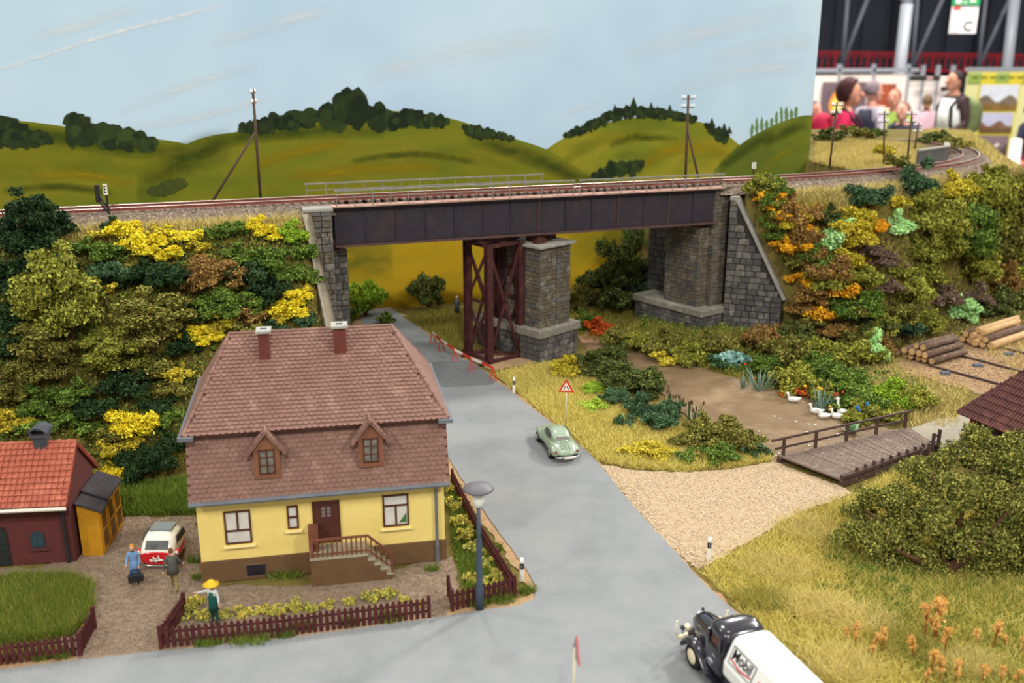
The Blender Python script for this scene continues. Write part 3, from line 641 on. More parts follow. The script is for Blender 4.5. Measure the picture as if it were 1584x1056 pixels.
MB().box(du0 - .03, du0 + .06, -0.08, 0.02, dz0, dz1).box(du1 - .06, du1 + .03, -0.08, 0.02, dz0, dz1).box(du0 - .03, du1 + .03, -0.08, 0.02, dz1 - .08, dz1 + .03).obj('door_frame', M_wood, do)
MB().box(du0 + .12, du1 - .12, -0.08, -.05, dz0 + .14, dz0 + .24).obj('kick_board', M_wood2, do)
dc, dzc = (du0 + du1) / 2, dz1 - 0.55
for i in (-1, 1):
    for j in (-1, 0, 1): MB().box(dc + i * 0.13 - 0.09, dc + i * 0.13 + 0.09, -0.065, -0.04, dzc + j * 0.19 - 0.07, dzc + j * 0.19 + 0.07).obj('glazing', mat('door_glass', (120, 112, 110), 0.2, spec=0.6), do)
MB().sphere((du0 + 0.16, -0.1, dz0 + 1.0), 0.045).obj('door_knob', M_zinc, do)
(bu0, bz1), (bu1, bz0) = hu(381, 873), hu(412, 886)
bw = MB().box(bu0 - .05, bu1 + .05, -0.1, -0.06, bz0 - .06, bz1 + .05).obj('cellar_window', mat('grey_brown_trim', (120, 96, 70), 0.8), hs)
MB().box(bu0, bu1, -0.115, -0.09, bz0, bz1).obj('pane', M_dark, bw)
# roof: steep lower stage, shallow hipped upper stage
ez, bz, rz_ = 4.55, 7.72, 11.4
ey, by = -0.42, 0.42
ryb = HD - by
e0, e1 = -0.25, HL + 0.25
b0, b1 = -0.3, HL + 0.3
prof = [(ey, ez), (by + 0.25, bz - 0.05), (HD - by - 0.25, bz - 0.05), (HD - ey, ez)]
mb = MB(); mb.add([(e0, y, z) for y, z in prof] + [(e1, y, z) for y, z in prof], [(0, 1, 5, 4), (1, 2, 6, 5), (2, 3, 7, 6), (0, 4, 7, 3), (0, 3, 2, 1), (4, 5, 6, 7)]); mb.obj('lower_roof', M_tileb, hs)
ry = HD / 2; fy = 0.12; i0, i1 = 2.1, 2.35
up = [(b0, fy, bz), (b1, fy, bz), (b1, HD - fy, bz), (b0, HD - fy, bz), (b0 + i0, ry, rz_), (b1 - i1, ry, rz_)]
mb = MB(); mb.add(up, [(0, 1, 5, 4), (1, 2, 5), (2, 3, 4, 5), (3, 0, 4), (0, 3, 2, 1)]); mb.obj('upper_roof', M_tileb, hs)
sl_up = math.hypot(ry - fy, rz_ - bz); sl_lo = math.hypot(by + 0.25 - ey, bz - ez)
faces = [((e0, ey, ez), (1, 0, 0), (0, by + 0.25 - ey, bz - ez), e1 - e0, sl_lo - 0.1, 0, 0),
         ((b0, fy, bz), (1, 0, 0), (0, ry - fy, rz_ - bz), b1 - b0, sl_up, i0, i1),
         ((b1, fy, bz), (0, 1, 0), (-i1, 0, rz_ - bz), HD - 2 * fy, math.hypot(i1, rz_ - bz), ry - fy, ry - fy),
         ((b0, HD - fy, bz), (0, -1, 0), (i0, 0, rz_ - bz), HD - 2 * fy, math.hypot(i0, rz_ - bz), ry - fy, ry - fy),
         ((b1, HD - fy, bz), (-1, 0, 0), (0, -(ry - fy), rz_ - bz), b1 - b0, sl_up, i1, i0),
         ((e1, HD - ey, ez), (-1, 0, 0), (0, -(by + 0.25 - ey), bz - ez), e1 - e0, sl_lo - 0.1, 0, 0)]
tile_roof(hs, faces, 0.29, 0.235, M_tile, thick=0.05)
for a, b in ((4, 5), (0, 4), (1, 5), (3, 4), (2, 5)):
    p, q = Vector(up[a]), Vector(up[b]); n = max(3, int((q - p).length / 0.5)); lift = Vector((0, 0, 0.07))
    for k in range(n):
        MB().tube([p + (q - p) * (k / n) + lift, p + (q - p) * ((k + 1.1) / n) + lift], [0.12, 0.095], 6).obj('ridge_tile', M_tile, hs)
MB().tube([(e0, ey - 0.1, ez - 0.05), (e1, ey - 0.1, ez - 0.05)], 0.13, 8).obj('gutter', M_zinc, hs)
for x, sgn in ((b0, -1), (b1, 1)):
    MB().bar((x + sgn * 0.12, fy - 0.2, bz - 0.02), (x + sgn * 0.12, HD - fy, bz - 0.02), 0.2, 0.2).obj('side_gutter', M_zinc, hs)
    MB().bar((x + sgn * 0.22, fy - 0.15, bz - 0.02), (x - sgn * 0.5, fy - 0.15, bz - 0.02), 0.2, 0.18).obj('side_gutter', M_zinc, hs)
dp = HL - 0.42
MB().tube([(dp, ey - 0.1, ez - 0.1), (dp, -0.12, ez - 0.5), (dp, -0.12, 1.2), (dp, -0.16, 1.0), (dp, -0.16, 0.05)], [0.08, 0.08, 0.08, 0.1, 0.1], 8).obj('downpipe', M_zinc, hs)
M_chc = mat('chimney_cap', (168, 166, 158), 0.8, (150, 148, 142), 1.5, 3)
def chimney(px0, px1, pyb, pyt):
    for y in np.arange(fy, ry, 0.02):                         # where the foot's pixel meets the front slope
        ox, oy = HX - y * math.sin(HA), HY + y * math.cos(HA)
        u1, zb = onplane(px1, pyb, ox, oy, HA)
        if zb <= bz + (y - fy) * (rz_ - bz) / (ry - fy): break
    u0, zt = onplane(px0, pyt, ox, oy, HA)
    c = MB().box(u0, u1, y, y + 0.75, zb - 0.1, zt).obj('chimney', M_brick, hs)
    w = (u1 - u0) / 2; um = (u0 + u1) / 2
    cp = MB().box(u0 - .1, u1 + .1, y - .1, y + .85, zt, zt + 0.13).obj('chimney_cap', M_chc, c)
    MB().box(um - .16, um + .16, y + .28, y + .5, zt + 0.13, zt + .15).obj('flue', M_dark, cp)
chimney(398.5, 419, 560, 516); chimney(515, 537, 551, 508)
M_dorm = mat('brown_dormer', (134, 88, 62), 0.8, (120, 78, 56), 1.0, 3)
def dormer(cpx, py_b, py_t, name):
    y = -0.28
    ox, oy = HX - y * math.sin(HA), HY + y * math.cos(HA)
    u, zb = onplane(cpx, py_b, ox, oy, HA); _, zt = onplane(cpx, py_t, ox, oy, HA)
    h = zt - zb; w = 0.62; ze = zb + h * 0.66
    d = MB().vprism([(u - w, zb), (u + w, zb), (u + w, ze), (u, zt - 0.1), (u - w, ze)], y, 1.0).obj('dormer', M_dorm, hs)
    wf = MB(); a, b, c, e = u - 0.38, u + 0.38, zb + 0.25, ze + 0.02
    wf.box(a, b, y - .03, y, c, c + .07).box(a, b, y - .03, y, e - .07, e).box(a, a + .07, y - .03, y, c, e).box(b - .07, b, y - .03, y, c, e).box(u - .03, u + .03, y - .03, y, c, e)
    for k in (1, 2): wf.box(a, b, y - .025, y, c + (e - c) * k / 3 - .02, c + (e - c) * k / 3 + .02)
    wf.obj('dormer_window', M_wood, d)
    for i in (0, 1):
        for k in range(3): MB().box(a + .07 + i * 0.36, a + .35 + i * 0.36, y - .012, y + .01, c + .05 + (e - c) * k / 3, c - 0.02 + (e - c) * (k + 1) / 3).obj('pane', mat('dormer_glass', (128, 126, 116), 0.2, (90, 84, 76), 3, 2, spec=0.6), d)
    for sg in (-1, 1):
        p, q = Vector((u, 0, zt + 0.02)), Vector((u + sg * (w + 0.24), 0, ze - 0.26)); dn = (q - p).normalized()
        v = [(p.x, y - 0.14, p.z), (q.x, y - 0.14, q.z), (q.x, 1.2, q.z), (p.x, 1.2, p.z)]
        nn = Vector((-dn.z * sg, 0, dn.x * sg)) * 0.16 * (1 if True else 1)
        if nn.z < 0: nn = -nn
        MB().add(v + [tuple(Vector(t) + nn) for t in v], [(0, 1, 2, 3), (4, 7, 6, 5), (0, 4, 5, 1), (1, 5, 6, 2), (2, 6, 7, 3), (3, 7, 4, 0)]).obj('dormer_roof', M_tile, d)
        for k in range(6):
            t = (k + 0.5) / 6; c0 = p + (q - p) * t
            MB().cbox((c0.x, y - 0.0, c0.z + 0.17), (0.2, 0.3, 0.06)).obj('dormer_tile', M_tile, d)
    MB().tube([(u, y - 0.2, zt + 0.16), (u, 1.2, zt + 0.16)], 0.1, 6).obj('dormer_ridge', M_tile, d)
dormer(415, 740, 672, 'a'); dormer(575, 722, 655, 'b')
# porch with steps, solid brown side and baluster railing
pu0 = hu(472, 880)[0] + 0.35; pd = 1.45
M_step = mat('stone_step', (168, 158, 136), 0.85, (150, 140, 118), 1.5, 3)
po = MB().box(pu0, pu0 + 2.75, -pd, -0.08, 0, 1.45).obj('porch', M_plin, hs)
MB().box(pu0 - .04, pu0 + 2.79, -pd - .04, -0.05, 1.45, 1.55).obj('porch_slab', M_step, po)
for k in range(4):
    a = pu0 + 2.75 + k * 0.3; z = 1.45 - (k + 1) * 0.29
    MB().box(a, a + 0.3, -pd, -0.08, 0, z).obj('step_block', M_plin, po); MB().box(a, a + 0.36, -pd - .03, -0.06, z, z + 0.08).obj('step', M_step, po)
yr = -pd + 0.08
rl = MB().bar((pu0, yr, 2.5), (pu0 + 2.8, yr, 2.5), 0.12, 0.09).bar((pu0 + 2.8, yr, 2.5), (pu0 + 4.0, yr, 1.35), 0.12, 0.09).obj('railing', M_wood2, po)
MB().bar((pu0, yr, 1.72), (pu0 + 2.8, yr, 1.72), 0.06, 0.06).bar((pu0 + 2.8, yr, 1.72), (pu0 + 3.95, yr, 0.62), 0.06, 0.06).obj('lower_rail', M_wood2, rl)
for k in range(12): MB().bar((pu0 + 0.12 + k * 0.235, yr, 1.55), (pu0 + 0.12 + k * 0.235, yr, 2.5), 0.07 if k % 4 else 0.09).obj('baluster', M_wood2, rl)
for k in range(5):
    x = pu0 + 2.95 + k * 0.235; z = 2.5 - (x - pu0 - 2.8) * 0.958; MB().bar((x, yr, z - 0.9), (x, yr, z), 0.07).obj('baluster', M_wood2, rl)
MB().bar((pu0 + 3.95, yr, 0.2), (pu0 + 3.95, yr, 1.4), 0.11).obj('newel_post', M_wood2, rl)
MB().box(pu0 - 0.06, pu0 + 0.42, -0.75, -0.05, 1.5, 2.75).obj('porch_wall', M_wood2, po); 
MB().bar((pu0 + .04, yr, 1.5), (pu0 + .04, -0.3, 1.5 + 1.0), 0.1).obj('side_rail', M_wood2, rl)

# ------------------------------------------------------------------ brick shed with red tiled roof
M_shb = bpy.data.materials.new('dark_red_brick'); M_shb.use_nodes = True
nt = M_shb.node_tree; bk = nt.nodes.new('ShaderNodeTexBrick'); tc = nt.nodes.new('ShaderNodeTexCoord'); mpn = nt.nodes.new('ShaderNodeMapping')
mpn.inputs['Scale'].default_value = (100, 100, 100); mpn.inputs['Rotation'].default_value = (math.pi / 2, 0, 0)
nt.links.new(tc.outputs['Object'], mpn.inputs[0]); nt.links.new(mpn.outputs[0], bk.inputs[0]); nt.links.new(bk.outputs[0], nt.nodes['Principled BSDF'].inputs['Base Color'])
bk.inputs['Color1'].default_value = (*lin((98, 40, 37)), 1); bk.inputs['Color2'].default_value = (*lin((86, 34, 34)), 1); bk.inputs['Mortar'].default_value = (*lin((82, 40, 38)), 1)
bk.inputs['Scale'].default_value = 1.0; bk.inputs['Brick Width'].default_value = 0.3; bk.inputs['Row Height'].default_value = 0.1; bk.inputs['Mortar Size'].default_value = 0.012
nt.nodes['Principled BSDF'].inputs['Roughness'].default_value = 0.85
M_red = mat('orange_red_tile', (172, 96, 74), 0.7, (158, 84, 64), 0.8, 4, 0.1, 10, 0.25, c3=(184, 110, 86))
M_blk = mat('black_paint', (38, 38, 38), 0.6, (48, 46, 46), 1.5, 3)
M_oxy = mat('mustard_paint', (196, 142, 30), 0.65, (180, 126, 26), 1.5, 3)
SX, SY = G(118, 869); SA = 0.10
sh = thing('brick_shed', 'dark red brick shed with orange-red tiled roof and small chimney', 'shed', (SX, SY, 0), SA)
SW, SDp = 8.0, 4.0                                            # runs to the left from its front right corner
mb = MB(); mb.add([(-SW, 0, 0), (0, 0, 0), (0, SDp, 0), (-SW, SDp, 0), (-SW, 0, 3.6), (0, 0, 3.6), (0, SDp, 3.6), (-SW, SDp, 3.6), (-SW, SDp / 2, 5.6), (0, SDp / 2, 5.6)],
                  [(0, 1, 5, 4), (1, 2, 6, 9, 5), (2, 3, 7, 6), (3, 0, 4, 8, 7), (4, 5, 9, 8), (6, 7, 8, 9)]); mb.obj('wall', M_shb, sh)
def su(px, py): return onplane(px, py, SX, SY, SA)
eo, rtop = -0.55, 5.85
re = 3.42; x1 = 0.12
mb = MB(); v = [(-SW - .5, eo, re), (x1, eo, re), (x1, SDp / 2, rtop), (-SW - .5, SDp / 2, rtop), (-SW - .5, SDp - eo, re), (x1 + 0.0, SDp - eo, re)]
mb.add(v + [(a, b, c - 0.18) for a, b, c in v], [(0, 1, 2, 3), (3, 2, 5, 4), (6, 9, 8, 7), (9, 10, 11, 8), (0, 6, 7, 1), (1, 7, 8, 2), (2, 8, 11, 5), (5, 11, 10, 4), (0, 3, 9, 6), (3, 4, 10, 9)]); mb.obj('roof', mat('roof_board_red', (128, 52, 44), 0.8), sh)
sl_ = math.hypot(SDp / 2 - eo, rtop - re)
tile_roof(sh, [((-SW - .5, eo, re), (1, 0, 0), (0, SDp / 2 - eo, rtop - re), SW + .5 + x1, sl_, 0, 0), ((x1, SDp - eo, re), (-1, 0, 0), (0, -(SDp / 2 - eo), rtop - re), SW + .5 + x1, sl_, 0, 0)], 0.285, 0.31, M_red, 290, 0.03, 'pan', 1.3, False)
for k in range(18): MB().tube([(x1 - k * 0.48, SDp / 2, rtop + 0.05), (x1 - k * 0.48 - 0.5, SDp / 2, rtop + 0.05)], [0.1, 0.13], 6).obj('ridge_tile', M_red, sh)
MB().tube([(-SW - .5, eo - .08, re - 0.08), (x1 - 0.02, eo - .08, re - 0.08)], 0.1, 8).obj('gutter', M_white, sh)
gx_ = su(98, 800)[0]
MB().tube([(gx_, eo - 0.05, re - .1), (gx_, -0.12, re - 0.6), (gx_, -0.12, 0.1)], 0.1, 8).obj('downpipe', M_blk, sh)
(wu0, wz1), (wu1, wz0) = su(46, 822), su(71, 845)
arch = lambda a, b, c, d, n=8: [(a, c), (b, c), (b, d - 0.3)] + [((a + b) / 2 + (b - a) / 2 * math.cos(math.pi * k / n), d - 0.3 + 0.3 * math.sin(math.pi * k / n)) for k in range(1, n)] + [(a, d - 0.3)]
wn = MB().vprism(arch(wu0, wu1, wz0, wz1), -0.05, 0.02).obj('window', mat('blue_green_frame', (44, 62, 68), 0.6), sh)
um = (wu0 + wu1) / 2
for a, b, c, d in ((wu0 + .08, um - .03, wz0 + .08, wz0 + .42), (um + .03, wu1 - .08, wz0 + .08, wz0 + .42), (wu0 + .08, um - .03, wz0 + .48, wz1 - .22), (um + .03, wu1 - .08, wz0 + .48, wz1 - .22)):
    MB().box(a, b, -0.06, -0.04, c, d).obj('pane', mat('blue_dark_glass', (52, 74, 84), 0.15, spec=0.7), wn)
MB().box(wu0 - .1, wu1 + .1, -0.12, 0, wz0 - .18, wz0 - .06).obj('window_ledge', M_shb, sh)
(d0, dt), (d1, _) = su(-16, 817), su(20, 880)
dn_ = MB().vprism(arch(d0, d1, 0.02, dt), -0.06, 0.02).obj('door', mat('dark_green_black_door', (30, 36, 34), 0.7, (40, 44, 40), 2, 3), sh)
for k in range(3): MB().box(d0 + .08, d1 - .08, -0.09, -.05, 0.4 + k * 0.85, 0.5 + k * 0.85).obj('door_strap', M_blk, dn_)
cx_, cz_ = -1.62, 5.5
ch = MB().box(cx_ - .32, cx_ + .32, SDp / 2 - .32, SDp / 2 + .32, 5.2, 6.3).obj('chimney', mat('soot_grey', (74, 76, 82), 0.8, (60, 62, 68), 2, 3), sh)
MB().box(cx_ - .42, cx_ + .42, SDp / 2 - .42, SDp / 2 + .42, 6.3, 6.44).obj('chimney_collar', MATS['soot_grey'], ch)
mb = MB(); mb.vprism([(cx_ - .48 + .96 * k / 8, 6.62 + 0.26 * math.sin(math.pi * k / 8)) for k in range(9)] + [(cx_ + .48 - .96 * k / 8, 6.55 + 0.26 * math.sin(math.pi * k / 8)) for k in range(9)], SDp / 2 - .5, SDp / 2 + .5); mb.obj('chimney_hood', MATS['soot_grey'], ch)
for a in (-.38, .38): MB().box(cx_ + a - .05, cx_ + a + .05, SDp / 2 - .4, SDp / 2 + .4, 6.4, 6.7).obj('hood_leg', MATS['soot_grey'], ch)
# mustard cupboard leaning on the shed's end wall
cb = thing('mustard_cupboard', 'mustard yellow glazed lean-to with black felt roof against the brick shed', 'lean-to', (SX + 0.12, SY + 0.55, 0), SA)
for k, (y0, y1, zt) in enumerate(((0.0, 1.15, 3.0), (1.2, 3.6, 3.15))):
    MB().add([(0, y0, 0), (1.05, y0, 0), (1.05, y1, 0), (0, y1, 0), (0, y0, zt), (1.05, y0, zt - .45), (1.05, y1, zt - .45), (0, y1, zt)], [(0, 3, 2, 1), (4, 5, 6, 7), (0, 1, 5, 4), (1, 2, 6, 5), (2, 3, 7, 6), (3, 0, 4, 7)]).obj('body', M_oxy, cb)
    MB().add([(-.05, y0 - .1, zt + .02), (1.25, y0 - .1, zt - .52), (1.25, y1 + .1, zt - .52), (-.05, y1 + .1, zt + .02)] + [(-.05, y0 - .1, zt + .12), (1.25, y0 - .1, zt - .42), (1.25, y1 + .1, zt - .42), (-.05, y1 + .1, zt + .12)],
             [(0, 3, 2, 1), (4, 5, 6, 7), (0, 1, 5, 4), (1, 2, 6, 5), (2, 3, 7, 6), (3, 0, 4, 7)]).obj('felt_roof', mat('black_felt', (50, 46, 50), 0.9, (62, 56, 60), 1.5, 4), cb)
M_bpan = mat('brown_window_pane', (104, 72, 24), 0.4, (84, 56, 20), 1.5, 3)
for y0, y1 in ((0.12, 1.05), (1.32, 2.25), (2.4, 3.45)):
    fr_ = MB().box(1.05, 1.1, y0, y1, 0.15, 2.5).obj('glazed_door', M_oxy, cb)
    for z0, z1 in ((0.35, 1.25), (1.4, 2.35)): MB().box(1.09, 1.12, y0 + .15, y1 - .15, z0, z1).obj('pane', M_bpan, fr_)
# ------------------------------------------------------------------ vegetation
def leafmat(name, a, b, c):
    a, b, c = [tuple(min(255, int(v * k + 6)) for v in q) for q, k in ((a, 1.06), (b, 1.22), (c, 1.34))]
    return mat('foliage_' + name, a, 0.8, b, 1, 2, 0, None, 0.12, c3=c, island=True)
LEAF = {
 'dark': leafmat('dark', (20, 34, 18), (30, 48, 25), (50, 70, 36)), 'mid': leafmat('mid', (40, 58, 20), (68, 88, 30), (102, 120, 48)),
 'olive': leafmat('olive', (54, 56, 20), (88, 86, 36), (128, 122, 58)), 'yellow': leafmat('yellow', (150, 130, 18), (186, 164, 30), (208, 190, 60)),
 'brown': leafmat('brown', (84, 62, 30), (112, 86, 44), (138, 110, 60)), 'mint': leafmat('mint', (118, 160, 98), (142, 178, 116), (154, 186, 130)),
 'rust': leafmat('rust', (132, 52, 22), (172, 74, 30), (196, 104, 48)), 'bluegrey': leafmat('bluegrey', (84, 118, 112), (112, 146, 138), (142, 170, 160)),
 'amber': leafmat('amber', (150, 96, 14), (188, 130, 24), (208, 158, 44)), 'bright': leafmat('bright', (84, 108, 24), (112, 138, 34), (140, 160, 52)),
 'teal': leafmat('teal', (34, 52, 34), (50, 74, 48), (76, 100, 66)), 'gold': leafmat('gold', (120, 110, 24), (152, 138, 36), (174, 160, 60)),
 'deep': leafmat('deep', (30, 38, 18), (58, 66, 30), (94, 100, 48)), 'pine': leafmat('pine', (36, 42, 18), (82, 86, 36), (136, 132, 64)), 'straw': leafmat('straw', (156, 112, 52), (184, 140, 74), (196, 160, 100)),
 'rose': leafmat('rose', (92, 102, 46), (136, 136, 66), (200, 160, 66)), 'moss': leafmat('moss', (66, 70, 22), (104, 106, 38), (140, 138, 58)), 'violet': leafmat('violet', (70, 56, 48), (96, 78, 66), (116, 98, 80)),
}
M_twig = mat('twig', (96, 66, 42), 0.85, (74, 50, 34), 2, 3)
def foliage_points(lobes, n, rng):
    L = np.array(lobes); w = L[:, 3] ** 2; k = rng.choice(len(L), n, p=w / w.sum())
    d = rng.normal(size=(n, 3)); d /= np.linalg.norm(d, axis=1)[:, None]; d[:, 2] = np.where(d[:, 2] < -0.35, -d[:, 2], d[:, 2])
    r = L[k, 3] * rng.uniform(0.45, 1.18, n)
    return L[k, :3] + d * r[:, None], d
def clump(lobes, rng, k=6, f=0.5):
    out = []
    for x, y, z, r in lobes:
        out.append((x, y, z, r * 0.72))
        for _ in range(k):
            d = rng.normal(size=3); d /= np.linalg.norm(d); d[2] = abs(d[2]) * 0.9 - 0.1
            out.append((x + d[0] * r * 0.75, y + d[1] * r * 0.75, z + d[2] * r * 0.75, r * f * rng.uniform(0.55, 1.1)))
    return out
def leaves(P, D, size, rng, squash=0.55):
    n = len(P); up = rng.normal(size=(n, 3)) * 0.8 + D; up /= np.linalg.norm(up, axis=1)[:, None]
    a = np.cross(up, rng.normal(size=(n, 3))); a /= np.linalg.norm(a, axis=1)[:, None]; b = np.cross(up, a)
    s = size * rng.uniform(0.55, 1.25, n)[:, None]
    V = np.stack([P - a * s, P - b * s * squash, P + a * s, P + b * s * squash + up * s * 0.25], 1).reshape(-1, 3)
    return V, (np.arange(n) * 4)[:, None] + np.arange(4)[None]
def make_bush(name, seed, n, size, nl=9, tall=1.0, spread=1.0, core=0.4):
    rng = np.random.default_rng(seed); lobes = []
    for i in range(nl):
        a = rng.uniform(0, 6.283); q = rng.uniform(0.1, 1) ** 0.6 * 0.95 * spread; r = rng.uniform(0.22, 0.44)
        z = rng.uniform(0.2, 1.5 - 0.75 * q) * tall
        lobes.append((q * math.cos(a), q * math.sin(a), max(z, r * 0.5), r))
    lobes += [(0, 0, 0.5 * tall, 0.55), (0.3, 0.2, 0.45 * tall, 0.5), (-0.3, -0.1, 0.4 * tall, 0.5)]
    core_l = lobes; lobes = clump(lobes, rng, 4); P, D = foliage_points(lobes, n, rng); keep = P[:, 2] > 0.0; P, D = P[keep], D[keep]
    V, F = leaves(P, D, size, rng); cb = MB()
    for x, y, z, r in core_l: cb.sphere((x, y, z), r * core, 7, 5)
    o = len(V); q4 = [[o + i for i in f] for f in cb.f if len(f) == 4]
    return fastmesh(name, np.concatenate([V, np.array(cb.v)]), np.concatenate([F, np.array(q4)]), LEAF['mid'])
BUSH = {'s': [make_bush('bush_foliage', 10 + i, 1100, 0.14, 9) for i in range(3)], 'm': [make_bush('bush_foliage', 20 + i, 4600, 0.08, 15) for i in range(5)],
        'l': [make_bush('bush_foliage', 30 + i, 11000, 0.053, 22) for i in range(3)], 't': [make_bush('tree_foliage', 40 + i, 14000, 0.052, 26, 1.7, 0.9) for i in range(3)]}
STEM = MB(); rs = random.Random(3)
for k in range(5):
    a = k * 1.26; STEM.tube([(0, 0, 0), (0.18 * math.cos(a), 0.18 * math.sin(a), 0.4), (0.45 * math.cos(a + .3), 0.45 * math.sin(a + .3), 0.85)], [0.06, 0.04, 0.02], 5)
STEM_ME = STEM.mesh('stem', M_twig)
def bush(px, py, rpx, col, label, kind='m', group=None, name='bush', cat='bush', flat=1.0, z=None, wide=1.0, at_=None, stem=False):
    """a bush whose foot is about 0.7 radii below the pixel (px,py) and whose half width is rpx pixels"""
    p = at_ or (hit(px, py + rpx * 0.75) if z is None else (*G(px, py + rpx * 0.75, z), z))
    r = 1.08 * rpx * depth(*p) / FPX
    me = random.choice(BUSH[kind])
    root = link(name, None, None, (p[0], p[1], p[2] - 0.1), random.uniform(0, 6.28)); root.scale = (r * wide, r * wide, r * flat)
    o = link('foliage', me, root); o.material_slots[0].link = 'OBJECT'; o.material_slots[0].material = LEAF[col]
    if kind in 'tm' or stem:
        link('stem', STEM_ME, root)
    BUSHES.append((root, p, r, col)); return tag(root, label, cat, group)
BUSHES = []

# embankment between the house and the railway
EL = 'on the embankment behind the house and shed'
B = [
 # px, py, r, colour, kind, flat
 (55, 372, 48, 'dark', 't', 1.0), (20, 430, 40, 'dark', 'm', 1.1), (80, 400, 42, 'dark', 'm', 1), (15, 350, 26, 'dark', 's', 1), (100, 350, 20, 'dark', 's', 1), (30, 480, 40, 'dark', 'm', 1.1), (10, 530, 36, 'dark', 'm', 1),
 (170, 345, 16, 'dark', 's', 1), (130, 375, 26, 'mid', 'm', .8), (165, 385, 28, 'mid', 'm', .8), (150, 355, 20, 'gold', 's', .6), (195, 350, 26, 'yellow', 'm', .8), (225, 375, 30, 'yellow', 'm', .9), (250, 350, 22, 'gold', 's', .7), (262, 385, 24, 'yellow', 'm', .8),
 (290, 355, 24, 'yellow', 'm', .7), (310, 375, 22, 'gold', 'm', .8), (335, 350, 22, 'mid', 's', .7), (365, 350, 22, 'mid', 'm', .8), (400, 345, 24, 'yellow', 'm', .8), (425, 355, 20, 'yellow', 'm', .8), (452, 355, 24, 'bright', 'm', .9), (465, 385, 24, 'mid', 'm', 1),
 (170, 420, 30, 'teal', 'm', .9), (245, 415, 42, 'dark', 'l', .9), (205, 425, 26, 'dark', 'm', .9), (330, 412, 44, 'brown', 'l', .8), (300, 435, 24, 'brown', 'm', .8), (385, 420, 34, 'dark', 'm', .9), (375, 385, 28, 'mid', 'm', .8), (420, 395, 30, 'mid', 'm', .9), (445, 420, 26, 'mid', 'm', .9),
 (415, 445, 32, 'dark', 'm', .9), (460, 450, 24, 'yellow', 'm', .9), (450, 475, 26, 'yellow', 'm', .9), (425, 480, 24, 'gold', 'm', .8), (470, 490, 20, 'teal', 'm', .8), (480, 425, 18, 'mid', 's', 1),
 (165, 440, 20, 'gold', 's', .9), (145, 440, 26, 'dark', 'm', .9), (360, 460, 40, 'mid', 'l', .8), (320, 465, 30, 'mid', 'm', .8), (390, 480, 30, 'brown', 'm', .8), (310, 510, 28, 'yellow', 'm', .8), (345, 495, 26, 'gold', 'm', .8), (290, 480, 28, 'dark', 'm', .9), (380, 505, 24, 'olive', 'm', .9),
 (430, 500, 22, 'teal', 'm', .8), (260, 470, 30, 'mid', 'm', .8), (280, 530, 28, 'dark', 'm', .9), (270, 570, 26, 'gold', 'm', .9), (265, 600, 24, 'olive', 'm', .9),
 (60, 610, 34, 'mid', 'm', .8), (20, 600, 34, 'olive', 'm', .9), (110, 600, 36, 'mid', 'm', .8), (15, 640, 30, 'gold', 'm', .8), (100, 640, 30, 'mid', 'm', .7), (150, 620, 32, 'dark', 'm', .9), (200, 590, 36, 'dark', 'm', .9), (240, 560, 32, 'olive', 'm', .9), (250, 620, 28, 'dark', 'm', .9),
 (180, 660, 30, 'olive', 'm', .8), (140, 655, 24, 'mid', 's', .8), (215, 650, 34, 'yellow', 'm', 1.1), (185, 690, 28, 'gold', 'm', 1), (170, 725, 24, 'yellow', 'm', .9), (235, 705, 38, 'dark', 'l', 1.1), (205, 725, 24, 'teal', 'm', .9), (270, 680, 26, 'dark', 'm', 1), (265, 640, 22, 'mid', 's', 1), (40, 650, 26, 'mid', 's', .8),
]
nm = {'dark': 'dark green', 'mid': 'mid green', 'gold': 'golden', 'yellow': 'yellow', 'teal': 'blue-green', 'brown': 'dry brown', 'olive': 'olive green', 'bright': 'light green', 'mint': 'mint', 'amber': 'amber orange', 'rust': 'rust red', 'bluegrey': 'blue-grey', 'deep': 'deep olive', 'violet': 'bare brownish', 'straw': 'straw coloured', 'moss': 'moss green', 'rose': 'yellow flowering'}
for px, py, r, col, k, fl in B:
    bush(px, py, r, col, f'{nm[col]} bush {EL}', k, f'{nm[col]} bushes {EL}', flat=fl)
for px, py, r, fl, lb in [(105, 490, 62, 1.5, 'tall loose olive tree standing on the embankment slope by the brick shed'), (235, 505, 56, 1.05, 'broad olive tree standing on the embankment slope by the house'), (60, 555, 52, 1.1, 'low olive tree at the foot of the slope above the brick shed'), (180, 550, 48, 1.0, 'rounded olive tree between the broad tree and the house')]:
    bush(px, py, r, 'moss' if px in (105, 180) else 'olive', lb.replace('olive', 'mossy') if px in (105, 180) else lb, 't', None, 'broadleaf_tree', 'tree', flat=fl * 0.72, stem=True)
# round the foot of the abutment, behind the house
bush(520, 476, 34, 'mid', 'leafy green bush at the foot of the stone abutment behind the house', 'm', z=0)
bush(497, 482, 16, 'olive', 'small olive bush wedged beside the concrete wing wall', 's', z=0)
bush(566, 470, 26, 'bright', 'light green young tree with a thin trunk by the road bend', 'm', None, 'young_tree', 'tree', 1.5, z=0, stem=True)
bush(596, 490, 14, 'mid', 'low green bush at the kerb where the road bends', 's', z=0)
bush(663, 460, 24, 'deep', 'dark cone-shaped shrub on the grass by the painted field', 'm', None, 'shrub', 'shrub', 1.6, z=0)
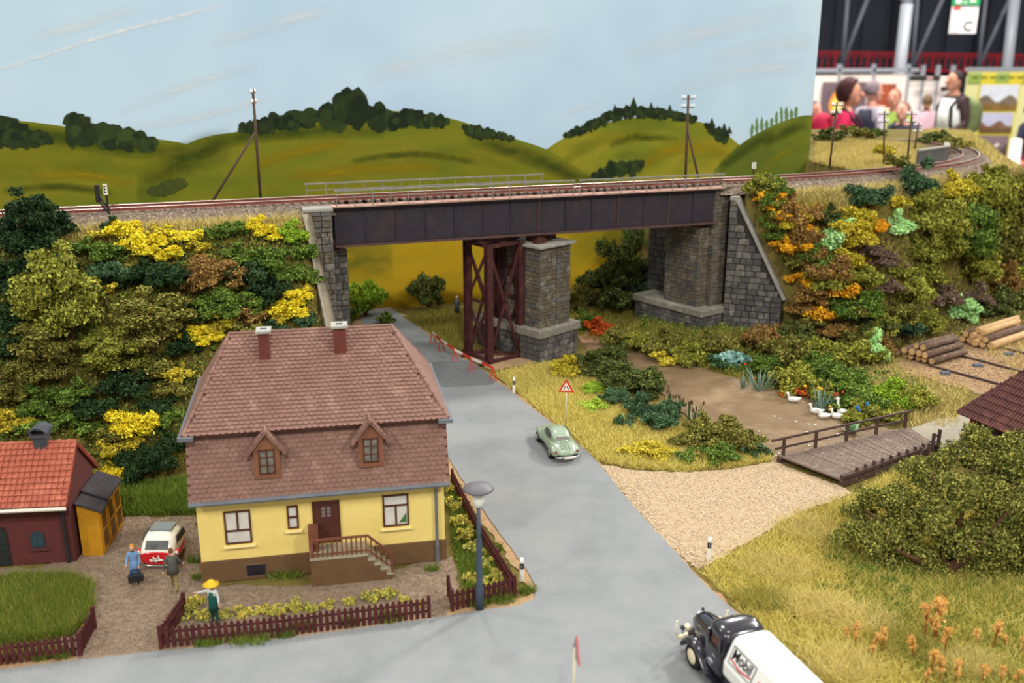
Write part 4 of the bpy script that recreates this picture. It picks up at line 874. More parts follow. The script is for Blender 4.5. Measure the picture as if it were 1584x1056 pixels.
# bank beyond the bridge and pond
ER = 'on the bank between the pier and the far abutment'
for px, py, r, col, k, fl in [(930, 430, 34, 'deep', 'm', 1), (985, 420, 34, 'deep', 'l', .9), (960, 455, 34, 'deep', 'm', .9), (915, 450, 26, 'olive', 'm', .9), (895, 465, 22, 'olive', 'm', .9), (1000, 440, 26, 'teal', 'm', .9), (905, 490, 24, 'mid', 'm', .8)]:
    bush(px, py, r, col, f'{nm[col]} bush {ER}', k, f'{nm[col]} bushes {ER}', flat=fl)
bush(958, 440, 30, 'deep', 'tall dark green tree rising to the girder between pier and far abutment', 't', None, 'broadleaf_tree', 'tree', 1.9, z=1.0, stem=True)
bush(985, 425, 24, 'mid', 'tall mid green tree close to the far abutment', 't', None, 'broadleaf_tree', 'tree', 1.9, z=1.0, stem=True)
bush(928, 497, 24, 'rust', 'rust-orange bush at the pond end behind the pier plinth', 'm', flat=.8)
bush(955, 515, 24, 'olive', 'olive bush with pale flower spikes below the far abutment ledge', 'm', flat=.8)
EP = 'along the far shore of the pond'
for px, py, r, col, k, fl in [(985, 520, 26, 'mid', 'm', .7), (1010, 530, 26, 'olive', 'm', .7), (1035, 515, 26, 'olive', 'm', .7), (1060, 540, 28, 'mid', 'm', .7), (1085, 545, 20, 'bright', 's', .7), (1090, 525, 26, 'olive', 'm', .7), (1030, 548, 20, 'gold', 's', .6), (1130, 530, 26, 'olive', 'm', .8), (1115, 555, 20, 'teal', 's', .7),
                             (1180, 525, 30, 'brown', 'm', .9), (1215, 545, 36, 'olive', 'm', .9), (1180, 560, 28, 'mid', 'm', .8), (1225, 580, 34, 'mid', 'm', .8), (1270, 560, 36, 'mid', 'l', .8), (1305, 585, 36, 'mid', 'm', .8), (1270, 600, 26, 'mid', 'm', .7), (1340, 610, 34, 'mid', 'm', .8), (1380, 600, 34, 'bright', 'm', .7), (1415, 608, 28, 'mid', 'm', .7), (1330, 630, 28, 'mid', 'm', .7), (1375, 630, 26, 'bright', 'm', .6), (1290, 618, 20, 'mid', 's', .7)]:
    col = {'mid': 'moss', 'bright': 'moss'}.get(col, col) if (px * 7 + py) % 3 else col
    bush(px, py, r, col, f'{nm[col]} bush {EP}', k, f'{nm[col]} bushes {EP}', flat=fl * 1.15)
# embankment beyond the bridge
EE = 'on the embankment between the wing wall and the log yard'
for px, py, r, col, k, fl in [(1232, 420, 22, 'amber', 'm', .8), (1240, 450, 22, 'amber', 'm', .8), (1234, 480, 24, 'brown', 'm', .8), (1230, 512, 26, 'brown', 'm', .8), (1238, 392, 20, 'mid', 'm', .8), (1222, 358, 22, 'mid', 'm', .8), (1196, 335, 20, 'olive', 'm', .8), (1238, 540, 26, 'olive', 'm', .8), (1218, 545, 24, 'brown', 'm', .8), (1175, 350, 24, 'olive', 'm', .8), (1185, 375, 26, 'mid', 'm', .9), (1205, 330, 22, 'olive', 'm', .7), (1215, 380, 26, 'brown', 'm', .8), (1245, 325, 24, 'brown', 'm', .7), (1275, 330, 24, 'deep', 'm', .7), (1240, 360, 22, 'amber', 'm', .7), (1180, 410, 18, 'amber', 's', .7), (1200, 420, 26, 'amber', 'm', .8), (1215, 450, 24, 'amber', 'm', .8), (1290, 345, 24, 'amber', 'm', .7), (1330, 335, 28, 'amber', 'm', .7), (1355, 345, 22, 'amber', 'm', .7),
                             (1345, 300, 28, 'teal', 'm', .8), (1420, 290, 30, 'teal', 'm', 1), (1385, 312, 18, 'amber', 's', .8), (1320, 365, 28, 'gold', 'm', .8), (1260, 405, 26, 'mid', 'm', .8), (1310, 400, 28, 'gold', 'm', .8), (1330, 430, 26, 'mid', 'm', .8), (1280, 440, 30, 'olive', 'm', .8), (1330, 470, 32, 'mid', 'm', .8), (1235, 470, 30, 'brown', 'm', .9), (1265, 500, 36, 'brown', 'l', .8), (1210, 490, 30, 'brown', 'm', .9), (1230, 520, 30, 'deep', 'm', .8), (1310, 505, 34, 'mid', 'm', .8), (1355, 500, 34, 'mid', 'm', .8), (1380, 480, 30, 'olive', 'm', .8), (1405, 450, 30, 'mid', 'm', .8), (1345, 540, 30, 'mid', 'm', .8), (1395, 505, 24, 'teal', 'm', .8), (1300, 540, 32, 'mid', 'm', .8), (1425, 490, 28, 'olive', 'm', .7), (1430, 425, 26, 'olive', 'm', .8), (1390, 420, 18, 'mid', 's', .8),
                             (1440, 340, 44, 'olive', 'l', .9), (1475, 370, 50, 'mid', 'l', .9), (1440, 385, 40, 'olive', 'l', .9), (1500, 410, 36, 'mid', 'm', .9), (1510, 300, 44, 'olive', 'l', .9), (1475, 290, 30, 'gold', 'm', .8), (1540, 330, 36, 'olive', 'm', .9), (1555, 380, 36, 'olive', 'm', .9), (1570, 430, 36, 'mid', 'm', .9), (1540, 430, 30, 'brown', 'm', .9), (1500, 455, 30, 'violet', 'm', .7), (1460, 450, 30, 'violet', 'm', .7), (1365, 390, 26, 'violet', 'm', .5), (1375, 430, 26, 'violet', 'm', .5), (1345, 375, 26, 'violet', 'm', .5), (1530, 470, 30, 'deep', 'm', .7), (1575, 460, 30, 'deep', 'm', .8), (1560, 300, 32, 'olive', 'm', .9), (1580, 345, 34, 'mid', 'm', .9), (1530, 275, 26, 'olive', 'm', .8)]:
    col = {'mid': 'moss', 'olive': 'moss'}.get(col, col) if (px * 7 + py) % 3 else col
    if col == 'amber' and (px + py) % 2: col = 'gold'
    bush(px, py, r * 1.06, col, f'{nm[col]} bush {EE}', k, f'{nm[col]} bushes {EE}', flat=fl * 1.3)
for k, (d, ds, z, r, col) in enumerate([(-9.2, .2, .2, 1.4, 'brown'), (-8.2, .0, .2, 1.5, 'olive'), (-7.0, .1, 1.2, 1.5, 'brown'), (-6.2, .2, 2.6, 1.4, 'amber'), (-5.4, .2, 4.0, 1.4, 'brown'), (-4.8, .6, 5.6, 1.2, 'amber'), (-4.2, .6, 7.0, 1.2, 'olive'), (-3.6, .7, 8.2, 1.2, 'amber'), (-3.0, .7, 9.4, 1.1, 'mid'), (-2.5, .7, 10.6, 1.0, 'mid'), (-8.6, 1.4, 1.2, 1.5, 'deep'), (-7.4, 1.6, 3.0, 1.5, 'olive'), (-6.4, 1.6, 4.6, 1.4, 'amber'), (-5.4, 1.6, 6.2, 1.3, 'amber'), (-4.4, 1.6, 7.8, 1.2, 'brown'), (-5.6, .0, 1.6, 1.4, 'olive'), (-4.9, .1, 3.0, 1.2, 'brown')]):
    x_, y_ = xy(19.3 + 1.12 * max(-d - .8, 0) + ds - .95, d)
    bush(0, 0, 1.2 * r * FPX / depth(x_, y_, z) / 1.08, col, f'{nm[col]} bush {EE}', 'm', f'{nm[col]} bushes {EE}', flat=.85, at_=(x_, y_, z))
for px, py, r, lb in [(1268, 375, 30, 'pale mint green bush below the railway, largest of the mint bushes'), (1295, 348, 18, 'small pale mint bush between amber bushes just under the track'), (1390, 347, 22, 'round pale mint bush beside the big olive tree'), (1245, 415, 13, 'tiny pale mint bush among amber bushes by the wing wall'), (1485, 482, 24, 'pale mint bush on the grass behind the log pile'), (1340, 540, 30, 'pale mint bush at the edge of the log yard')]:
    bush(px, py, r, 'mint', lb, 's' if r < 20 else 'm', None, flat=1.25)
# between road and pond
EM = 'on the grass between the road and the pond'
for px, py, r, col, k, fl in [(875, 560, 26, 'gold', 'm', .8), (925, 552, 34, 'deep', 'm', .8), (960, 575, 36, 'deep', 'l', .8), (990, 578, 34, 'deep', 'm', .8), (945, 535, 26, 'deep', 'm', .8), (1005, 595, 22, 'deep', 'm', .7), (920, 588, 24, 'bright', 'm', .5), (915, 612, 26, 'bright', 'm', .4), (950, 605, 24, 'teal', 'm', .8), (990, 620, 30, 'teal', 'm', .8), (1020, 640, 30, 'teal', 'm', .8), (1040, 625, 20, 'teal', 's', .9), (967, 648, 16, 'teal', 's', .9),
                             (1090, 655, 34, 'olive', 'm', .9), (1120, 665, 36, 'olive', 'l', .9), (1065, 670, 28, 'olive', 'm', .8), (1150, 675, 28, 'olive', 'm', .8), (1110, 690, 30, 'mid', 'm', .6), (985, 685, 24, 'gold', 's', .6), (1015, 688, 26, 'gold', 'm', .6), (1060, 695, 22, 'mid', 's', .6), (1165, 690, 18, 'teal', 's', 1.0), (1188, 697, 9, 'teal', 's', 1.2)]:
    bush(px, py, r, col, f'{nm[col]} bush {EM}', k, f'{nm[col]} bushes {EM}', flat=fl, z=0)
# blooming bushes along the garden fences
EG = 'inside the brown garden fence'
for px, py, r in [(285, 940, 16), (300, 925, 16), (315, 945, 15), (345, 945, 13), (375, 942, 13), (405, 938, 13), (430, 940, 14), (455, 932, 14), (480, 936, 11), (505, 930, 11), (540, 925, 11), (575, 918, 14), (600, 912, 15), (625, 922, 10), (650, 930, 9)]:
    bush(px, py, r, 'rose', f'yellow flowering rose bush {EG} in front of the house', 's', f'rose bushes {EG}', z=0, name='rose_bush')
for px, py, r in [(700, 750, 13), (703, 775, 15), (712, 800, 17), (722, 820, 17), (735, 842, 17), (752, 866, 14), (768, 884, 13), (730, 890, 12), (748, 895, 12), (780, 892, 9)]:
    bush(px, py, r, 'rose', 'yellow flowering rose bush between the house end and the roadside fence', 's', 'rose bushes beside the house', z=0, name='rose_bush')
for px, py, r in [(15, 968, 11), (40, 972, 11), (65, 970, 12), (95, 968, 11), (120, 962, 11), (135, 950, 9)]:
    bush(px, py, r, 'rose', 'low yellow flowering bush behind the fence of the grass plot', 's', 'bushes round the grass plot', z=0, flat=.6, name='rose_bush')
# the large tree by the footbridge, with bare branches showing
def big_tree(name, base, blobs, col, label, stems):
    root = thing(name, label, 'tree', base)
    tb = MB()
    for pts, rr in stems: tb.tube(pts, rr, 6)
    tb.obj('branches', M_twig, root)
    rng = np.random.default_rng(5); P, D = foliage_points(clump(blobs, rng, 9, 0.45), 78000, rng); keep = P[:, 2] > 0.05; P, D = P[keep], D[keep]
    V, F = leaves(P, D, 0.085, rng); ob = link('crown', fastmesh('crown', V, F, LEAF[col]), root)
    cb = MB()
    for x, y, z, r in blobs: cb.sphere((x, y, z), r * 0.4, 7, 5)
    cb.obj('shaded_core', LEAF['deep'], root)  # solid spheres in a darker leaf green: shade painted into the crown's heart
    return root
bx_, by_ = G(1470, 905)
bl = []
for px, py, r, Yd in [(1330, 800, 30, 2), (1310, 830, 26, 0.5), (1345, 770, 26, 2), (1370, 840, 40, 0), (1385, 785, 40, 1.5), (1425, 740, 38, 2), (1440, 800, 46, 0), (1500, 710, 40, 2), (1510, 680, 26, 2.2), (1490, 770, 48, 0), (1560, 730, 44, 1.5), (1560, 800, 50, 0), (1520, 840, 46, -0.6), (1580, 880, 44, -0.8), (1500, 890, 34, -1.0), (1610, 780, 50, 0), (1540, 915, 26, -1.4), (1470, 850, 40, -0.8), (1420, 860, 30, -0.4), (1640, 840, 60, 0), (1400, 815, 36, 0.6), (1465, 765, 36, 0.8), (1530, 775, 40, 0.4), (1590, 835, 44, -.4), (1550, 865, 38, -.8), (1450, 885, 26, -.8), (1375, 872, 24, -.4), (1345, 835, 30, .2), (1545, 700, 30, 2), (1580, 700, 34, 2), (1460, 720, 24, 2)]:
    p = A(px, py, by_ + 2.2 + Yd); bl.append((p[0] - bx_, p[1] - by_, p[2], r * depth(*p) / FPX))
st = []
for px, py, Yd in [(1385, 850, -0.2), (1500, 830, -0.9), (1440, 730, 1.8), (1560, 790, -.3), (1510, 700, 2), (1340, 790, 1.5), (1580, 900, -1.2), (1500, 905, -1.4)]:
    p = A(px, py, by_ + 1.6 + Yd); q = Vector((p[0] - bx_, p[1] - by_, p[2])); st.append(([(0.3, 1.2, 0), (0.3 + q.x * .4, 1.2 + (q.y - 1.2) * .5, q.z * .35), tuple(q)], [0.3, 0.18, 0.07]))
big_tree('pine_tree', (bx_, by_, 0), bl, 'pine', 'large spreading dark green tree with bare branches beside the wooden footbridge', st)
for px, py, r in [(1290, 855, 12), (1330, 870, 14), (1350, 875, 12), (1395, 872, 15), (1420, 880, 12), (1375, 890, 13), (1400, 905, 14), (1395, 935, 12), (1270, 900, 10), (1300, 905, 9)]:
    bush(px, py, r, 'mid', 'small green herb in the dry meadow below the big tree', 's', 'herbs in the dry meadow', z=0, flat=.7, name='herb_plant', cat='plant')

# grass: thin blades, far too many to count
def grass(name, poly, n, h, w, m, label, zf=None, lean=0.5, holes=()):
    poly = np.array(poly); lo, hi = poly.min(0), poly.max(0); P = RNG.uniform(lo, hi, (int(n * 2.4), 2)); P = P[inside(P, poly)]
    for q in holes: P = P[~inside(P, np.array(q))]
    P = P[:n]; k = len(P)
    if not k: return
    z = ground(P[:, 0], P[:, 1]) if zf is None else np.full(k, zf)
    B0 = np.column_stack([P, z - 0.03]); a = RNG.uniform(0, 6.283, k); hh = RNG.uniform(h[0], h[1], k)
    side = np.column_stack([np.cos(a), np.sin(a), np.zeros(k)]) * w; ln = RNG.normal(size=(k, 2)) * lean
    tip = B0 + np.column_stack([ln * hh[:, None], hh])
    V = np.stack([B0 - side, B0 + side, tip], 1).reshape(-1, 3); F = np.arange(3 * k).reshape(-1, 3)
    return tag(link(name, fastmesh(name, V, F, m)), label, 'grass', kind='stuff')
GY = mat('dry_yellow_grass', (160, 144, 58), 0.85, (202, 186, 92), 1, 2, 0, None, 0.1, c3=(226, 212, 132), island=True)
GG = mat('fresh_green_grass', (70, 92, 30), 0.85, (104, 126, 44), 1, 2, 0, None, 0.1, c3=(146, 158, 72), island=True)
GO = mat('olive_grass', (112, 106, 42), 0.85, (150, 142, 62), 1, 2, 0, None, 0.1, c3=(176, 166, 88), island=True)
GS = mat('pale_straw_grass', (176, 158, 88), 0.85, (202, 184, 112), 1, 2, 0, None, 0.1, c3=(220, 204, 136), island=True)
px_poly = lambda L, z=0: [G(*p, z) for p in L]
grass('meadow_grass', px_poly([(1262, 1052), (1200, 995), (1150, 950), (1108, 905), (1086, 882), (1112, 868), (1170, 836), (1240, 792), (1318, 768), (1400, 720), (1640, 780), (1640, 1130), (1380, 1130), (1345, 1130)]), 80000, (0.12, 0.5), 0.02, GY, 'dry yellow meadow grass between the road and the big tree', lean=0.9)
for k, (px, py, w) in enumerate([(1200, 880, 60), (1260, 940, 50), (1180, 930, 40), (1330, 960, 50), (1250, 820, 50), (1400, 1000, 50), (1300, 1030, 60), (1500, 1030, 50)]):
    c = G(px, py); r = w * depth(c[0], c[1], 0) / FPX
    grass('meadow_grass', [(c[0] + r * math.cos(t * 0.785), c[1] + 0.8 * r * math.sin(t * 0.785)) for t in range(8)], 2600, (0.15, 0.6), 0.02, [GS, GO][k % 3 == 2], 'patches of paler grass in the dry yellow meadow', lean=0.9)
grass('meadow_grass', px_poly([(1270, 830), (1420, 840), (1640, 850), (1640, 1100), (1480, 1100), (1350, 980)]), 14000, (0.2, 0.55), 0.022, GG, 'greener grass under the big tree')
grass('verge_grass', px_poly([(622, 492), (665, 478), (730, 476), (735, 548), (700, 540), (665, 516)]), 9000, (0.2, 0.5), 0.03, GO, 'olive grass strip between the road bend and the painted field')
grass('verge_grass', px_poly([(765, 580), (830, 565), (900, 560), (960, 610), (1040, 660), (1170, 690), (1195, 712), (1130, 724), (1060, 729), (985, 725), (925, 714), (890, 680), (840, 640), (800, 606)]), 52000, (0.15, 0.55), 0.024, GY, 'dry yellow grass between the road and the pond', lean=0.8)
grass('plot_grass', px_poly([(-20, 905), (20, 893), (110, 893), (145, 908), (142, 955), (110, 985), (-20, 1000)]), 20000, (0.3, 0.7), 0.02, GG, 'lush green grass plot in front of the brick shed', lean=0.35)
grass('plot_grass', px_poly([(-20, 905), (20, 893), (110, 893), (145, 908), (142, 955), (110, 985), (-20, 1000)]), 7000, (0.3, 0.7), 0.02, GO, 'lighter blades in the grass plot in front of the brick shed', lean=0.4)
grass('yard_grass', px_poly([(165, 755), (295, 740), (305, 795), (180, 800)]), 9000, (0.2, 0.6), 0.025, GG, 'green grass behind the yard between shed and house')
grass('slope_grass', [xy(-60, -16), xy(-19.9, -15.6), xy(-19.9, -2.2), xy(-60, -2.2)], 42000, (0.25, 0.8), 0.035, GO, 'olive undergrowth grass on the embankment slope behind the house')
grass('crest_grass', [xy(-60, -2.6), xy(-19.8, -2.6), xy(-19.8, -0.5), xy(-60, -0.5)], 16000, (0.25, 0.75), 0.03, GS, 'pale grass fringe along the ballast above the house')
grass('slope_grass', [xy(23.5, -9.5), xy(50, -6), xy(58, 2), xy(62, 6), xy(55, 7), xy(42, -0.4), xy(30, -2.2), xy(20.5, -2)], 34000, (0.25, 0.8), 0.035, GO, 'olive undergrowth grass on the embankment above the log yard')
grass('hill_grass', [G(*p, 14.0) for p in [(1500, 258), (1518, 243), (1514, 228), (1480, 218), (1420, 213), (1440, 206), (1500, 210), (1580, 250), (1640, 300), (1640, 330), (1560, 300), (1520, 272)]], 16000, (0.2, 0.6), 0.05, GS, 'straw coloured grass outside the curve of the railway')
grass('crest_grass', [xy(19.5, -2.8), xy(30, -2.8), xy(42, -1.2), xy(50, 3.5), xy(56, 9), xy(56, 12), xy(49, 6.4), xy(41, 1.2), xy(30, -0.3), xy(19.5, -0.6)], 16000, (0.25, 0.8), 0.03, GS, 'pale grass fringe along the ballast beyond the bridge')
HILLP = [G(*p, 14.2) for p in [(1256, 262), (1300, 259), (1380, 256.5), (1415, 254), (1425, 246), (1440, 232), (1420, 226), (1380, 222), (1330, 219), (1262, 218)]]
grass('hill_grass', HILLP, 36000, (0.2, 0.6), 0.05, GS, 'straw coloured grass inside the curve of the railway')
grass('shore_grass', px_poly([(1240, 560), (1400, 545), (1480, 505), (1640, 450), (1640, 480), (1500, 515), (1395, 565), (1500, 600), (1480, 660), (1420, 660), (1350, 650)]), 20000, (0.2, 0.6), 0.03, GS, 'pale grass round the log yard and far pond shore')
grass('shore_grass', px_poly([(880, 480), (990, 480), (1100, 510), (1240, 560), (1280, 615), (1160, 588), (1010, 548), (930, 530), (880, 520)]), 16000, (0.2, 0.6), 0.03, GO, 'olive grass along the pond bank under the bridge')
grass('garden_grass', px_poly([(694, 760), (712, 760), (790, 890), (720, 915), (700, 850)]), 5000, (0.2, 0.5), 0.02, GG, 'green garden grass beside the house end')
for k, (px, py, w) in enumerate([(320, 997, 24), (385, 992, 34), (440, 985, 18), (470, 972, 20), (540, 965, 18), (600, 958, 26), (740, 935, 20), (775, 930, 22), (815, 915, 16), (60, 1018, 22), (95, 1015, 20), (20, 1018, 20), (300, 870, 10), (305, 895, 10), (445, 890, 22), (425, 892, 12), (668, 882, 12), (765, 850, 12), (780, 880, 10)]):
    c = G(px, py); r = w * depth(c[0], c[1], 0) / FPX
    grass('grass_tuft', [(c[0] + r * math.cos(t * 0.785), c[1] + 0.55 * r * math.sin(t * 0.785)) for t in range(8)], int(60 + r * r * 500), (0.2, 0.6), 0.022, GG, 'green grass tufts along the garden fences and house plinth', lean=0.4)
grass('meadow_grass', px_poly([(1640, 780), (1900, 800), (2100, 1130), (1640, 1130)]), 26000, (0.12, 0.5), 0.024, GY, 'dry yellow meadow grass beyond the big tree', lean=0.9)
# loose pebbles on drive and path
def scatter(name, poly, n, r, m, label):
    poly = np.array(poly); P = RNG.uniform(poly.min(0), poly.max(0), (n * 3, 2)); P = P[inside(P, poly)][:n]
    V, F = pebbles(np.column_stack([P, np.full(len(P), 0.05)]), *r); tag(link(name, fastmesh(name, V, F, m)), label, 'gravel', kind='stuff')
M_peb = mat('pale_pebbles', (176, 152, 122), 0.95, (206, 188, 160), 1, 2, 0, None, 0.1, c3=(150, 126, 100), island=True)
M_pebd = mat('brown_pebbles', (112, 94, 78), 0.95, (140, 122, 104), 1, 2, 0, None, 0.1, c3=(162, 146, 126), island=True)
scatter('gravel_pebbles', px_poly([(925, 718), (985, 728), (1060, 731), (1130, 726), (1195, 714), (1300, 752), (1318, 764), (1240, 790), (1160, 838), (1105, 868), (1080, 880), (1030, 838), (985, 788), (945, 742)]), 5000, (0.02, 0.06), M_peb, 'pale pebbles on the gravel path to the footbridge')
scatter('gravel_pebbles', px_poly([(930, 722), (960, 735), (1010, 800), (1085, 868), (1105, 875), (1075, 880), (1030, 838), (985, 788), (945, 742)]), 500, (0.05, 0.12), M_peb, 'coarse pale stones along the asphalt edge')
scatter('gravel_pebbles', px_poly([(0, 880), (60, 878), (165, 838), (180, 800), (300, 800), (315, 905), (500, 905), (700, 865), (690, 950), (560, 965), (240, 1006), (130, 1016), (140, 940), (100, 895)]), 9000, (0.015, 0.04), M_pebd, 'fine brown gravel of the yard in front of the house')
scatter('bark_chips', px_poly([(1392, 556), (1430, 532), (1560, 490), (1640, 472), (1640, 630), (1520, 605), (1450, 588), (1400, 573)]), 4000, (0.03, 0.08), mat('bark_chip', (110, 80, 60), 0.95, (150, 120, 92), 1, 2, 0, None, 0.1, c3=(190, 160, 124), island=True), 'bark chips littering the log yard')

# leafy undergrowth that covers the slopes between the bushes
def undergrowth(poly, n, m, label, size=0.16):
    poly = np.array(poly); P = RNG.uniform(poly.min(0), poly.max(0), (n * 3, 2)); P = P[inside(P, poly)][:n]
    g = 0.5 + 0.5 * np.sin(P[:, 0] * 1.7 + 2 * np.sin(P[:, 1])) * np.sin(P[:, 1] * 1.9 + np.sin(P[:, 0] * 2.3)); P = P[RNG.uniform(0, 1, len(P)) < 0.25 + g]
    Q = np.column_stack([P, ground(P[:, 0], P[:, 1]) + RNG.uniform(0.0, 0.55, len(P))]); D = np.tile([0.0, -0.5, 0.8], (len(Q), 1))
    V, F = leaves(Q, D, size, RNG); tag(link('undergrowth', fastmesh('undergrowth', V, F, m)), label, 'undergrowth', kind='stuff')
UL = [xy(-60, -16), xy(-20.1, -15.6), xy(-20.1, -2.8), xy(-60, -2.8)]
UR = [xy(27.5, -9.5), xy(50, -6), xy(58, 2), xy(62, 6), xy(55, 6), xy(42, -1.4), xy(30, -3.4), xy(20.9, -2.4)]
undergrowth(UL, 14000, LEAF['mid'], 'mid green leafy undergrowth on the embankment behind the house'); undergrowth(UL, 9000, LEAF['olive'], 'olive leafy undergrowth on the embankment behind the house')
undergrowth(UL, 6000, LEAF['dark'], 'dark ivy-like undergrowth on the embankment behind the house')
undergrowth(UR, 9000, LEAF['olive'], 'olive leafy undergrowth on the embankment above the log yard'); undergrowth(UR, 7000, LEAF['violet'], 'bare brown undergrowth on the embankment above the log yard')
undergrowth([xy(24, -8), xy(31, -8), xy(31, -2.5), xy(21.2, -2.4)], 2000, LEAF['amber'], 'amber blossoming undergrowth beside the wing wall', 0.13)
undergrowth(px_poly([(985, 505), (1100, 515), (1250, 560), (1420, 590), (1450, 630), (1300, 640), (1160, 588), (1010, 548)]), 4500, LEAF['mid'], 'green undergrowth along the far pond shore')
# what tells the many bushes apart: size, height on the slope, and the nearest bush of another colour
REG = [(EL, 'behind the house', 0), (EE, 'above the log yard', 0), (EP, 'along the far pond shore', 1), (EM, 'between road and pond', 1), (ER, 'between pier and far abutment', 1)]
for root, p, r, col in BUSHES:
    lb = root['label']
    for full, short, flat_ in REG:
        if lb.endswith(full):
            near = sorted((math.dist(p, q), c) for o, q, _, c in BUSHES if c != col and o['category'] == 'bush')
            size = 'small ' if r < 1.1 else ('large ' if r > 2.0 else '')
            zone = short if flat_ else (('high on the slope ' if p[2] > 9.5 else 'mid-slope ' if p[2] > 4 else 'low on the slope ') + short)
            root['label'] = root_l = f'{size}{nm[col]} bush {zone}, by {"an" if nm[near[0][1]][0] in "ao" else "a"} {nm[near[0][1]]} one'

    if len(root['label'].split()) > 16: root['label'] = root['label'].split(', by ')[0]
# ------------------------------------------------------------------ people (body grown from a skeleton)
def person(name, label, loc, rz, h, pose, cols, extra=None, face=True, group=None, sub=1):
    """pose: joint -> (x,y,z) for a body 1.75 tall that looks along -y; cols: top, legs, shoes, skin, hair, sleeve"""
    J = {'pelvis': (0, 0, .95), 'waist': (0, 0, 1.1), 'chest': (0, 0, 1.30), 'neck': (0, 0, 1.47), 'skull': (0, -.01, 1.56), 'shl': (.17, 0, 1.40), 'shr': (-.17, 0, 1.40), 'ell': (.23, .02, 1.14), 'elr': (-.23, .02, 1.14),
         'wrl': (.25, -.06, .90), 'wrr': (-.25, -.06, .90), 'hpl': (.09, 0, .90), 'hpr': (-.09, 0, .90), 'knl': (.10, -.01, .50), 'knr': (-.10, -.01, .50), 'anl': (.10, .02, .09), 'anr': (-.10, .02, .09), 'tol': (.11, -.15, .035), 'tor': (-.11, -.15, .035)}
    J.update(pose)
    R = {'pelvis': (.155, .115), 'waist': (.14, .105), 'chest': (.165, .115), 'neck': (.058, .058), 'skull': (.06, .06), 'shl': (.075, .075), 'shr': (.075, .075), 'ell': (.05, .05), 'elr': (.05, .05), 'wrl': (.034, .034), 'wrr': (.034, .034),
         'hpl': (.10, .10), 'hpr': (.10, .10), 'knl': (.068, .068), 'knr': (.068, .068), 'anl': (.046, .046), 'anr': (.046, .046), 'tol': (.038, .034), 'tor': (.038, .034)}
    E = [('pelvis', 'waist', 0), ('waist', 'chest', 0), ('chest', 'neck', 0), ('neck', 'skull', 3), ('chest', 'shl', 0), ('shl', 'ell', 0), ('ell', 'wrl', 5), ('chest', 'shr', 0), ('shr', 'elr', 0), ('elr', 'wrr', 5),
         ('pelvis', 'hpl', 1), ('hpl', 'knl', 1), ('knl', 'anl', 1), ('anl', 'tol', 2), ('pelvis', 'hpr', 1), ('hpr', 'knr', 1), ('knr', 'anr', 1), ('anr', 'tor', 2)]
    names = list(J); ix = {n: i for i, n in enumerate(names)}
    me = bpy.data.meshes.new('skeleton'); me.from_pydata([J[n] for n in names], [(ix[a], ix[b]) for a, b, _ in E], []); tmp = bpy.data.objects.new('skeleton', me); COL.objects.link(tmp)
    sk = tmp.modifiers.new('skin', 'SKIN'); sk.use_smooth_shade = True
    for n in names:
        d = me.skin_vertices[0].data[ix[n]]; d.radius = R[n]; d.use_root = n == 'pelvis'
    sb = tmp.modifiers.new('sub', 'SUBSURF'); sb.levels = sub; sb.render_levels = sub
    dg = bpy.context.evaluated_depsgraph_get(); ev = tmp.evaluated_get(dg); em = ev.to_mesh()
    V = [tuple(v.co) for v in em.vertices]; Fs = [list(p.vertices) for p in em.polygons]; ev.to_mesh_clear(); bpy.data.objects.remove(tmp); bpy.data.meshes.remove(me)
    mb = MB(); k = h / 1.75; mb.v = V[:]; mb.f = Fs
    segs = [(Vector(J[a]), Vector(J[b]), m) for a, b, m in E]
    for f in Fs:
        c = sum((Vector(V[i]) for i in f), Vector()) / len(f); best = (9, 0)
        for a, b, m in segs:
            t = max(0, min(1, (c - a).dot(b - a) / (b - a).length_squared)); d = (a + (b - a) * t - c).length
            if d < best[0]: best = (d, m)
        mb.mi.append(best[1])
    hd = Vector(J['skull']) + Vector((0, -.015, .075)); mb.cur = 3
    mb.sphere(hd, 0.1, 14, 10, (.78, .98, 1.2)); mb.sphere(hd + Vector((0, -.045, -.06)), 0.062, 8, 6, (.85, .9, .9))
    mb.tube([hd + Vector((0, -.095, .02)), hd + Vector((0, -.125, -.02)), hd + Vector((0, -.095, -.03))], [.008, .018, .012], 6)
    for s_ in (-1, 1): mb.sphere(hd + Vector((s_ * .08, .01, -.01)), .026, 6, 5, (.4, .8, 1.2))
    if face:
        mb.cur = 4
        for s_ in (-1, 1): mb.sphere(hd + Vector((s_ * .033, -.086, .012)), .009, 6, 5, (1, .6, .6)); mb.tube([hd + Vector((s_ * .02, -.094, .036)), hd + Vector((s_ * .048, -.083, .038))], .003, 4)
        mb.cur = 6; mb.tube([hd + Vector((-.025, -.098, -.058)), hd + Vector((0, -.106, -.06)), hd + Vector((.025, -.098, -.058))], .006, 5)
    mb.cur = 3                                                # hands: palm, four fingers of different length and a thumb
    for w_, e_, s_ in (('wrl', 'ell', 1), ('wrr', 'elr', -1)):
        w0 = Vector(J[w_]); d = (w0 - Vector(J[e_])).normalized(); n = d.cross(Vector((0, -1, .25))).normalized() * s_; a = n.cross(d).normalized()
        mb.tube([w0, w0 + d * .03, w0 + d * .085], [.028, .038, .036], 8)
        for q, ln in ((-.028, .062), (-.009, .075), (.010, .070), (.029, .055)):
            p0 = w0 + d * .08 + a * q; mb.tube([p0, p0 + d * ln * .55, p0 + d * ln * .9 - n * ln * .35], [.0095, .009, .007], 5)
        p0 = w0 + d * .03 - a * .034; mb.tube([p0, p0 + d * .03 - a * .025, p0 + d * .06 - a * .03 - n * .01], [.012, .011, .008], 5)
    mb.v = [(x * k, y * k, z * k) for x, y, z in mb.v]
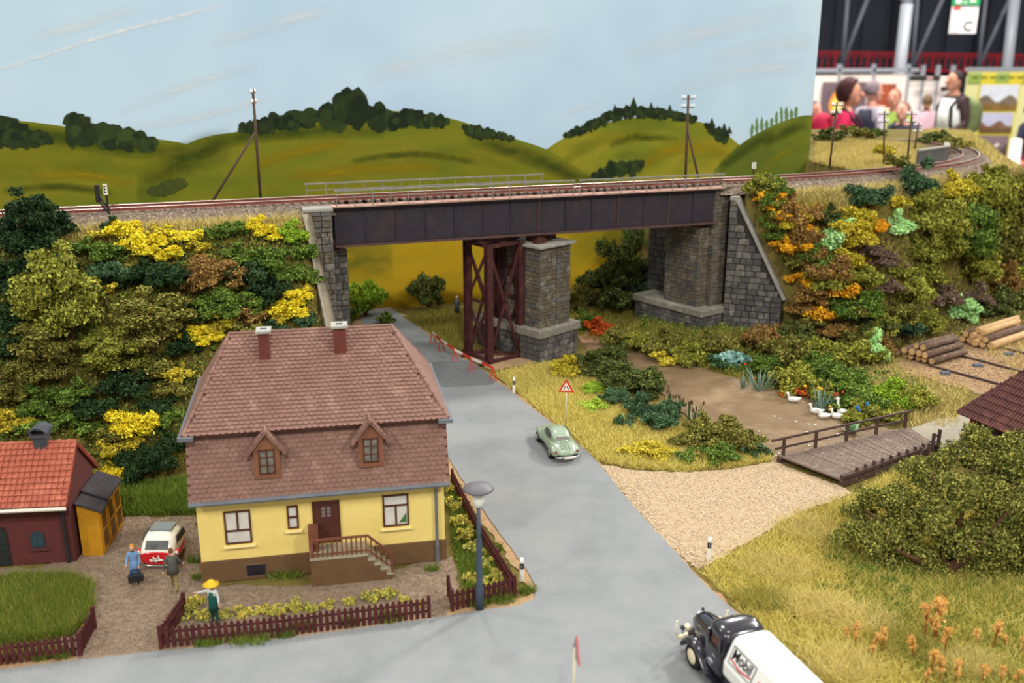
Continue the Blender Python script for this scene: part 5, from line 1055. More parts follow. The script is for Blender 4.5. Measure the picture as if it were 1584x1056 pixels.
    mk = lambda c, nme: mat(f'{nme}_{c[0]}_{c[1]}_{c[2]}', c, 0.75, tuple(int(v * .9) for v in c), 1.5 if h < 10 else 0.03, 3)
    skin = cols['skin']
    ms = [mk(cols['top'], 'cloth'), mk(cols['legs'], 'cloth'), mk(cols['shoes'], 'leather'), mk(skin, 'skin'), mk((50, 36, 30), 'eye'), mk(cols.get('sleeve', cols['top']), 'cloth'), mk((150, 80, 76), 'lip')]
    root = thing(name, label, 'person', loc, rz, group)
    mb.obj('body', ms, root, smooth=True)
    hb = MB()                                                # hair cap
    rings = []
    for i in range(7):
        t = math.pi / 2 - i * (math.pi / 2 + cols.get('hair_down', .35)) / 6
        rings.append([hd + Vector((.088 * math.cos(t) * math.cos(u), .018 + (.108 * math.cos(t)) * math.sin(u) * (1 if math.sin(u) > 0 else max(.55, 1 - max(0, .9 - math.sin(t)) * .7)), .012 + .122 * math.sin(t) + (.06 * max(0, -math.sin(u)) if math.sin(t) < .55 else 0))) * 1.0 for u in [2 * math.pi * j / 14 for j in range(14)]])
    fluff = cols.get('fluff', 1.0)
    rings = [[hd + (p - hd) * fluff for p in r] for r in rings]
    hb.loft(rings); hb.v = [(x * k, y * k, z * k) for x, y, z in hb.v]
    hb.obj('hair', mk(cols['hair'], 'hair'), root, smooth=True)
    if extra: extra(root, k, hd, J, mk)
    return root
def shell(root, name, k, rings, m):                          # a garment part from rings given for the 1.75 body
    b = MB().loft([[(x * k, y * k, z * k) for x, y, z in r] for r in rings]); return b.obj(name, m, root, smooth=True)
def oval(cx, cy, z, a, b, n=14): return [(cx + a * math.cos(2 * math.pi * i / n), cy + b * math.sin(2 * math.pi * i / n), z) for i in range(n)]
SK = (226, 172, 140)
def skirt(c0, z0=1.05, z1=.5, w0=.15, w1=.24):
    return lambda root, k, hd, J, mk: shell(root, 'skirt', k, [oval(0, 0, z0, w0, w0 * .8), oval(0, 0, (z0 + z1) / 2, (w0 + w1) / 2, w1 * .72), oval(0, 0, z1, w1, w1 * .85)], mk(c0, 'cloth'))
wx, wy = G(211, 903)
person('person', 'figurine of a woman in a blue jacket and skirt walking with a dark bag', (wx, wy, 0.03), math.radians(15), 2.12, {'wrl': (.20, -.18, .88), 'ell': (.24, -.02, 1.14), 'knl': (.1, -.12, .50), 'anl': (.1, -.06, .09), 'tol': (.1, -.22, .06), 'anr': (-.1, .16, .1), 'tor': (-.1, .02, .035), 'elr': (-.24, -.08, 1.16), 'wrr': (-.26, -.3, 1.02)},
       {'top': (112, 148, 190), 'legs': (222, 190, 160), 'shoes': (40, 36, 40), 'skin': SK, 'hair': (222, 140, 40), 'fluff': 1.18, 'hair_down': .9}, skirt((104, 140, 184)))
bgx = thing('handbag', 'black bag carried by the woman in blue', 'bag', (wx + 0.17, wy - 0.36, 0.30), math.radians(20))
MB().box(-.36, .36, -.1, .1, 0.04, .46).obj('body', mat('black_leather', (28, 26, 32), 0.5, spec=0.5), bgx, bevel=0.05)
MB().tube([(-.2, 0, .46), (-.14, 0, .72), (.14, 0, .72), (.2, 0, .46)], .03, 6).obj('handle', MATS['black_leather'], bgx)
mx_, my_ = G(271, 914)
person('person', 'figurine of a man in a dark grey coat walking past the bubble car', (mx_, my_, 0.03), math.radians(190), 2.3, {'knl': (.1, -.15, .5), 'anl': (.1, -.22, .1), 'tol': (.1, -.38, .06), 'knr': (-.1, .05, .5), 'anr': (-.1, .24, .12), 'tor': (-.1, .1, .035), 'wrl': (.3, .16, .92), 'ell': (.26, .1, 1.14), 'wrr': (-.32, -.22, .98), 'elr': (-.27, -.04, 1.14)},
       {'top': (84, 86, 80), 'legs': (142, 130, 76), 'shoes': (44, 38, 34), 'skin': SK, 'hair': (120, 70, 44)}, lambda root, k, hd, J, mk: shell(root, 'coat', k, [oval(0, 0, 1.42, .16, .12), oval(0, 0, 1.2, .19, .145), oval(0, 0, 1.0, .19, .15), oval(0, 0, .74, .22, .19)], mk((84, 86, 80), 'cloth')))
gx0, gy0 = G(333, 964)
def hat_apron(root, k, hd, J, mk):
    b = MB().lathe([(.30, 0), (.31, .015), (.16, .05), (.13, .14), (.09, .17), (.0, .18)], 16, tuple(hd + Vector((0, 0, .05)))); b.v = [(x * k, y * k, z * k) for x, y, z in b.v]; b.obj('straw_hat', mk((236, 190, 40), 'straw'), root, smooth=True)
    shell(root, 'apron', k, [oval(0, -.01, 1.36, .11, .135), oval(0, -.01, 1.15, .165, .14), oval(0, -.01, .9, .18, .15), oval(0, -.01, .55, .2, .17)], mk((24, 84, 74), 'cloth'))
person('person', 'figurine of a gardener in yellow straw hat and green apron among the roses', (gx0, gy0, 0.03), math.radians(-20), 2.1, {'elr': (-.36, -.1, 1.33), 'wrr': (-.58, -.2, 1.3), 'wrl': (.3, -.05, .92)}, {'top': (222, 226, 222), 'legs': (24, 84, 74), 'shoes': (50, 40, 34), 'skin': SK, 'hair': (90, 60, 40)}, hat_apron)
kx, ky = G(707, 488)
def cap(root, k, hd, J, mk):
    b = MB().lathe([(.10, .0), (.11, .03), (.1, .09), (.0, .12)], 12, tuple(hd + Vector((0, .01, .02)))); b.v = [(x * k, y * k, z * k) for x, y, z in b.v]; b.obj('cap', mk((228, 228, 222), 'cloth'), root, smooth=True)
    shell(root, 'coat', k, [oval(0, 0, 1.42, .16, .12), oval(0, 0, 1.1, .2, .16), oval(0, 0, .9, .2, .16), oval(0, 0, .4, .26, .22)], mk((78, 88, 92), 'cloth'))
person('person', 'figurine in a long grey coat and white cap standing on grass by the trestle', (kx, ky, 0.0), math.radians(170), 2.0, {}, {'top': (78, 88, 92), 'legs': (70, 72, 76), 'shoes': (40, 38, 36), 'skin': SK, 'hair': (200, 196, 186)}, cap)
kx, ky = G(792, 532)
person('person', 'figurine in dark blue overalls working behind the trestle legs', (kx, ky, 0.0), math.radians(200), 2.0, {'wrl': (.2, -.3, 1.1), 'wrr': (-.2, -.3, 1.1)}, {'top': (58, 58, 78), 'legs': (50, 50, 68), 'shoes': (40, 38, 36), 'skin': SK, 'hair': (210, 206, 196)})

# ------------------------------------------------------------------ vehicles (x forward)
def wheel(parent, c, r, w, tyre, hub, side):
    t = MB().loft([[(c[0] + q * math.cos(2 * math.pi * k / 18), c[1] + y, c[2] + q * math.sin(2 * math.pi * k / 18)) for k in range(18)] for q, y in ((r * .55, -w / 2), (r * .9, -w / 2), (r, -w * .3), (r, w * .3), (r * .9, w / 2), (r * .55, w / 2))]).obj('wheel', tyre, parent, smooth=True)
    MB().loft([[(c[0] + q * math.cos(2 * math.pi * k / 14), c[1] + side * y, c[2] + q * math.sin(2 * math.pi * k / 14)) for k in range(14)] for q, y in ((r * .62, w * .3), (r * .6, w * .52), (r * .42, w * .58), (r * .2, w * .62), (r * .04, w * .66))]).obj('hub_cap', hub, t, smooth=True)
M_tyre = mat('tyre_rubber', (34, 32, 34), 0.8)
M_chrome = mat('chrome', (214, 214, 212), 0.15, metal=0.9)
def ring(x, hw, z0, z1, p=2.6, n=16, y=0.0):                 # a superellipse cross section
    out = []
    for k in range(n):
        a = 2 * math.pi * k / n; c, s_ = math.cos(a), math.sin(a)
        out.append((x, y + hw * math.copysign(abs(c) ** (2 / p), c), (z0 + z1) / 2 + (z1 - z0) / 2 * math.copysign(abs(s_) ** (2 / p), s_)))
    return out
M_mint = mat('sage_green_lacquer', (146, 164, 140), 0.25, spec=0.5, coat=0.6)
M_glass = mat('car_glass', (60, 58, 52), 0.1, spec=0.7)
car = thing('car', 'sage green rounded saloon car driving towards the bridge', 'car', (2.98, 59.15, 0.08), math.radians(104))
bd = MB().loft([ring(x, w, a, b, p) for x, w, a, b, p in ((2.42, .36, .42, .62, 2.2), (2.3, .62, .32, .82, 2.4), (1.9, .76, .28, 1.0, 2.6), (1.2, .84, .26, 1.08, 2.8), (.4, .92, .24, 1.08, 3), (-.6, .95, .24, 1.1, 3), (-1.3, .93, .26, 1.08, 2.8), (-1.9, .86, .3, .96, 2.5), (-2.3, .7, .36, .76, 2.3), (-2.45, .4, .42, .62, 2.2))]).obj('body', M_mint, car, smooth=True, sub=1)
rr = [(1.05, .5, 1.0, 1.04), (.72, .66, .98, 1.36), (.35, .70, .98, 1.58), (-.25, .71, .98, 1.66), (-.8, .69, .98, 1.58), (-1.25, .62, .96, 1.34), (-1.6, .48, .92, 1.06)]
MB().loft([ring(x, w, a - .3, b, 2.7) for x, w, a, b in rr]).obj('cabin', M_mint, car, smooth=True, sub=1)
def patch(pts, m, name, parent): return MB().add(pts + [(x * .97, y * .97, z - .02) for x, y, z in pts], [tuple(range(len(pts))), tuple(range(2 * len(pts) - 1, len(pts) - 1, -1))] + [(i, len(pts) + i, len(pts) + (i + 1) % len(pts), (i + 1) % len(pts)) for i in range(len(pts))]).obj(name, m, parent)
for sg in (1, -1):
    for wp_ in ([(.55, 1.14), (.34, 1.40), (-.12, 1.47), (-.12, 1.13)], [(-.2, 1.13), (-.2, 1.47), (-.66, 1.40), (-.9, 1.22), (-.8, 1.13)]):
        n_ = len(wp_); oy = lambda x, z: .745 - (z - 1.12) * .30 - max(0, abs(x + .1) - .4) * .12
        MB().add([(x, sg * (oy(x, z) + .02), z) for x, z in wp_] + [(x, sg * (oy(x, z) - .06), z) for x, z in wp_], [tuple(range(n_)), tuple(range(2 * n_ - 1, n_ - 1, -1))] + [(i, n_ + i, n_ + (i + 1) % n_, (i + 1) % n_) for i in range(n_)]).obj('side_window', M_glass, car)
    MB().loft([ring(x, w, a, b, 2.2, 12, sg * .7) for x, w, a, b in ((-.75, .12, .35, .6), (-1.05, .27, .24, .86), (-1.5, .31, .2, .94), (-1.95, .26, .25, .82), (-2.3, .12, .38, .6))]).obj('rear_wing', M_mint, car, smooth=True, sub=1)
    MB().loft([ring(x, w, a, b, 2.2, 12, sg * .7) for x, w, a, b in ((.2, .1, .35, .6), (.9, .24, .24, .85), (1.4, .29, .22, .95), (1.9, .27, .26, .9), (2.35, .14, .42, .72))]).obj('front_wing', M_mint, car, smooth=True, sub=1)
    MB().sphere((-2.24, sg * .72, .66), .08, 8, 6, (.6, 1, 1.2)).obj('tail_lamp', mat('red_lamp', (150, 50, 36), 0.3), car, smooth=True)
    wheel(car, (1.42, sg * .86, .36), .36, .22, M_tyre, M_chrome, sg); wheel(car, (-1.45, sg * .86, .36), .36, .22, M_tyre, M_chrome, sg)
def arcx(x, w, b, n=9): return [(x + b * (1 - (2 * k / (n - 1) - 1) ** 2), -w + 2 * w * k / (n - 1), 0) for k in range(n)]
MB().tube([(x - .34, y, .42) for x, y, _ in arcx(-2.18, .84, -.12)], .065, 8).obj('rear_bumper', M_chrome, car, smooth=True)
MB().tube([(x + .3, y, .42) for x, y, _ in arcx(2.18, .8, .1)], .06, 8).obj('front_bumper', M_chrome, car, smooth=True)
MB().box(-2.72, -2.68, -.28, .28, .34, .5).obj('number_plate', M_white, car)
MB().add([(-1.30, -.36, 1.32), (-1.30, .36, 1.32), (-1.36, .46, 1.24), (-1.46, .40, 1.15), (-1.46, -.40, 1.15), (-1.36, -.46, 1.24)] + [(-1.2, a, b) for a, b in ((-.36, 1.3), (.36, 1.3), (.46, 1.22), (.4, 1.1), (-.4, 1.1), (-.46, 1.22))],
         [(0, 1, 2, 3, 4, 5)[::-1], (6, 7, 8, 9, 10, 11)] + [(i, (i + 1) % 6, 6 + (i + 1) % 6, 6 + i) for i in range(6)]).obj('rear_window', mat('rear_glass', (120, 116, 108), 0.08, spec=0.8), car)
for y in (-.22, 0, .22): MB().tube([(-1.55, y * .7, 1.10), (-1.9, y, 1.0), (-2.2, y * 1.1, .82)], .03, 6).obj('trunk_rib', M_mint, car, smooth=True)

# bubble car, red nose and white roof
ix, iy = G(244, 884)
M_cream = mat('white_lacquer', (236, 232, 220), 0.25, spec=0.5, coat=0.5)
M_redl = mat('red_lacquer', (196, 26, 34), 0.25, spec=0.5, coat=0.5)
bc = thing('bubble_car', 'red and white bubble car parked on the gravel yard', 'car', (ix - 0.05, iy + 1.45, 0.05), math.radians(-90)); bc.scale = (.84, 1.05, 1.0)
secs = [(1.42, .62, .32, .62), (1.46, .78, .25, .95), (1.28, .84, .22, 1.28), (.85, .86, .2, 1.62), (.3, .86, .2, 1.78), (-.4, .82, .2, 1.78), (-1.0, .72, .22, 1.5), (-1.4, .55, .28, 1.05), (-1.55, .35, .38, .7)]
MB().loft([ring(x, w, a, b, 2.9, 20) for x, w, a, b in secs]).obj('upper_body', M_cream, bc, smooth=True, sub=1)
MB().loft([ring(x, w + .025, a - .02, min(b, .86 if x < 1 else .94) , 3.2, 20) for x, w, a, b in [(1.45, .6, .28, .8)] + [(1.50, .80, .25, .94)] + secs[2:]]).obj('lower_body', M_redl, bc, smooth=True, sub=1)
MB().add([(1.30, -.56, 1.04), (1.30, .56, 1.04), (1.03, .52, 1.40), (1.03, -.52, 1.40)] + [(1.42, -.56, 1.06), (1.42, .56, 1.06), (1.13, .52, 1.44), (1.13, -.52, 1.44)], [(0, 3, 2, 1), (4, 5, 6, 7), (0, 1, 5, 4), (1, 2, 6, 5), (2, 3, 7, 6), (3, 0, 4, 7)]).obj('windscreen', mat('pale_car_glass', (104, 108, 104), 0.1, (70, 72, 70), 2, 3, spec=0.7), bc)
MB().box(-.55, .5, -.55, .55, 1.70, 1.80).obj('sunroof', mat('grey_fabric_roof', (128, 136, 134), 0.8), bc, bevel=0.03)
for sg in (1, -1):
    MB().vprism([(.85, 1.05), (.62, 1.48), (-.5, 1.5), (-.8, 1.1)], sg * .80 - .04, sg * .80 + .04).obj('side_window', M_glass, bc)
    hl = MB().sphere((1.12, sg * .93, .84), .16, 10, 8, (1.3, .8, .8)).obj('headlamp', M_redl, bc, smooth=True); MB().sphere((1.3, sg * .93, .84), .1, 8, 6, (.5, 1, 1)).obj('lens', M_white, hl, smooth=True)
    wheel(bc, (.85, sg * .74, .24), .24, .18, M_tyre, M_chrome, sg); wheel(bc, (-1.05, sg * .4, .24), .24, .18, M_tyre, M_chrome, sg)
MB().tube([(1.56, -.8, .28), (1.66, -.4, .27), (1.68, 0, .27), (1.66, .4, .27), (1.56, .8, .28)], .045, 6).obj('bumper', M_chrome, bc, smooth=True)
em = MB().bar((1.60, -.32, .52), (1.60, .32, .56), .04, .1).bar((1.6, -.2, .56), (1.6, .18, .66), .04, .07).bar((1.6, .05, .56), (1.6, .14, .80), .04, .06).bar((1.6, -.02, .60), (1.6, -.16, .72), .04, .06).bar((1.6, .0, .44), (1.6, .0, .54), .04, .06).obj('nose_emblem', M_cream, bc)

# tanker lorry
M_black = mat('black_lacquer', (36, 35, 44), 0.22, spec=0.5, coat=0.6)
M_frame = mat('dark_chassis', (46, 46, 54), 0.6)
M_ivory = mat('ivory_plastic', (232, 220, 186), 0.5)
M_tank = mat('white_tank', (236, 238, 234), 0.4, spec=0.4)
tk_ = thing('tanker_lorry', 'black round-nosed lorry with a white tank body on the road', 'lorry', (8.72, 35.55, 0.08), math.radians(109))
MB().box(-8.6, 1.5, -.5, .5, .55, .85).obj('chassis', M_frame, tk_)
MB().loft([ring(x, w, a, b, 2.8, 18) for x, w, a, b in ((1.32, .36, .62, 1.62), (1.28, .44, .55, 1.78), (.9, .52, .55, 1.9), (.2, .62, .55, 1.98), (-.45, .76, .55, 2.05), (-.7, .85, .55, 2.08))]).obj('bonnet', M_black, tk_, smooth=True, sub=1)
MB().tube([(1.3, 0, 1.8), (.4, 0, 2.0), (-.5, 0, 2.1)], .035, 6).obj('bonnet_ridge', M_black, tk_, smooth=True)
MB().sphere((1.2, 0, 1.92), .07, 8, 6).obj('radiator_cap', M_black, tk_, smooth=True)
gr = MB().vprism([(-.36, .68), (.36, .68), (.38, 1.4), (.2, 1.66), (-.2, 1.66), (-.38, 1.4)], -.02, .02); gr.v = [(1.34 + y, x, z) for x, y, z in gr.v]; go = gr.obj('grille', M_chrome, tk_)
for k in range(7): MB().box(1.35, 1.38, -.3 + k * .1 - .02, -.3 + k * .1 + .02, .74, 1.5).obj('grille_bar', M_frame, go)
MB().loft([ring(x, w, a, b, 4.0, 20) for x, w, a, b in ((-.55, .86, .6, 1.95), (-.62, 1.0, .55, 2.1), (-1.0, 1.06, .5, 2.2), (-1.95, 1.06, .5, 2.2), (-2.1, 1.0, .5, 2.1))]).obj('cab', M_black, tk_, smooth=True, sub=1)
MB().loft([ring(x, w, a, b, 3.2, 20) for x, w, a, b in ((-.72, .70, 2.3, 2.62), (-.84, .92, 2.22, 2.82), (-1.2, 1.02, 2.2, 2.98), (-1.7, 1.02, 2.2, 2.98), (-2.05, .95, 2.2, 2.85), (-2.15, .8, 2.25, 2.68))]).obj('cab_roof', M_black, tk_, smooth=True, sub=1)
MB().box(-.86, -.82, -.86, .86, 1.95, 2.5).obj('windscreen', M_glass, tk_)
MB().box(-2.08, -1.9, -.95, .95, 1.9, 2.5).obj('rear_panel', M_black, tk_)
for sg in (1, -1):
    MB().box(-1.02, -.92, sg * .98 - .05, sg * .98 + .05, 1.9, 2.5).box(-1.92, -1.82, sg * .98 - .05, sg * .98 + .05, 1.9, 2.5).obj('window_post', M_black, tk_)
    MB().box(-1.8, -1.1, sg * .9 - .02, sg * .9 + .02, 1.9, 2.4).obj('side_window', mat('brown_cab_interior', (110, 66, 44), 0.4, (80, 48, 34), 2, 3), tk_)
    MB().box(-1.7, -1.45, sg * 1.075 - .02, sg * 1.075 + .02, 1.6, 1.66).obj('door_handle', M_chrome, tk_)
    MB().vprism([(-1.5, 1.2), (-1.1, 1.2), (-1.2, 1.3), (-1.4, 1.36)], sg * 1.07 - .015, sg * 1.07 + .015).obj('door_emblem', mat('silver_mark', (196, 196, 204), 0.3), tk_)
    fp = [(1.0, .52), (.92, .85), (.72, 1.1), (.4, 1.26), (0, 1.3), (-.4, 1.18), (-.75, .9), (-1.1, .55), (-1.5, .45)]
    rg = [[(x, sg * .62, z - .08), (x, sg * .8, z), (x, sg * 1.08, z - .01), (x, sg * 1.24, z - .12), (x, sg * 1.2, z - .2), (x, sg * .7, z - .14)] for x, z in fp]
    MB().loft(rg if sg < 0 else [r[::-1] for r in rg]).obj('front_wing', M_black, tk_, smooth=True, sub=1)
    MB().box(-2.2, -1.2, sg * 1.0 - .2, sg * 1.0 + .2, .42, .5).obj('running_board', M_black, tk_)
    hl = MB().sphere((1.1, sg * .78, 1.22), .17, 10, 8, (1, 1, 1)).obj('headlamp', M_ivory, tk_, smooth=True)
    MB().tube([(1.35, sg * 1.1, .62), (1.38, sg * 1.2, .9), (1.2, sg * 1.25, 1.5)], .03, 6).sphere((1.2, sg * 1.25, 1.53), .06, 6, 5).obj('marker_rod', M_ivory, tk_, smooth=True)
    MB().tube([(.75, sg * 1.2, 1.2), (.75, sg * 1.22, 1.42)], .03, 5).sphere((.75, sg * 1.22, 1.5), .12, 8, 6).obj('mirror', M_black, tk_, smooth=True)
    wheel(tk_, (0, sg * 1.0, .56), .56, .34, M_tyre, M_ivory, sg); wheel(tk_, (-5.6, sg * .95, .56), .56, .5, M_tyre, M_ivory, sg)
    for k in range(3): MB().box(-4.55 + k * .0 - k * .9 + 1.0, -3.75 - k * .9 + 1.0, sg * 1.12 - .06, sg * 1.12 + .06, .55, 1.35).obj('side_locker', M_frame, tk_)
MB().tube([(1.42, -1.1, .55), (1.55, -.6, .52), (1.58, 0, .5), (1.55, .6, .52), (1.42, 1.1, .55)], .09, 8).obj('front_bumper', M_ivory, tk_, smooth=True)
MB().box(-8.8, -2.4, -1.05, 1.05, .95, 1.35).obj('tank_cradle', M_frame, tk_)
TS = [(1.16, 1.32), (1.24, 1.5), (1.24, 1.95), (1.16, 2.12), (.86, 2.84), (.74, 2.98), (.5, 3.05)]
TS = [(y, z) for y, z in TS] + [(-y, z) for y, z in TS[::-1]]
MB().loft([[(x, y * k, 2.15 + (z - 2.15) * k) for y, z in TS] for x, k in ((-2.42, .86), (-2.46, .95), (-2.58, 1.0), (-8.5, 1.0), (-8.65, .93))]).obj('tank', M_tank, tk_, bevel=.05)
def word(txt, size, parent, loc, m, name='lettering', bold=0.0, rot=(0, 0, 0)):
    cu = bpy.data.curves.new(name, 'FONT'); cu.body = txt; cu.size = size * S; cu.extrude = 0.006 * S; cu.offset = bold * S
    tmp = bpy.data.objects.new(name, cu); COL.objects.link(tmp); me = bpy.data.meshes.new_from_object(tmp.evaluated_get(bpy.context.evaluated_depsgraph_get())); bpy.data.objects.remove(tmp); bpy.data.curves.remove(cu)
    me.materials.clear(); me.materials.append(m); o = link(name, me, parent, loc); o.rotation_euler = rot; return o
# sign panel and lettering on the slanting near side of the tank
M_navy = mat('navy_print', (24, 24, 38), 0.5); M_rprint = mat('red_print', (204, 40, 48), 0.5)
pan = MB().box(0, 1.5, 0, .66, 0, .015).obj('sign_panel', M_tank, tk_, loc=(-2.78, 1.155, 2.15)); pan.rotation_euler = (math.atan2(.72, .30), 0, math.pi)
for a, b, c, d in ((-.03, 1.53, -.03, 0), (-.03, 1.53, .66, .69), (-.03, 0, 0, .66), (1.5, 1.53, 0, .66)): MB().box(a, b, c, d, 0, .025).obj('panel_border', M_navy, pan)
word('Mobil', .58, pan, (.06, .22, .02), M_navy, bold=0.014)
MB().add([(.04, .2, .03), (.75, .1, .03), (1.46, .2, .03), (1.46, .13, .03), (.75, .02, .03), (.04, .13, .03)], [(0, 5, 4, 1), (1, 4, 3, 2)]).obj('red_chevron', M_rprint, pan)
pan2 = MB().box(0, .9, 0, .5, 0, .004).obj('letter_patch', M_tank, tk_, loc=(-4.6, 1.158, 2.16)); pan2.rotation_euler = pan.rotation_euler
word('HE', .42, pan2, (.05, .06, .012), M_rprint, bold=0.012)

# ------------------------------------------------------------------ street furniture
lx, ly = G(742, 943)
M_lamp = mat('slate_blue_steel', (62, 76, 90), 0.5, (54, 66, 78), 1.5, 3, spec=0.4)
lp = thing('street_lamp', 'slate blue street lamp with flat disc hood at the garden fence', 'lamp', (lx, ly, 0.05), 0)
MB().lathe([(.2, 0), (.2, 1.1), (.15, 1.2), (.14, 3.6), (.1, 3.75), (.09, 5.3)], 12).obj('pole', M_lamp, lp, smooth=True)
MB().lathe([(.12, 5.3), (.2, 5.36), (.26, 5.6), (.28, 5.95), (.24, 6.08)], 14).obj('globe', mat('frosted_glass', (224, 226, 216), 0.4, spec=0.5), lp, smooth=True)
MB().lathe([(.1, 6.04), (.62, 6.12), (.72, 6.2), (.66, 6.28), (.3, 6.38), (.02, 6.4)], 24).obj('hood', mat('grey_hood', (98, 96, 100), 0.5), lp, smooth=True)
def warning_sign(px, py, h, rz, label, pole_h):
    x, y = G(px, py); t = thing('road_sign', label, 'road sign', (x, y, 0.03), rz)
    MB().lathe([(.055, 0), (.055, pole_h)], 8).obj('pole', mat('cream_pole', (206, 200, 176), 0.6), t, smooth=True)
    tri = lambda r, y0, y1, zc: MB().vprism([(r * math.sin(a), zc + r * math.cos(a)) for a in (0, 2.094, 4.189)], y0, y1)
    zc = pole_h - .12
    tri(.64, -.1, -.05, zc).obj('red_border', mat('sign_red', (206, 50, 42), 0.5), t); tri(.42, -.115, -.09, zc).obj('white_face', mat('sign_white', (240, 228, 214), 0.5), t)
    tri(.64, -.05, -.04, zc).obj('sign_back', mat('sign_back_grey', (150, 146, 150), 0.5), t)
    for s_ in (-1, 1): MB().bar((s_ * .16, -.12, zc - .17), (s_ * .13, -.12, zc - .02), .02, .05).bar((s_ * .13, -.12, zc - .02), (s_ * .07, -.12, zc + .08), .02, .05).bar((s_ * .07, -.12, zc + .07), (s_ * .07, -.12, zc + .17), .02, .05).obj('narrow_road_mark', M_blk, t)
    return t
warning_sign(875, 658, 0, math.radians(-8), 'red-bordered narrow road warning sign on the grass beside the green car', 2.95)
sx, sy = G(885, 1125)
warning_sign(886, 1125, 0, math.radians(99), 'warning sign seen edge-on at the road junction', 3.55)
M_post = mat('white_post', (230, 228, 218), 0.5)
for px, py, lb in [(795, 608, 'white roadside delineator post near the red barrier'), (807, 899, 'white roadside delineator post at the corner of the garden fence'), (1096, 866, 'white roadside delineator post where the gravel path joins the road')]:
    x, y = G(px, py); t = thing('delineator_post', lb, 'post', (x, y, 0.03), -0.2, 'delineator posts along the road')
    MB().add([(-.1, -.07, 0), (.1, -.07, 0), (.1, .07, 0), (-.1, .07, 0), (-.085, -.06, 1.15), (.085, -.06, 1.15), (.085, .06, 1.28), (-.085, .06, 1.28)], [(0, 3, 2, 1), (4, 5, 6, 7), (0, 1, 5, 4), (1, 2, 6, 5), (2, 3, 7, 6), (3, 0, 4, 7)]).obj('post', M_post, t)
    MB().box(-.1, .1, -.075, .075, .68, 1.0).obj('black_band', M_blk, t); MB().box(-.04, .04, -.085, -.07, .75, .93).obj('reflector', M_zinc, t)
# red and white barrier on trestles
M_bred = mat('barrier_red', (206, 62, 34), 0.6); M_bwh = mat('barrier_white', (232, 224, 212), 0.6)
pts = [G(*p) for p in [(669, 531), (682, 543), (703, 559), (729, 573), (762, 588)]]
bar_ = thing('road_barrier', 'long red and white road barrier on trestles beside the steel tower', 'barrier', (pts[0][0], pts[0][1], 0.07))
Q = [Vector((p[0] - pts[0][0], p[1] - pts[0][1], 0)) for p in pts]
for a, b in zip(Q[:-1], Q[1:]):
    for k in range(2):
        MB().bar(a + (b - a) * (k / 2) + Vector((0, 0, 1.0)), a + (b - a) * ((k + 1) / 2) + Vector((0, 0, 1.0)), .05, .2).obj('board', M_bwh if k == 0 else M_bred, bar_)
for q, nx_ in zip(Q, Q[1:] + [Q[-1] * 2 - Q[-2]]):
    d = (nx_ - q).normalized(); n = Vector((-d.y, d.x, 0))
    tr_ = MB()
    for s_ in (-1, 1): tr_.bar(q + n * s_ * .3, q + Vector((0, 0, 1.1)), .04).bar(q + n * s_ * .3 + d * .25, q + d * .25 * .3 + Vector((0, 0, 1.1)), .04)
    tr_.bar(q - n * .3 + d * .2, q + n * .3 + d * .2, .05).obj('trestle', M_bred, bar_)
# telegraph poles
M_pole = mat('brown_pole', (92, 70, 56), 0.85, (76, 58, 46), 2, 3)
M_ins = mat('white_insulator', (238, 238, 236), 0.35, spec=0.5)
def tele(base, top_z, label, brace=None, arms=2, r=.13, aw=.62, lean=0.0, arm_ang=ANG + 1.2, group='telegraph poles along the railway'):
    t = thing('telegraph_pole', label, 'pole', base, 0, group); h = top_z - base[2]
    MB().tube([(0, 0, 0), (lean, 0, h)], [r, r * .8], 8).obj('pole', M_pole, t, smooth=True)
    if brace: MB().tube([(brace[0] - base[0], brace[1] - base[1], brace[2] - base[2]), (lean * .62, 0, h * .62)], [r * .85, r * .75], 8).obj('brace', M_pole, t, smooth=True)
    for k in range(arms):
        z = h - .35 - k * .78; ca, sa = math.cos(arm_ang), math.sin(arm_ang)
        ar = MB().bar((-aw * ca + lean, -aw * sa, z), (aw * ca + lean, aw * sa, z), .07, .07).obj('crossarm', M_pole, t)
        for s_ in (-1, -.55, .55, 1): MB().lathe([(.04, 0), (.1, .04), (.08, .14), (.09, .18), (.05, .3), (.0, .31)], 8, (s_ * aw * .92 * ca + lean, s_ * aw * .92 * sa, z + .03)).obj('insulator', M_ins, ar, smooth=True)
def at_track_back(px, py, z=13.2):
    g = G(px, py, z); return (g[0], g[1], z)
p = at_track_back(403, 308, 13.7); tz = A(391, 137, p[1])[2]; b = at_track_back(328, 312, 13.7)
tele(p, tz, 'brown telegraph pole with a long slanting brace behind the track above the house', b, lean=A(391, 137, p[1])[0] - p[0])
p = at_track_back(1060, 283, 13.7); tz = A(1065, 147, p[1])[2]; b = at_track_back(1082, 282, 13.7)
tele(p, tz, 'brown telegraph pole with a short brace behind the bridge end', b, lean=A(1065, 147, p[1])[0] - p[0], arm_ang=0.2)
for (bx, by), (tx, ty), lb in [((1283, 262), (1295, 158), 'thin telegraph pole on the straw hill inside the railway curve'), ((1367, 255), (1368, 172), 'thin telegraph pole half hidden by shrubs inside the railway curve'), ((1403, 256), (1411, 172), 'dark telegraph pole nearest the concrete wall inside the railway curve'), ((1415, 232), (1421, 190), 'far telegraph pole behind the concrete wall of the railway curve')]:
    p = at_track_back(bx, by - 2, 14.2); tz = A(tx, ty, p[1])[2]; tele(p, tz, lb, None, lean=A(tx, ty, p[1])[0] - p[0], arm_ang=0.1, r=.11, aw=.55)
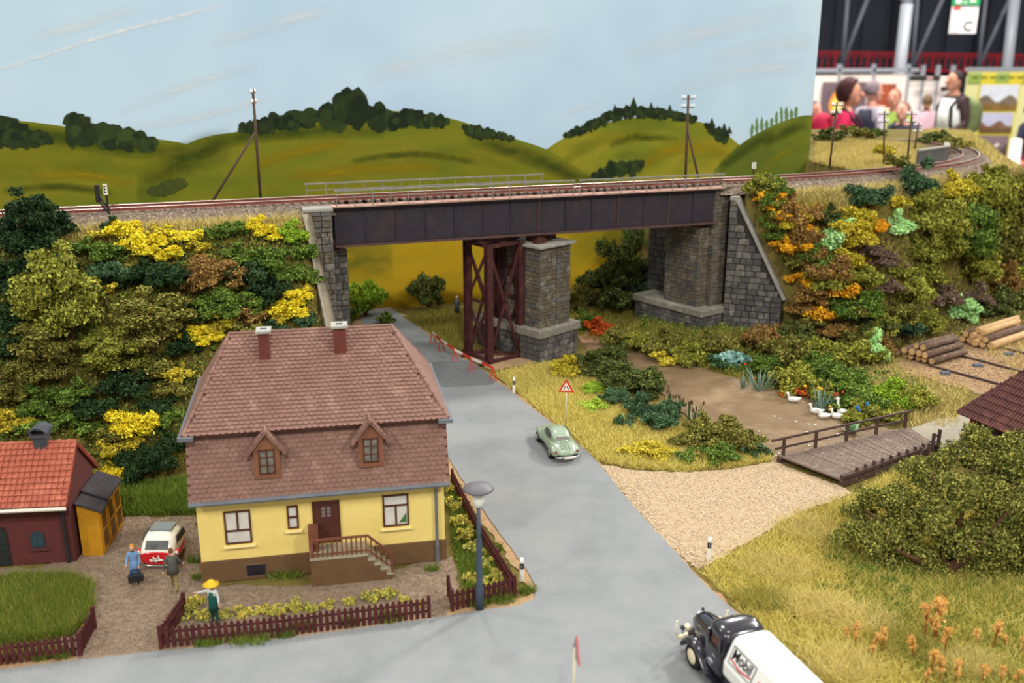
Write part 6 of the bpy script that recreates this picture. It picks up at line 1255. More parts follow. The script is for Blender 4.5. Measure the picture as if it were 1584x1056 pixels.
# small signals
M_sig = mat('black_signal', (40, 38, 36), 0.6)
p = hit(170, 345); z1 = A(167, 285, p[1])[2]
sg_ = thing('railway_signal', 'black railway signal post with a white number plate and side arm', 'signal', (p[0], p[1], p[2] - .1)); hh = z1 - p[2]
MB().tube([(0, 0, 0), (0, 0, hh)], .09, 8).obj('post', M_sig, sg_); MB().bar((0, 0, hh - 1.6), (-.62, 0, hh - .65), .1).bar((-.1, 0, hh - 1.9), (-.62, 0, hh - 1.0), .1).obj('arm', M_sig, sg_)
MB().box(-.78, -.5, -.12, .12, hh - 1.2, hh + .05).obj('lamp_box', M_sig, sg_)
pl = MB().box(-.14, .14, -.16, -.08, hh - .65, hh + .15).obj('plate', M_white, sg_); MB().box(-.06, .07, -.18, -.155, hh - .5, hh - .42).box(-.06, .07, -.18, -.155, hh - .28, hh - .2).box(-.06, .07, -.18, -.155, hh - .06, hh + .02).box(-.07, -.02, -.18, -.155, hh - .5, hh + .02).obj('plate_mark', M_blk, pl)
p = at_track_back(1165, 272, 13.8); z1 = A(1165, 251, p[1])[2]
sg_ = thing('trackside_marker', 'small white trackside marker plate beyond the bridge end', 'signal', p); hh = z1 - p[2]
MB().tube([(0, 0, 0), (0, 0, hh)], .07, 6).obj('post', M_sig, sg_); pl = MB().box(-.2, .2, -.12, -.05, hh - .62, hh).obj('plate', M_white, sg_); MB().box(-.08, .08, -.14, -.11, hh - .5, hh - .42).box(-.08, .08, -.14, -.11, hh - .25, hh - .17).obj('plate_mark', M_blk, pl)

# ------------------------------------------------------------------ picket fences
M_fence = mat('maroon_fence', (84, 36, 36), 0.7, (70, 30, 32), 2, 3, c3=(98, 46, 42))
PK = MB().add([(-.09, -.035, 0), (.09, -.035, 0), (.09, .035, 0), (-.09, .035, 0), (-.09, -.035, .92), (.09, -.035, .92), (.09, .035, .92), (-.09, .035, .92), (0, -.035, 1.06), (0, .035, 1.06)],
              [(0, 3, 2, 1), (0, 1, 5, 8, 4), (1, 2, 6, 5), (2, 3, 7, 9, 6), (3, 0, 4, 7), (5, 6, 9, 8), (7, 4, 8, 9)]).mesh('picket', M_fence)
def fence(pix, label):
    P = [G(*p) for p in pix]; t = thing('picket_fence', label, 'fence', (P[0][0], P[0][1], 0.03)); Q = [Vector((a - P[0][0], b - P[0][1], 0)) for a, b in P]
    for a, b in zip(Q[:-1], Q[1:]):
        d = b - a; n = max(2, int(d.length / .265)); ang = math.atan2(d.y, d.x)
        for k in range(n + 1): link('picket', PK, t, tuple(a + d * k / n), ang)
        nn = Vector((-d.y, d.x, 0)).normalized() * .06
        for z in (.3, .74): MB().bar(a + nn + Vector((0, 0, z)), b + nn + Vector((0, 0, z)), .06, .1).obj('rail', M_fence, t)
    for q in Q: MB().bar(q, q + Vector((0, 0, 1.12)), .16).obj('post', M_fence, t)
fence([(286, 950), (250, 1003), (440, 984), (664, 955)], 'maroon picket fence along the street in front of the house porch')
fence([(694, 922), (700, 945), (796, 922), (770, 880), (738, 828), (700, 752)], 'maroon picket fence round the garden corner by the street lamp')
fence([(-40, 1034), (125, 1014), (147, 972)], 'maroon picket fence round the grass plot by the brick shed')

# ------------------------------------------------------------------ wooden footbridge
M_plank = mat('grey_brown_plank', (126, 108, 96), 0.85, (108, 92, 82), 2.0, 5, 0.2, 10, c3=(142, 124, 110))
M_beam = mat('dark_wood_beam', (84, 64, 56), 0.8, (68, 52, 46), 2.0, 4)
a0, a1, c0, c1 = [np.array(G(*p, .45)) for p in ((1205, 705), (1302, 742), (1405, 660), (1452, 688))]
fb = thing('footbridge', 'grey brown plank footbridge with a wooden handrail over the pond end', 'footbridge', (a0[0], a0[1], 0)); off = np.array([a0[0], a0[1]])
np_ = 36
V3 = lambda q, z: (q[0] - off[0], q[1] - off[1], z)
for k in range(np_):
    t0, t1 = k / np_, (k + .86) / np_
    p = [a0 + (c0 - a0) * t0, a1 + (c1 - a1) * t0, a1 + (c1 - a1) * t1, a0 + (c0 - a0) * t1]
    MB().prism([(q[0] - off[0], q[1] - off[1]) for q in p], .36, .46 + random.uniform(-.015, .015)).obj('plank', M_plank, fb)
for e, f in ((a0, c0), (a1, c1)): MB().bar(V3(e, .2), V3(f, .2), .35, .32).obj('beam', M_beam, fb)
e0_, e1_ = a0 + (c0 - a0) * .03, a0 + (c0 - a0) * .97
hr = MB().bar(V3(a0 - (c0 - a0) * .06, 1.62), V3(a0 + (c0 - a0) * 1.02, 1.62), .14, .12).obj('handrail', M_beam, fb)
MB().bar(V3(a0 - (c0 - a0) * .03, 1.0), V3(a0 + (c0 - a0) * .99, 1.0), .08, .13).obj('lower_rail', M_beam, hr)
for k in range(5):
    q = e0_ + (e1_ - e0_) * k / 4; MB().bar(V3(q, .3), V3(q, 1.62), .18, .18).obj('post', M_beam, hr)
MB().bar(V3(a1, .62), V3(a1 + (c1 - a1) * 1.0, .62), .3, .2).obj('kerb_beam', M_beam, fb)
for k in range(10):
    q = a1 + (c1 - a1) * (.14 + .085 * k); MB().bar(V3(q, -.1), V3(q, .95), .2, .14).obj('stub_post', M_beam, fb)
for px, py in ((1421, 712), (1434, 706), (1441, 690), (1450, 684)):
    q = np.array(G(px, py + 12, .3)); MB().bar(V3(q, -.1), V3(q, 1.75), .2, .16).obj('tall_post', M_beam, fb)
for (pa, pb) in (((1421, 712), (1434, 706)), ((1441, 690), (1450, 684))):
    for z in (.8, 1.45): MB().bar(V3(np.array(G(pa[0], pa[1] + 12, .3)), z), V3(np.array(G(pb[0], pb[1] + 12, .3)), z), .1, .1).obj('tie', M_beam, fb)

# ------------------------------------------------------------------ dark timber shed with tiled roof
M_dtile = mat('dark_brown_tile', (104, 64, 58), 0.75, (88, 54, 52), 1.0, 4, 0.1, 10, c3=(118, 76, 66))
M_dwood = mat('black_brown_boards', (52, 40, 40), 0.8, (42, 34, 34), 2, 4)
cz = 3.3; A0 = np.array(G(1480, 638, cz)); A1 = np.array(G(1600, 688, cz)); dirA = (A1 - A0) / np.linalg.norm(A1 - A0); angA = math.atan2(dirA[1], dirA[0])
ts = thing('timber_shed', 'dark timber shed with brown tiled hip roof beside the footbridge path', 'shed', (A0[0], A0[1], 0), angA)
L_, W_ = 12.0, 9.0
nb = 22
for k in range(nb): MB().box(.7 + k * .5, 1.17 + k * .5, .75, .9, 0, 3.2).obj('board', M_dwood, ts)
MB().box(.7, .85, .9, 8, 0, 3.2).obj('end_wall', M_dwood, ts); MB().add([(11.5, .75, 0), (11.5, 8.2, 0), (11.5, 8.2, 3.9), (11.5, 4.5, 7.3), (11.5, .75, 3.9), (11.65, .75, 0), (11.65, 8.2, 0), (11.65, 8.2, 3.9), (11.65, 4.5, 7.3), (11.65, .75, 3.9)], [(0, 1, 2, 3, 4)[::-1], (5, 6, 7, 8, 9)] + [(i, (i + 1) % 5, 5 + (i + 1) % 5, 5 + i) for i in range(5)]).obj('gable_wall', M_dwood, ts); MB().box(.85, 11.5, 8.05, 8.2, 0, 3.2).obj('rear_wall', M_dwood, ts)
MB().box(.55, .85, .6, .9, 0, 3.2).obj('corner_post', mat('orange_brown_post', (140, 72, 48), 0.8, (118, 60, 42), 2, 3), ts)
rs_ = 4.2
mb = MB(); mb.add([(0, 0, 3.25), (L_, 0, 3.25), (L_, W_ / 2, 3.25 + rs_), (2.6, W_ / 2, 3.25 + rs_), (0, W_, 3.25), (L_, W_, 3.25)], [(0, 1, 2, 3), (0, 3, 4), (4, 3, 2, 5), (1, 5, 2), (0, 4, 5, 1)]); mb.obj('roof', M_tileb, ts)
h1 = math.hypot(W_ / 2, rs_)
tile_roof(ts, [((0, 0, 3.25), (1, 0, 0), (0, W_ / 2, rs_), L_, h1, 2.6, 0), ((0, W_, 3.25), (0, -1, 0), (2.6, 0, rs_), W_, math.hypot(2.6, rs_), W_ / 2, W_ / 2)], .22, .5, M_dtile, 300, .05, 'pan', 1.25, False)
for (p, q) in (((0, 0, 3.25), (2.6, W_ / 2, 3.25 + rs_)), ((2.6, W_ / 2, 3.25 + rs_), (L_, W_ / 2, 3.25 + rs_))):
    p, q = Vector(p), Vector(q); n = 14
    for k in range(n): MB().tube([p + (q - p) * (k / n) + Vector((0, 0, .08)), p + (q - p) * ((k + 1.1) / n) + Vector((0, 0, .08))], [.13, .1], 6).obj('ridge_tile', M_dtile, ts)

# ------------------------------------------------------------------ log yard
M_logb = mat('log_bark', (118, 94, 78), 0.9, (92, 72, 60), 2.5, 5, 0.5, 8, c3=(140, 114, 92))
M_logp = mat('peeled_log', (206, 172, 126), 0.8, (188, 150, 104), 1.5, 4)
M_end = mat('log_end', (214, 178, 128), 0.8, (190, 150, 100), 3, 4)
def log(p, q, r, m, label, group):
    p, q = Vector(p), Vector(q); t = thing('log', label, 'log', tuple(p), 0, group); d = q - p; n = d.normalized() * .02
    MB().tube([(0, 0, 0), d * .5 + Vector((0, 0, .02)), d], [r, r * .96, r * .9], 10).obj('trunk', m, t, smooth=True)
    for c, s_ in ((Vector((0, 0, 0)), -1), (d, 1)): MB().tube([c, c + n * s_], [r * .86, r * .84], 10).obj('cut_end', M_end, t)
g1 = G(1440, 566); dv = Vector((G(1502, 548)[0] - g1[0], G(1502, 548)[1] - g1[1], 0)); dv *= 5.2 / dv.length; side = Vector((-dv.y, dv.x, 0)).normalized()
rows = [(0, 6, .30), (1, 4, .32), (2, 2, .28)]
for lv, n, r in rows:
    for k in range(n):
        o = Vector((g1[0], g1[1], .42 + lv * .5)) + side * ((k + lv * .7) * .62) - dv * random.uniform(0, .12)
        log(o, o + dv * random.uniform(.9, 1.05), r * random.uniform(.85, 1.1), M_logb, f'barked grey-brown log in the {["bottom", "middle", "top"][lv]} layer of the darker log pile', 'dark log pile')
g2 = G(1535, 541); dv2 = Vector((G(1584, 524)[0] - g2[0], G(1584, 524)[1] - g2[1], 0)); dv2 *= 7 / dv2.length; side2 = Vector((-dv2.y, dv2.x, 0)).normalized()
for lv, n, r in [(0, 5, .34), (1, 4, .34), (2, 2, .32)]:
    for k in range(n):
        o = Vector((g2[0], g2[1], .45 + lv * .52)) + side2 * ((k + lv * .6) * .68) - dv2 * random.uniform(0, .1)
        pe = (k + lv) % 3 != 1
        log(o, o + dv2 * random.uniform(.9, 1.05), r * random.uniform(.85, 1.1), M_logp if pe else M_logb, f'{"peeled pale" if pe else "barked brown"} log in the {["bottom", "middle", "top"][lv]} layer of the pale log pile', 'pale log pile')
for (pa, pb), lb in ((((1437, 567), (1560, 600)), 'dark bearer rail across the log yard under the dark log pile'), (((1487, 552), (1600, 582)), 'dark bearer rail across the log yard between the two piles'), (((1552, 540), (1640, 562)), 'dark bearer rail under the pale log pile')):
    a_, b_ = G(*pa), G(*pb); tag(MB().bar((a_[0], a_[1], .12), (b_[0], b_[1], .12), .18, .16).obj('bearer_rail', M_beam), lb, 'rail')
for (px, py, lb) in ((1462, 579, 'blue-grey block by the rail of the dark log pile'), (1512, 567, 'blue-grey block by the middle bearer rail'), (1560, 549, 'blue-grey block by the pale log pile')):
    x, y = G(px, py); b_ = MB(); b_.add([(-.4, -.3, 0), (.4, -.3, 0), (.4, .3, 0), (-.4, .3, 0), (-.32, -.22, .22), (.32, -.22, .26), (.3, .22, .24), (-.32, .22, .2)], [(0, 3, 2, 1), (4, 5, 6, 7), (0, 1, 5, 4), (1, 2, 6, 5), (2, 3, 7, 6), (3, 0, 4, 7)])
    tag(b_.obj('slate_block', mat('blue_grey_slate', (92, 98, 108), 0.8, (80, 84, 94), 3, 4), loc=(x, y, .03), bevel=.04), lb, 'block')

# ------------------------------------------------------------------ ducks, pond plants, dry stalks
M_duck = mat('white_feather', (238, 236, 228), 0.7); M_bill = mat('orange_bill', (226, 150, 50), 0.6)
for px, py, rz, sc, up_, lb in [(1227, 622, 2.9, 1, 0, 'white duck swimming by the rust-red bush'), (1262, 640, 2.8, 1, 0, 'white duck swimming below the iris leaves'), (1274, 647, 3.1, .95, 0, 'white duck resting low on the pond among the other ducks'), (1295, 648, 2.7, 1, 0, 'white duck at the shore with its body tilted'), (1304, 643, 2.4, 1.15, .35, 'tall upright white goose at the pond shore')]:
    x, y = G(px, py); d = thing('duck', lb, 'duck', (x, y, .0), rz, 'white ducks on the pond'); d.scale = (sc,) * 3
    MB().loft([ring(a, w, z0, z1, 2.2, 12) for a, w, z0, z1 in ((.42, .06, .22, .34), (.3, .17, .06, .42), (.05, .23, .02, .46), (-.25, .19, .05, .42), (-.45, .1, .2, .42), (-.58, .03, .34, .42))]).obj('body', M_duck, d, smooth=True)
    MB().tube([(.3, 0, .34), (.4, 0, .52 + up_ * .6), (.42, 0, .62 + up_)], [.11, .075, .07], 8).obj('neck', M_duck, d, smooth=True)
    hd_ = MB().sphere((.45, 0, .68 + up_), .115, 10, 8, (1.1, .9, .95)).obj('head', M_duck, d, smooth=True)
    MB().tube([(.54, 0, .67 + up_), (.68, 0, .64 + up_)], [.05, .035], 6).obj('bill', M_bill, hd_, smooth=True)
    for s_ in (-1, 1):
        MB().sphere((.5, s_ * .1, .71 + up_), .018, 6, 5).obj('eye', M_blk, hd_)
        MB().sphere((-.1, s_ * .2, .28), .2, 8, 6, (1.4, .25, .6)).obj('wing', M_duck, d, smooth=True)
M_iris = mat('iris_leaf', (104, 128, 112), 0.7, (128, 150, 134), 2, 3)
M_reed = mat('reed_green', (58, 92, 52), 0.7, (78, 114, 62), 2, 3)
def blades(name, px, py, n, h, spread, m, label, tips=None, seed=1, cat='plant', flat_w=.05):
    x, y = G(px, py); t = thing(name, label, cat, (x, y, .0)); r = random.Random(seed)
    for k in range(n):
        a = r.uniform(0, 6.283); q = r.uniform(.1, 1) * spread; hh_ = h * r.uniform(.65, 1.1); bx0 = Vector((math.cos(a) * q * .35, math.sin(a) * q * .35, 0)); tp = bx0 + Vector((math.cos(a) * q, math.sin(a) * q, hh_)); md = (bx0 + tp) / 2 + Vector((0, 0, hh_ * .12)); w = Vector((-math.sin(a), math.cos(a), 0)) * flat_w
        lf = MB().add([bx0 - w, bx0 + w, md + w * .8, tp, md - w * .8, bx0 + Vector((0, 0, .05)), md + Vector((math.cos(a), math.sin(a), 0)) * .03], [(0, 1, 2, 4), (4, 2, 3), (1, 0, 6), (6, 4, 3), (2, 6, 3)]).obj('leaf', m, t)
        if tips and k % tips[1] == 0: MB().sphere(tp + Vector((0, 0, .02)), tips[2], 7, 5, tips[3]).obj('flower', tips[0], t, smooth=True)
    return t
M_yf = mat('yellow_petal', (226, 168, 34), 0.6); M_rf = mat('red_petal', (196, 60, 36), 0.6); M_bf = mat('blue_petal', (50, 120, 190), 0.6); M_cat = mat('cattail_brown', (90, 62, 44), 0.8); M_hosta = mat('hosta_leaf', (122, 160, 120), 0.7, (150, 180, 140), 2, 3)
blades('iris_plant', 1175, 605, 34, 1.7, 1.3, M_iris, 'grey-green spiky plant with small red flowers on the far pond shore', (M_rf, 9, .1, (1, 1, .8)), 2)
blades('iris_plant', 1150, 600, 14, 1.2, 1.0, M_iris, 'short grey-green spiky plant beside the blue-grey shrub', None, 7)
blades('iris_plant', 1268, 636, 26, 1.8, 1.2, M_iris, 'grey-green iris with yellow and red flowers behind the ducks', (M_yf, 9, .13, (1, 1, .7)), 3)
blades('tulip_plant', 1290, 634, 14, 1.4, .6, M_reed, 'green plant with red and yellow flowers beside the goose', (M_rf, 4, .11, (1, 1, .9)), 4)
blades('marigold', 1282, 640, 5, .5, .3, M_reed, 'small yellow flower at the feet of the ducks', (M_yf, 2, .12, (1.2, 1.2, .6)), 14)
blades('larkspur', 1330, 652, 12, 1.2, .6, M_reed, 'green plant with bright blue flower spikes by the footbridge rail', (M_bf, 2, .12, (1, 1, 1.6)), 5)
blades('larkspur', 1345, 655, 7, .9, .4, M_reed, 'smaller blue-flowered plant closer to the footbridge rail', (M_bf, 3, .1, (1, 1, 1.5)), 15)
blades('hosta', 1315, 668, 12, .7, .9, M_hosta, 'broad-leaved pale green plant at the end of the pond', None, 6, flat_w=.28)
for px, py, sd_ in [(1050, 640, 8), (1065, 648, 9), (1035, 632, 10), (1075, 655, 11)]:
    blades('cattail', px, py, 14, 1.5, .4, M_reed, 'clump of dark green cattails at the near pond edge', (M_cat, 3, .06, (1, 1, 3)), sd_).__setitem__('group', 'cattails at the near pond edge')
x, y = G(1133, 572)
bush(1130, 548, 24, 'bluegrey', 'blue-grey broad-leaved shrub on the far pond shore', 's', z=0, name='shrub', cat='shrub', flat=.9)
bush(1222, 600, 15, 'rust', 'rust-orange bush behind the lone duck', 's', z=0); bush(1238, 603, 12, 'rust', 'small rust-orange bush between the lone duck and the irises', 's', z=0)
for i, (px, py) in enumerate([(1198, 645), (1206, 648), (1231, 653), (1251, 657), (1261, 658), (1248, 669), (1205, 702), (1200, 705), (1228, 690), (1244, 688), (1252, 690), (1262, 686), (1174, 668), (1166, 672), (1296, 672), (1283, 680)]):
    x, y = G(px, py); t = thing('water_lily', 'tiny white blossom floating on the pond near the footbridge', 'flower', (x, y, .035), i, 'white blossoms on the pond')
    for k in range(6): MB().add([(0, 0, 0), (.05 * math.cos(k * 1.047 - .4), .05 * math.sin(k * 1.047 - .4), .02), (.14 * math.cos(k * 1.047), .14 * math.sin(k * 1.047), .06), (.05 * math.cos(k * 1.047 + .4), .05 * math.sin(k * 1.047 + .4), .02)], [(0, 1, 2, 3)]).obj('petal', M_duck, t)
# dry amber seed heads in the meadow
SEED = []
for s_ in range(3):
    r = np.random.default_rng(60 + s_); lob = [(r.uniform(-.14, .14), r.uniform(-.14, .14), r.uniform(.55, 1.0), r.uniform(.06, .13)) for _ in range(9)] + [(0, 0, 1.0, .14)]
    P, D = foliage_points(lob, 500, r); V, F = leaves(P, D, .045, r); SEED.append(fastmesh('seed_head', V, F, LEAF['straw']))
STK = MB().tube([(0, 0, 0), (.04, 0, .5), (0, 0, 1.0)], [.05, .045, .03], 6).tube([(.03, 0, .5), (.12, .05, .85)], [.035, .02], 5).tube([(.02, 0, .55), (-.1, .06, .88)], [.03, .02], 5).mesh('stalk', mat('amber_stalk', (150, 92, 40), 0.8, (126, 74, 32), 2, 3))
for i, (px, py, hp) in enumerate([(1322, 998, 30), (1308, 992, 18), (1368, 1010, 34), (1352, 1010, 26), (1345, 1018, 20), (1412, 1022, 36), (1430, 988, 44), (1448, 988, 56), (1444, 992, 36), (1460, 1012, 36), (1510, 1003, 26), (1537, 1002, 40), (1556, 1006, 22), (1440, 1045, 34), (1452, 1060, 40), (1475, 1062, 34), (1518, 1060, 30), (1550, 1062, 30), (1572, 1064, 26), (1430, 1062, 24), (1580, 1012, 24)]):
    x, y = G(px, py); h_ = hp * depth(x, y, 0) / FPX / .85
    t = thing('dry_plant', 'dry amber seed-head plant in the yellow meadow', 'plant', (x, y, 0), i * 1.3, 'dry seed-head plants in the meadow'); t.scale = (h_ * .8, h_ * .8, h_); t.rotation_euler[1] = random.uniform(-.2, .2)
    link('stalk', STK, t); link('seed_head', SEED[i % 3], t)
# concrete wall inside the curve, and shrubs there
wp = [G(*p, 14.2) for p in ((1419, 253), (1438, 250), (1463, 246), (1462, 240))]
cw_ = thing('retaining_wall', 'grey concrete wall with a light coping inside the railway curve', 'wall', (wp[0][0], wp[0][1], 13.0))
zt = A(1440, 231, wp[1][1])[2] - 13.0
q = [(a - wp[0][0], b - wp[0][1]) for a, b in wp]; n_ = 0
for a_, b_ in zip(q[:-1], q[1:]):
    MB().bar((*a_, zt * .5), (*b_, zt * .5), .4, zt).obj('wall_panel', mat('dark_concrete', (104, 102, 98), 0.9, (86, 84, 82), 0.6, 4), cw_); MB().bar((*a_, zt + .08), (*b_, zt + .08), .6, .16).obj('coping', M_cap, cw_)
for px, py, r, col, lb in [(1290, 203, 18, 'deep', 'dark shrub in a row on top of the straw hill'), (1312, 196, 18, 'olive', 'olive shrub in a row on top of the straw hill'), (1332, 200, 18, 'olive', 'olive shrub in a row on top of the straw hill'), (1354, 200, 15, 'mid', 'round green shrub at the end of the hilltop row'), (1268, 207, 12, 'deep', 'dark shrub in a row on top of the straw hill'), (1390, 243, 22, 'olive', 'olive shrub beside the dark telegraph pole in the railway curve'), (1370, 226, 16, 'gold', 'pale green shrub on the straw hill slope'), (1448, 205, 22, 'deep', 'dark bushy shrub beyond the railway curve'), (1468, 212, 18, 'olive', 'olive bushy shrub beyond the railway curve'), (1492, 218, 14, 'olive', 'small olive shrub beyond the railway curve')]:
    p = (*G(px, py + r * .7, 14.8), 14.6); bush(px, py, r, col, lb, 's', 'shrubs inside the railway curve', name='shrub', cat='shrub', at_=p, flat=.8)
# ------------------------------------------------------------------ the exhibition hall beyond the layout (true size)
FZ = -175.0
def HP(px, py, Yd): return Vector(A(px, py, Yd))
structure(MB().box(-2500, 6000, -800, 3600, FZ - 10, FZ).obj('floor', mat('hall_floor', (120, 116, 112), 0.5, (104, 100, 98), 0.01, 3)))
M_hw = mat('hall_dark_wall', (60, 63, 74), 0.8, (52, 55, 66), 0.006, 3); M_hw2 = mat('hall_dark_band', (34, 35, 44), 0.8)
wl = structure(MB().box(300, 3600, 3420, 3440, FZ, 1400).obj('wall_back', M_hw))
for k in range(30): MB().box(420 + k * 96, 420 + k * 96 + (70 if k % 3 else 40), 3408, 3420, FZ, 1400).obj('panel', M_hw if k % 3 else M_hw2, wl)
M_steel = mat('hall_steel', (150, 154, 162), 0.4, spec=0.5); M_steel2 = mat('hall_steel_dark', (96, 100, 110), 0.5)
M_rrail = mat('gallery_red', (150, 22, 34), 0.5)
gl = thing('gallery_railing', 'red steel railing along the dark gallery of the exhibition hall', 'railing', tuple(HP(1240, 106, 2900)))
o_ = HP(1240, 106, 2900); e_ = HP(1640, 112, 2900)
d_ = e_ - o_
hz = (HP(1240, 80, 2900) - o_).z
MB().bar((0, 0, hz), d_ + Vector((0, 0, hz)), 6, 6).obj('top_rail', M_rrail, gl); MB().bar((0, 0, 0), d_, 8, 8).obj('bottom_rail', M_rrail, gl); MB().bar((0, 0, hz * .8), d_ + Vector((0, 0, hz * .8)), 4, 4).obj('middle_rail', M_rrail, gl)
for k in range(41): MB().bar(d_ * k / 40, d_ * k / 40 + Vector((0, 0, hz)), 7 if k % 5 == 0 else 4).obj('bar', M_rrail, gl)
MB().box(0, d_.x, 20, 300, -30, -6).obj('gallery_floor', M_hw2, gl)
def column(label, p, q, w, Yd, arms=()):
    a, b = HP(*p, Yd), HP(*q, Yd); t = thing('steel_column', label, 'column', (a.x, a.y, FZ)); lo = Vector((0, 0, 0)); up_ = Vector((b.x - a.x, 0, b.z - FZ))
    MB().tube([lo, up_], [w / 2, w / 2], 14).obj('shaft', M_steel, t, smooth=True)
    for ap in arms: c = HP(*ap, Yd); MB().tube([up_, Vector((c.x - a.x, 0, c.z - FZ))], w * .28, 10).obj('branch', M_steel, t, smooth=True)
column('light steel column that forks into a Y above the booths', (1391, 112), (1403, 6), 26, 2200, ((1380, -30), (1430, -30)))
column('grey steel column behind the landscape banner', (1560, 112), (1572, -20), 26, 2500)
for (p, q, r_), lb in ((((1303, 100), (1312, -10), (1345, -10)), 'pair of slanting steel struts beside the painted board edge'), (((1411, 105), (1420, -10), (1462, -10)), 'pair of slanting steel struts beside the forked column'), (((1513, 106), (1526, -10), (1566, -10)), 'pair of slanting steel struts above the landscape banner')):
    a = HP(*p, 2600); t = thing('steel_strut', lb, 'strut', tuple(a))
    for e in (q, r_): MB().tube([(0, 0, 0), HP(*e, 2600) - a], 5.5, 8).obj('strut', M_steel2, t, smooth=True)
    MB().tube([(0, 0, FZ - a.z), (0, 0, 0)], 5.5, 8).obj('strut_foot', M_steel2, t, smooth=True)
# white stand walls with posters
M_booth = mat('booth_white', (238, 226, 218), 0.7, (230, 216, 208), 0.01, 2)
def panelwall(name, label, p, q, Yd, bot=300, m=M_booth, cat='partition'):
    a, b = HP(*p, Yd), HP(*q, Yd); t = thing(name, label, cat, (a.x, a.y, FZ)); n = 3; w = b.x - a.x
    for k in range(n): MB().vprism([(w * k / n + 1, 0), (w * (k + 1) / n - 1, 0), (w * (k + 1) / n - 1, a.z + (b.z - a.z) * (k + 1) / n - FZ), (w * k / n + 1, a.z + (b.z - a.z) * k / n - FZ)], 0, 8).obj('panel', m, t)
    for k in range(n + 1): MB().box(w * k / n - 2, w * k / n + 2, -3, 10, 0, a.z - FZ + 18).obj('post', M_steel, t)
    return t
pw = panelwall('booth_wall', 'white exhibition booth wall with a flame poster', (1244, 116), (1405, 114), 1700)
MB().bar((0, 0, HP(1240, 109, 1700).z - FZ), (HP(1420, 109, 1700).x - HP(1244, 109, 1700).x, 0, HP(1420, 108, 1700).z - FZ), 6, 6).obj('truss_tube', M_steel, pw)
panelwall('booth_wall', 'white booth wall under a black title strip', (1405, 116), (1474, 118), 1900)
panelwall('booth_wall', 'pale pink booth wall beside the landscape banner', (1576, 120), (1680, 124), 1800)
def poster(name, label, p, q, Yd, m, cat='poster'):
    a, b = HP(*p, Yd), HP(*q, Yd); t = thing(name, label, cat, (a.x, a.y, b.z)); w, h = b.x - a.x, a.z - b.z
    MB().box(0, w, 0, 2, 0, h).obj('sheet', m, t); return t, w, h
t, w, h = poster('flame_poster', 'dark poster showing a yellow flame on the white booth wall', (1273, 127), (1336, 182), 1690, mat('poster_dark', (120, 100, 104), 0.6, (96, 80, 88), 0.02, 3))
fl = lambda s_, m, y: MB().vprism([(w * .42 + s_ * w * .26 * math.cos(k * .4) * (1 if math.sin(k * .4) < 0 else 1 - .4 * math.sin(k * .4)), h * .42 + s_ * h * .5 * math.sin(k * .4)) for k in range(16)], y, 0).obj('flame', m, t)
fl(.95, mat('flame_orange', (240, 150, 60), 0.6), -1); fl(.7, mat('flame_yellow', (252, 214, 96), 0.6), -2); fl(.4, mat('flame_pale', (255, 238, 170), 0.6), -3)
t, w, h = poster('rust_poster', 'rust-orange poster on the white booth wall behind the man in lime green', (1355, 130), (1382, 176), 1690, mat('poster_rust', (176, 84, 50), 0.6, (120, 60, 44), 0.03, 3))
t, w, h = poster('title_strip', 'black title strip at the top of the white booth wall', (1408, 117), (1454, 125), 1880, M_blk, 'sign')
MB().box(w * .55, w * .75, -1, 0, h * .2, h * .9).obj('pink_mark', mat('pink_mark', (190, 150, 150), 0.6), t)
t, w, h = poster('title_strip', 'small black strip on the pale booth panel beside the man with the backpack', (1456, 134), (1474, 141), 1880, M_blk, 'sign')
# landscape banner
a, b = HP(1498, 110, 1350), HP(1578, 290, 1350); bn = thing('landscape_banner', 'tall yellow framed display board with four landscape pictures', 'display board', (a.x, a.y, FZ)); W, Hh = b.x - a.x, a.z - FZ
MB().box(0, W, 0, 3, 0, Hh).obj('board', mat('board_cream', (226, 224, 160), 0.7), bn); MB().box(-3, W + 3, -1, 4, Hh, Hh + 5).obj('top_bar', M_steel, bn)
M_by = mat('banner_yellow', (222, 204, 60), 0.6); M_bg = mat('banner_green', (150, 176, 84), 0.6)
zz = lambda py: HP(1540, py, 1350).z - FZ
xx = lambda px: HP(px, 160, 1350).x - a.x
for k in range(5): MB().box(W * k / 5, W * (k + 1) / 5, -1.5, 0, zz(129), zz(113)).obj('title_block', M_by if k % 2 else M_bg, bn)
for k in range(7): MB().box(W * (.06 + .13 * k), W * (.15 + .13 * k), -2.2, -1.5, zz(121), zz(118.5)).obj('title_line', mat('title_dark', (96, 110, 50), 0.6), bn)
pics = [(1513, 131, 1572, 170, (214, 218, 226), (140, 124, 104), (150, 116, 60)), (1519, 174, 1569, 205, (190, 190, 214), (150, 112, 88), (120, 90, 60)), (1518, 209, 1567, 241, (130, 110, 116), (110, 92, 92), (96, 76, 80)), (1519, 245, 1545, 258, (120, 104, 100), (100, 88, 84), (90, 80, 76)), (1546, 245, 1566, 258, (240, 240, 240), (236, 236, 238), (230, 230, 232)), (1546, 261, 1566, 272, (150, 176, 214), (160, 184, 218), (150, 176, 210))]
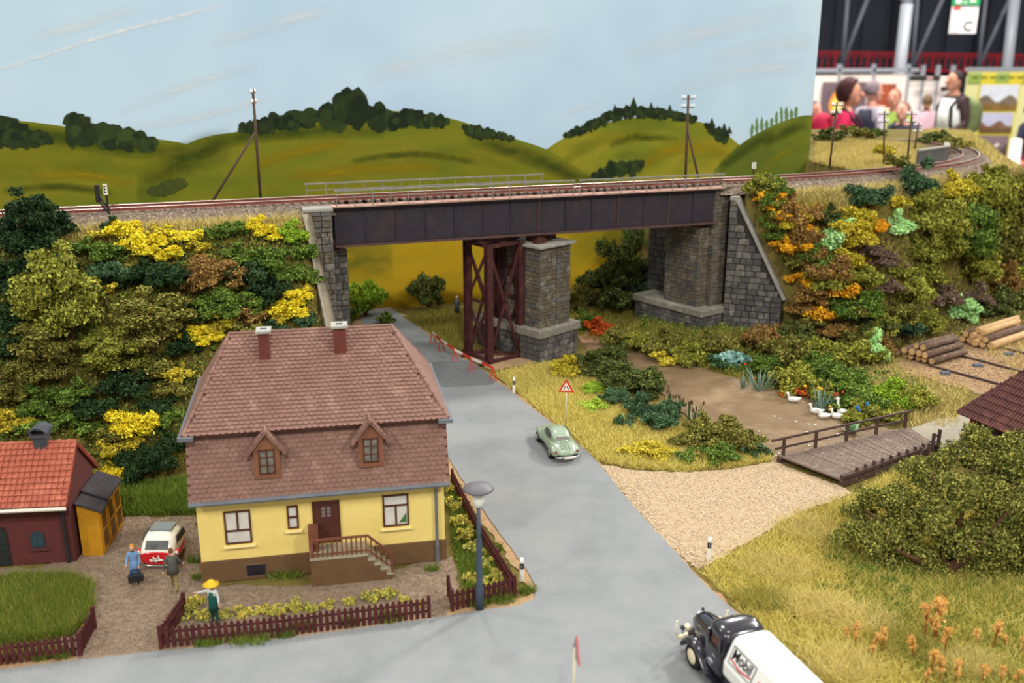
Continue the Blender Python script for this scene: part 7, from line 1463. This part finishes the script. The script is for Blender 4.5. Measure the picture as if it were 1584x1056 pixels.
for i, (x0, y0, x1, y1, c_s, c_m, c_f) in enumerate(pics):
    X0, X1, Z0, Z1 = xx(x0), xx(x1), zz(y1), zz(y0); f_ = MB().box(X0 - 2, X1 + 2, -1.6, 0, Z0 - 2, Z1 + 2).obj('picture', M_by, bn)
    MB().box(X0, X1, -2.0, -1.6, Z0, Z1).obj('picture_sky', mat(f'picture_sky_{i}', c_s, 0.6, tuple(min(255, v + 14) for v in c_s), 0.08, 3), f_)
    if i < 4:
        n = 9; top = [(X0 + (X1 - X0) * k / n, Z0 + (Z1 - Z0) * (.45 + .15 * math.sin(k * 1.1 + i * 2))) for k in range(n + 1)]
        MB().vprism([(X0, Z0)] + [(X1, Z0)] + top[::-1], -2.4, -1.8).obj('picture_hill', mat(f'picture_hill_{i}', c_m, 0.6, tuple(int(v * .8) for v in c_m), 0.1, 3), f_)
        MB().vprism([(X0, Z0), (X1, Z0), (X1, Z0 + (Z1 - Z0) * .2), (X0, Z0 + (Z1 - Z0) * .28)], -2.8, -2.2).obj('picture_foreground', mat(f'picture_front_{i}', c_f, 0.6, tuple(int(v * .8) for v in c_f), 0.1, 3), f_)
    if i == 2: MB().bar((X0 + (X1 - X0) * .4, -2.9, Z0 + (Z1 - Z0) * .25), (X0 + (X1 - X0) * .7, -2.9, Z0 + (Z1 - Z0) * .6), 1, 4).obj('white_streak', M_booth, f_)
    if i == 4: MB().sphere(((X0 + X1) / 2, -3, Z0 + (Z1 - Z0) * .7), 2, 8, 6).box((X0 + X1) / 2 - 2.5, (X0 + X1) / 2 + 2.5, -3.5, -2.5, Z0, Z0 + (Z1 - Z0) * .55).obj('dark_silhouette', mat('silhouette', (110, 104, 112), 0.7), f_)
a = HP(1566, 216, 900); t = thing('white_pillar', 'slim white tapering pillar beside the landscape banner', 'pillar', (a.x + 4, a.y, FZ)); MB().lathe([(7, 0), (6.5, 60), (5, a.z - FZ), (3, a.z - FZ + 1)], 16).obj('shaft', M_booth, t, smooth=True)
# hanging sign
a, b = HP(1473, 9, 2000), HP(1509, 52, 2000); hs_ = thing('hanging_sign', 'white hanging hall sign marked C under a green exit sign', 'sign', (a.x, a.y, b.z)); w, h = b.x - a.x, a.z - b.z
MB().box(0, w, 0, 3, 0, h).obj('panel', mat('sign_panel_white', (232, 226, 224), 0.6), hs_)
MB().box(w * .06, w * .32, -1, 0, h * .86, h * .98).obj('red_tab', mat('tab_red', (206, 70, 60), 0.6), hs_)
MB().box(w * .04, w * .34, -.6, 0, h * .06, h * .8).obj('grey_strip', mat('strip_grey', (206, 198, 208), 0.6), hs_)
word('C', h * .5, hs_, (w * .5, -.5, h * .1), mat('letter_grey', (84, 82, 90), 0.6), bold=.6, rot=(math.pi / 2, 0, 0))
for k in range(3): MB().box(w * (.4 + .18 * k), w * (.52 + .18 * k), -.6, 0, h * .62, h * .67).obj('small_print', mat('print_grey', (170, 166, 172), 0.6), hs_)
ex = MB().box(0, w, -2, 5, h * 1.02, h * 1.36).obj('exit_panel', mat('exit_green', (36, 140, 84), 0.5, emit=0.4), hs_)
MB().box(w * .1, w * .3, -3, -2, h * 1.08, h * 1.28).box(w * .62, w * .84, -3, -2, h * 1.12, h * 1.2).sphere((w * .47, -2.5, h * 1.27), h * .04, 8, 6).bar((w * .47, -2.5, h * 1.24), (w * .45, -2.5, h * 1.14), 1.5).bar((w * .45, -2.5, h * 1.14), (w * .52, -2.5, h * 1.07), 1.5).bar((w * .45, -2.5, h * 1.14), (w * .38, -2.5, h * 1.07), 1.5).obj('exit_symbol', M_white, ex)
for k in (.15, .85): MB().bar((w * k, 1, h * 1.36), (w * k, 1, h * 1.36 + 400), .8).obj('cable', M_steel, hs_)

# visitors
def visitor(label, px, py_top, Yd, rz, pose, cols, extra=None):
    p = HP(px, py_top, Yd); h = (p.z - FZ) * 1.0
    return person('person', label, (p.x, p.y, FZ), rz, h, pose, cols, extra, sub=2), p, h
def backpack(label, root_p, h, rz, c, c2):
    t = thing('backpack', label, 'backpack', (root_p.x, root_p.y, FZ), rz); k = h / 1.75
    b = MB().loft([ring(.0, .14, 1.0, 1.42, 3, 14), ring(.1, .16, .97, 1.45, 3, 14), ring(.2, .12, 1.02, 1.38, 3, 14)]); b.v = [(y * k, (x + .14) * k, z * k) for x, y, z in b.v]; b.obj('bag', mat('pack_%d' % c[0], c, 0.8, tuple(int(v * .8) for v in c), 0.05, 3), t, smooth=True)
    for s_ in (-1, 1): MB().tube([(s_ * .11 * k, .12 * k, 1.42 * k), (s_ * .12 * k, 0, 1.485 * k), (s_ * .12 * k, -.135 * k, 1.34 * k), (s_ * .13 * k, -.12 * k, 1.1 * k), (s_ * .13 * k, .12 * k, 1.02 * k)], .022 * k, 6).obj('strap', mat('strap_%d' % c2[0], c2, 0.8), t, smooth=True)
DK = (44, 42, 52)
_, p, h = visitor('visitor in a bright pink jacket with short dark brown hair', 1314, 126, 1000, math.radians(62), {'wrl': (.16, -.3, 1.05), 'wrr': (-.16, -.3, 1.05)}, {'top': (222, 40, 92), 'legs': DK, 'shoes': DK, 'skin': (222, 158, 130), 'hair': (70, 34, 34), 'fluff': 1.22, 'hair_down': .75})
backpack('crimson backpack on the visitor in the pink jacket', p, h, math.radians(62), (190, 24, 66), (56, 26, 40))
def vest(root, k, hd, J, mk): shell(root, 'vest', k, [oval(0, 0, 1.44, .12, .12), oval(0, 0, 1.3, .2, .145), oval(0, 0, .92, .19, .15)], mk((44, 44, 62), 'cloth'))
visitor('grey-haired visitor in a lilac shirt and dark vest behind the pink jacket', 1351, 126, 1120, math.radians(110), {}, {'top': (206, 196, 212), 'legs': DK, 'shoes': DK, 'skin': (222, 160, 140), 'hair': (130, 116, 120)}, vest)
visitor('visitor in a lime green shirt looking down at the layout', 1387, 137, 1250, math.radians(-35), {'skull': (.0, -.06, 1.55), 'wrl': (.14, -.28, 1.0), 'wrr': (-.14, -.28, 1.0)}, {'top': (186, 216, 96), 'legs': DK, 'shoes': DK, 'skin': (226, 160, 136), 'hair': (150, 100, 76)})
_, p, h = visitor('child in a grey jacket leaning at the layout edge', 1402, 157, 1130, math.radians(-50), {'skull': (.0, -.05, 1.55)}, {'top': (84, 84, 98), 'legs': DK, 'shoes': DK, 'skin': (226, 170, 146), 'hair': (126, 90, 74)})
backpack('grey and black backpack on the child in the grey jacket', p, h, math.radians(-50), (98, 96, 104), (40, 38, 44))
visitor('distant visitor in a pale pink shirt pointing with an outstretched arm', 1436, 147, 1450, math.radians(165), {'ell': (.42, -.05, 1.42), 'wrl': (.66, -.12, 1.5)}, {'top': (220, 180, 196), 'legs': (90, 84, 92), 'shoes': DK, 'skin': (220, 170, 150), 'hair': (110, 92, 70)})
def stripe(root, k, hd, J, mk): shell(root, 'white_front', k, [oval(0, -.03, 1.43, .13, .11), oval(0, -.035, 1.25, .178, .135), oval(0, -.03, .97, .17, .125)], mk((240, 242, 236), 'cloth'))
_, p, h = visitor('dark-haired visitor in a white and brown shirt walking past the banner', 1482, 111, 1280, math.radians(-75), {'skull': (.0, -.02, 1.56), 'wrl': (.2, -.22, 1.0)}, {'top': (64, 44, 46), 'legs': (128, 110, 104), 'shoes': DK, 'skin': (204, 146, 118), 'hair': (44, 34, 36)}, stripe)
backpack('black and lime backpack on the visitor in the white and brown shirt', p, h, math.radians(-75), (120, 132, 84), (40, 44, 46))
visitor('visitor in dark blue half hidden behind the painted board', 1259, 158, 1050, math.radians(20), {}, {'top': (40, 46, 76), 'legs': DK, 'shoes': DK, 'skin': (222, 160, 136), 'hair': (96, 84, 84)})
visitor('visitor in a dark blue jacket at the far end of the pale booth wall', 1596, 160, 1250, math.radians(40), {}, {'top': (44, 46, 70), 'legs': (170, 30, 46), 'shoes': DK, 'skin': (216, 150, 130), 'hair': (80, 60, 60)})
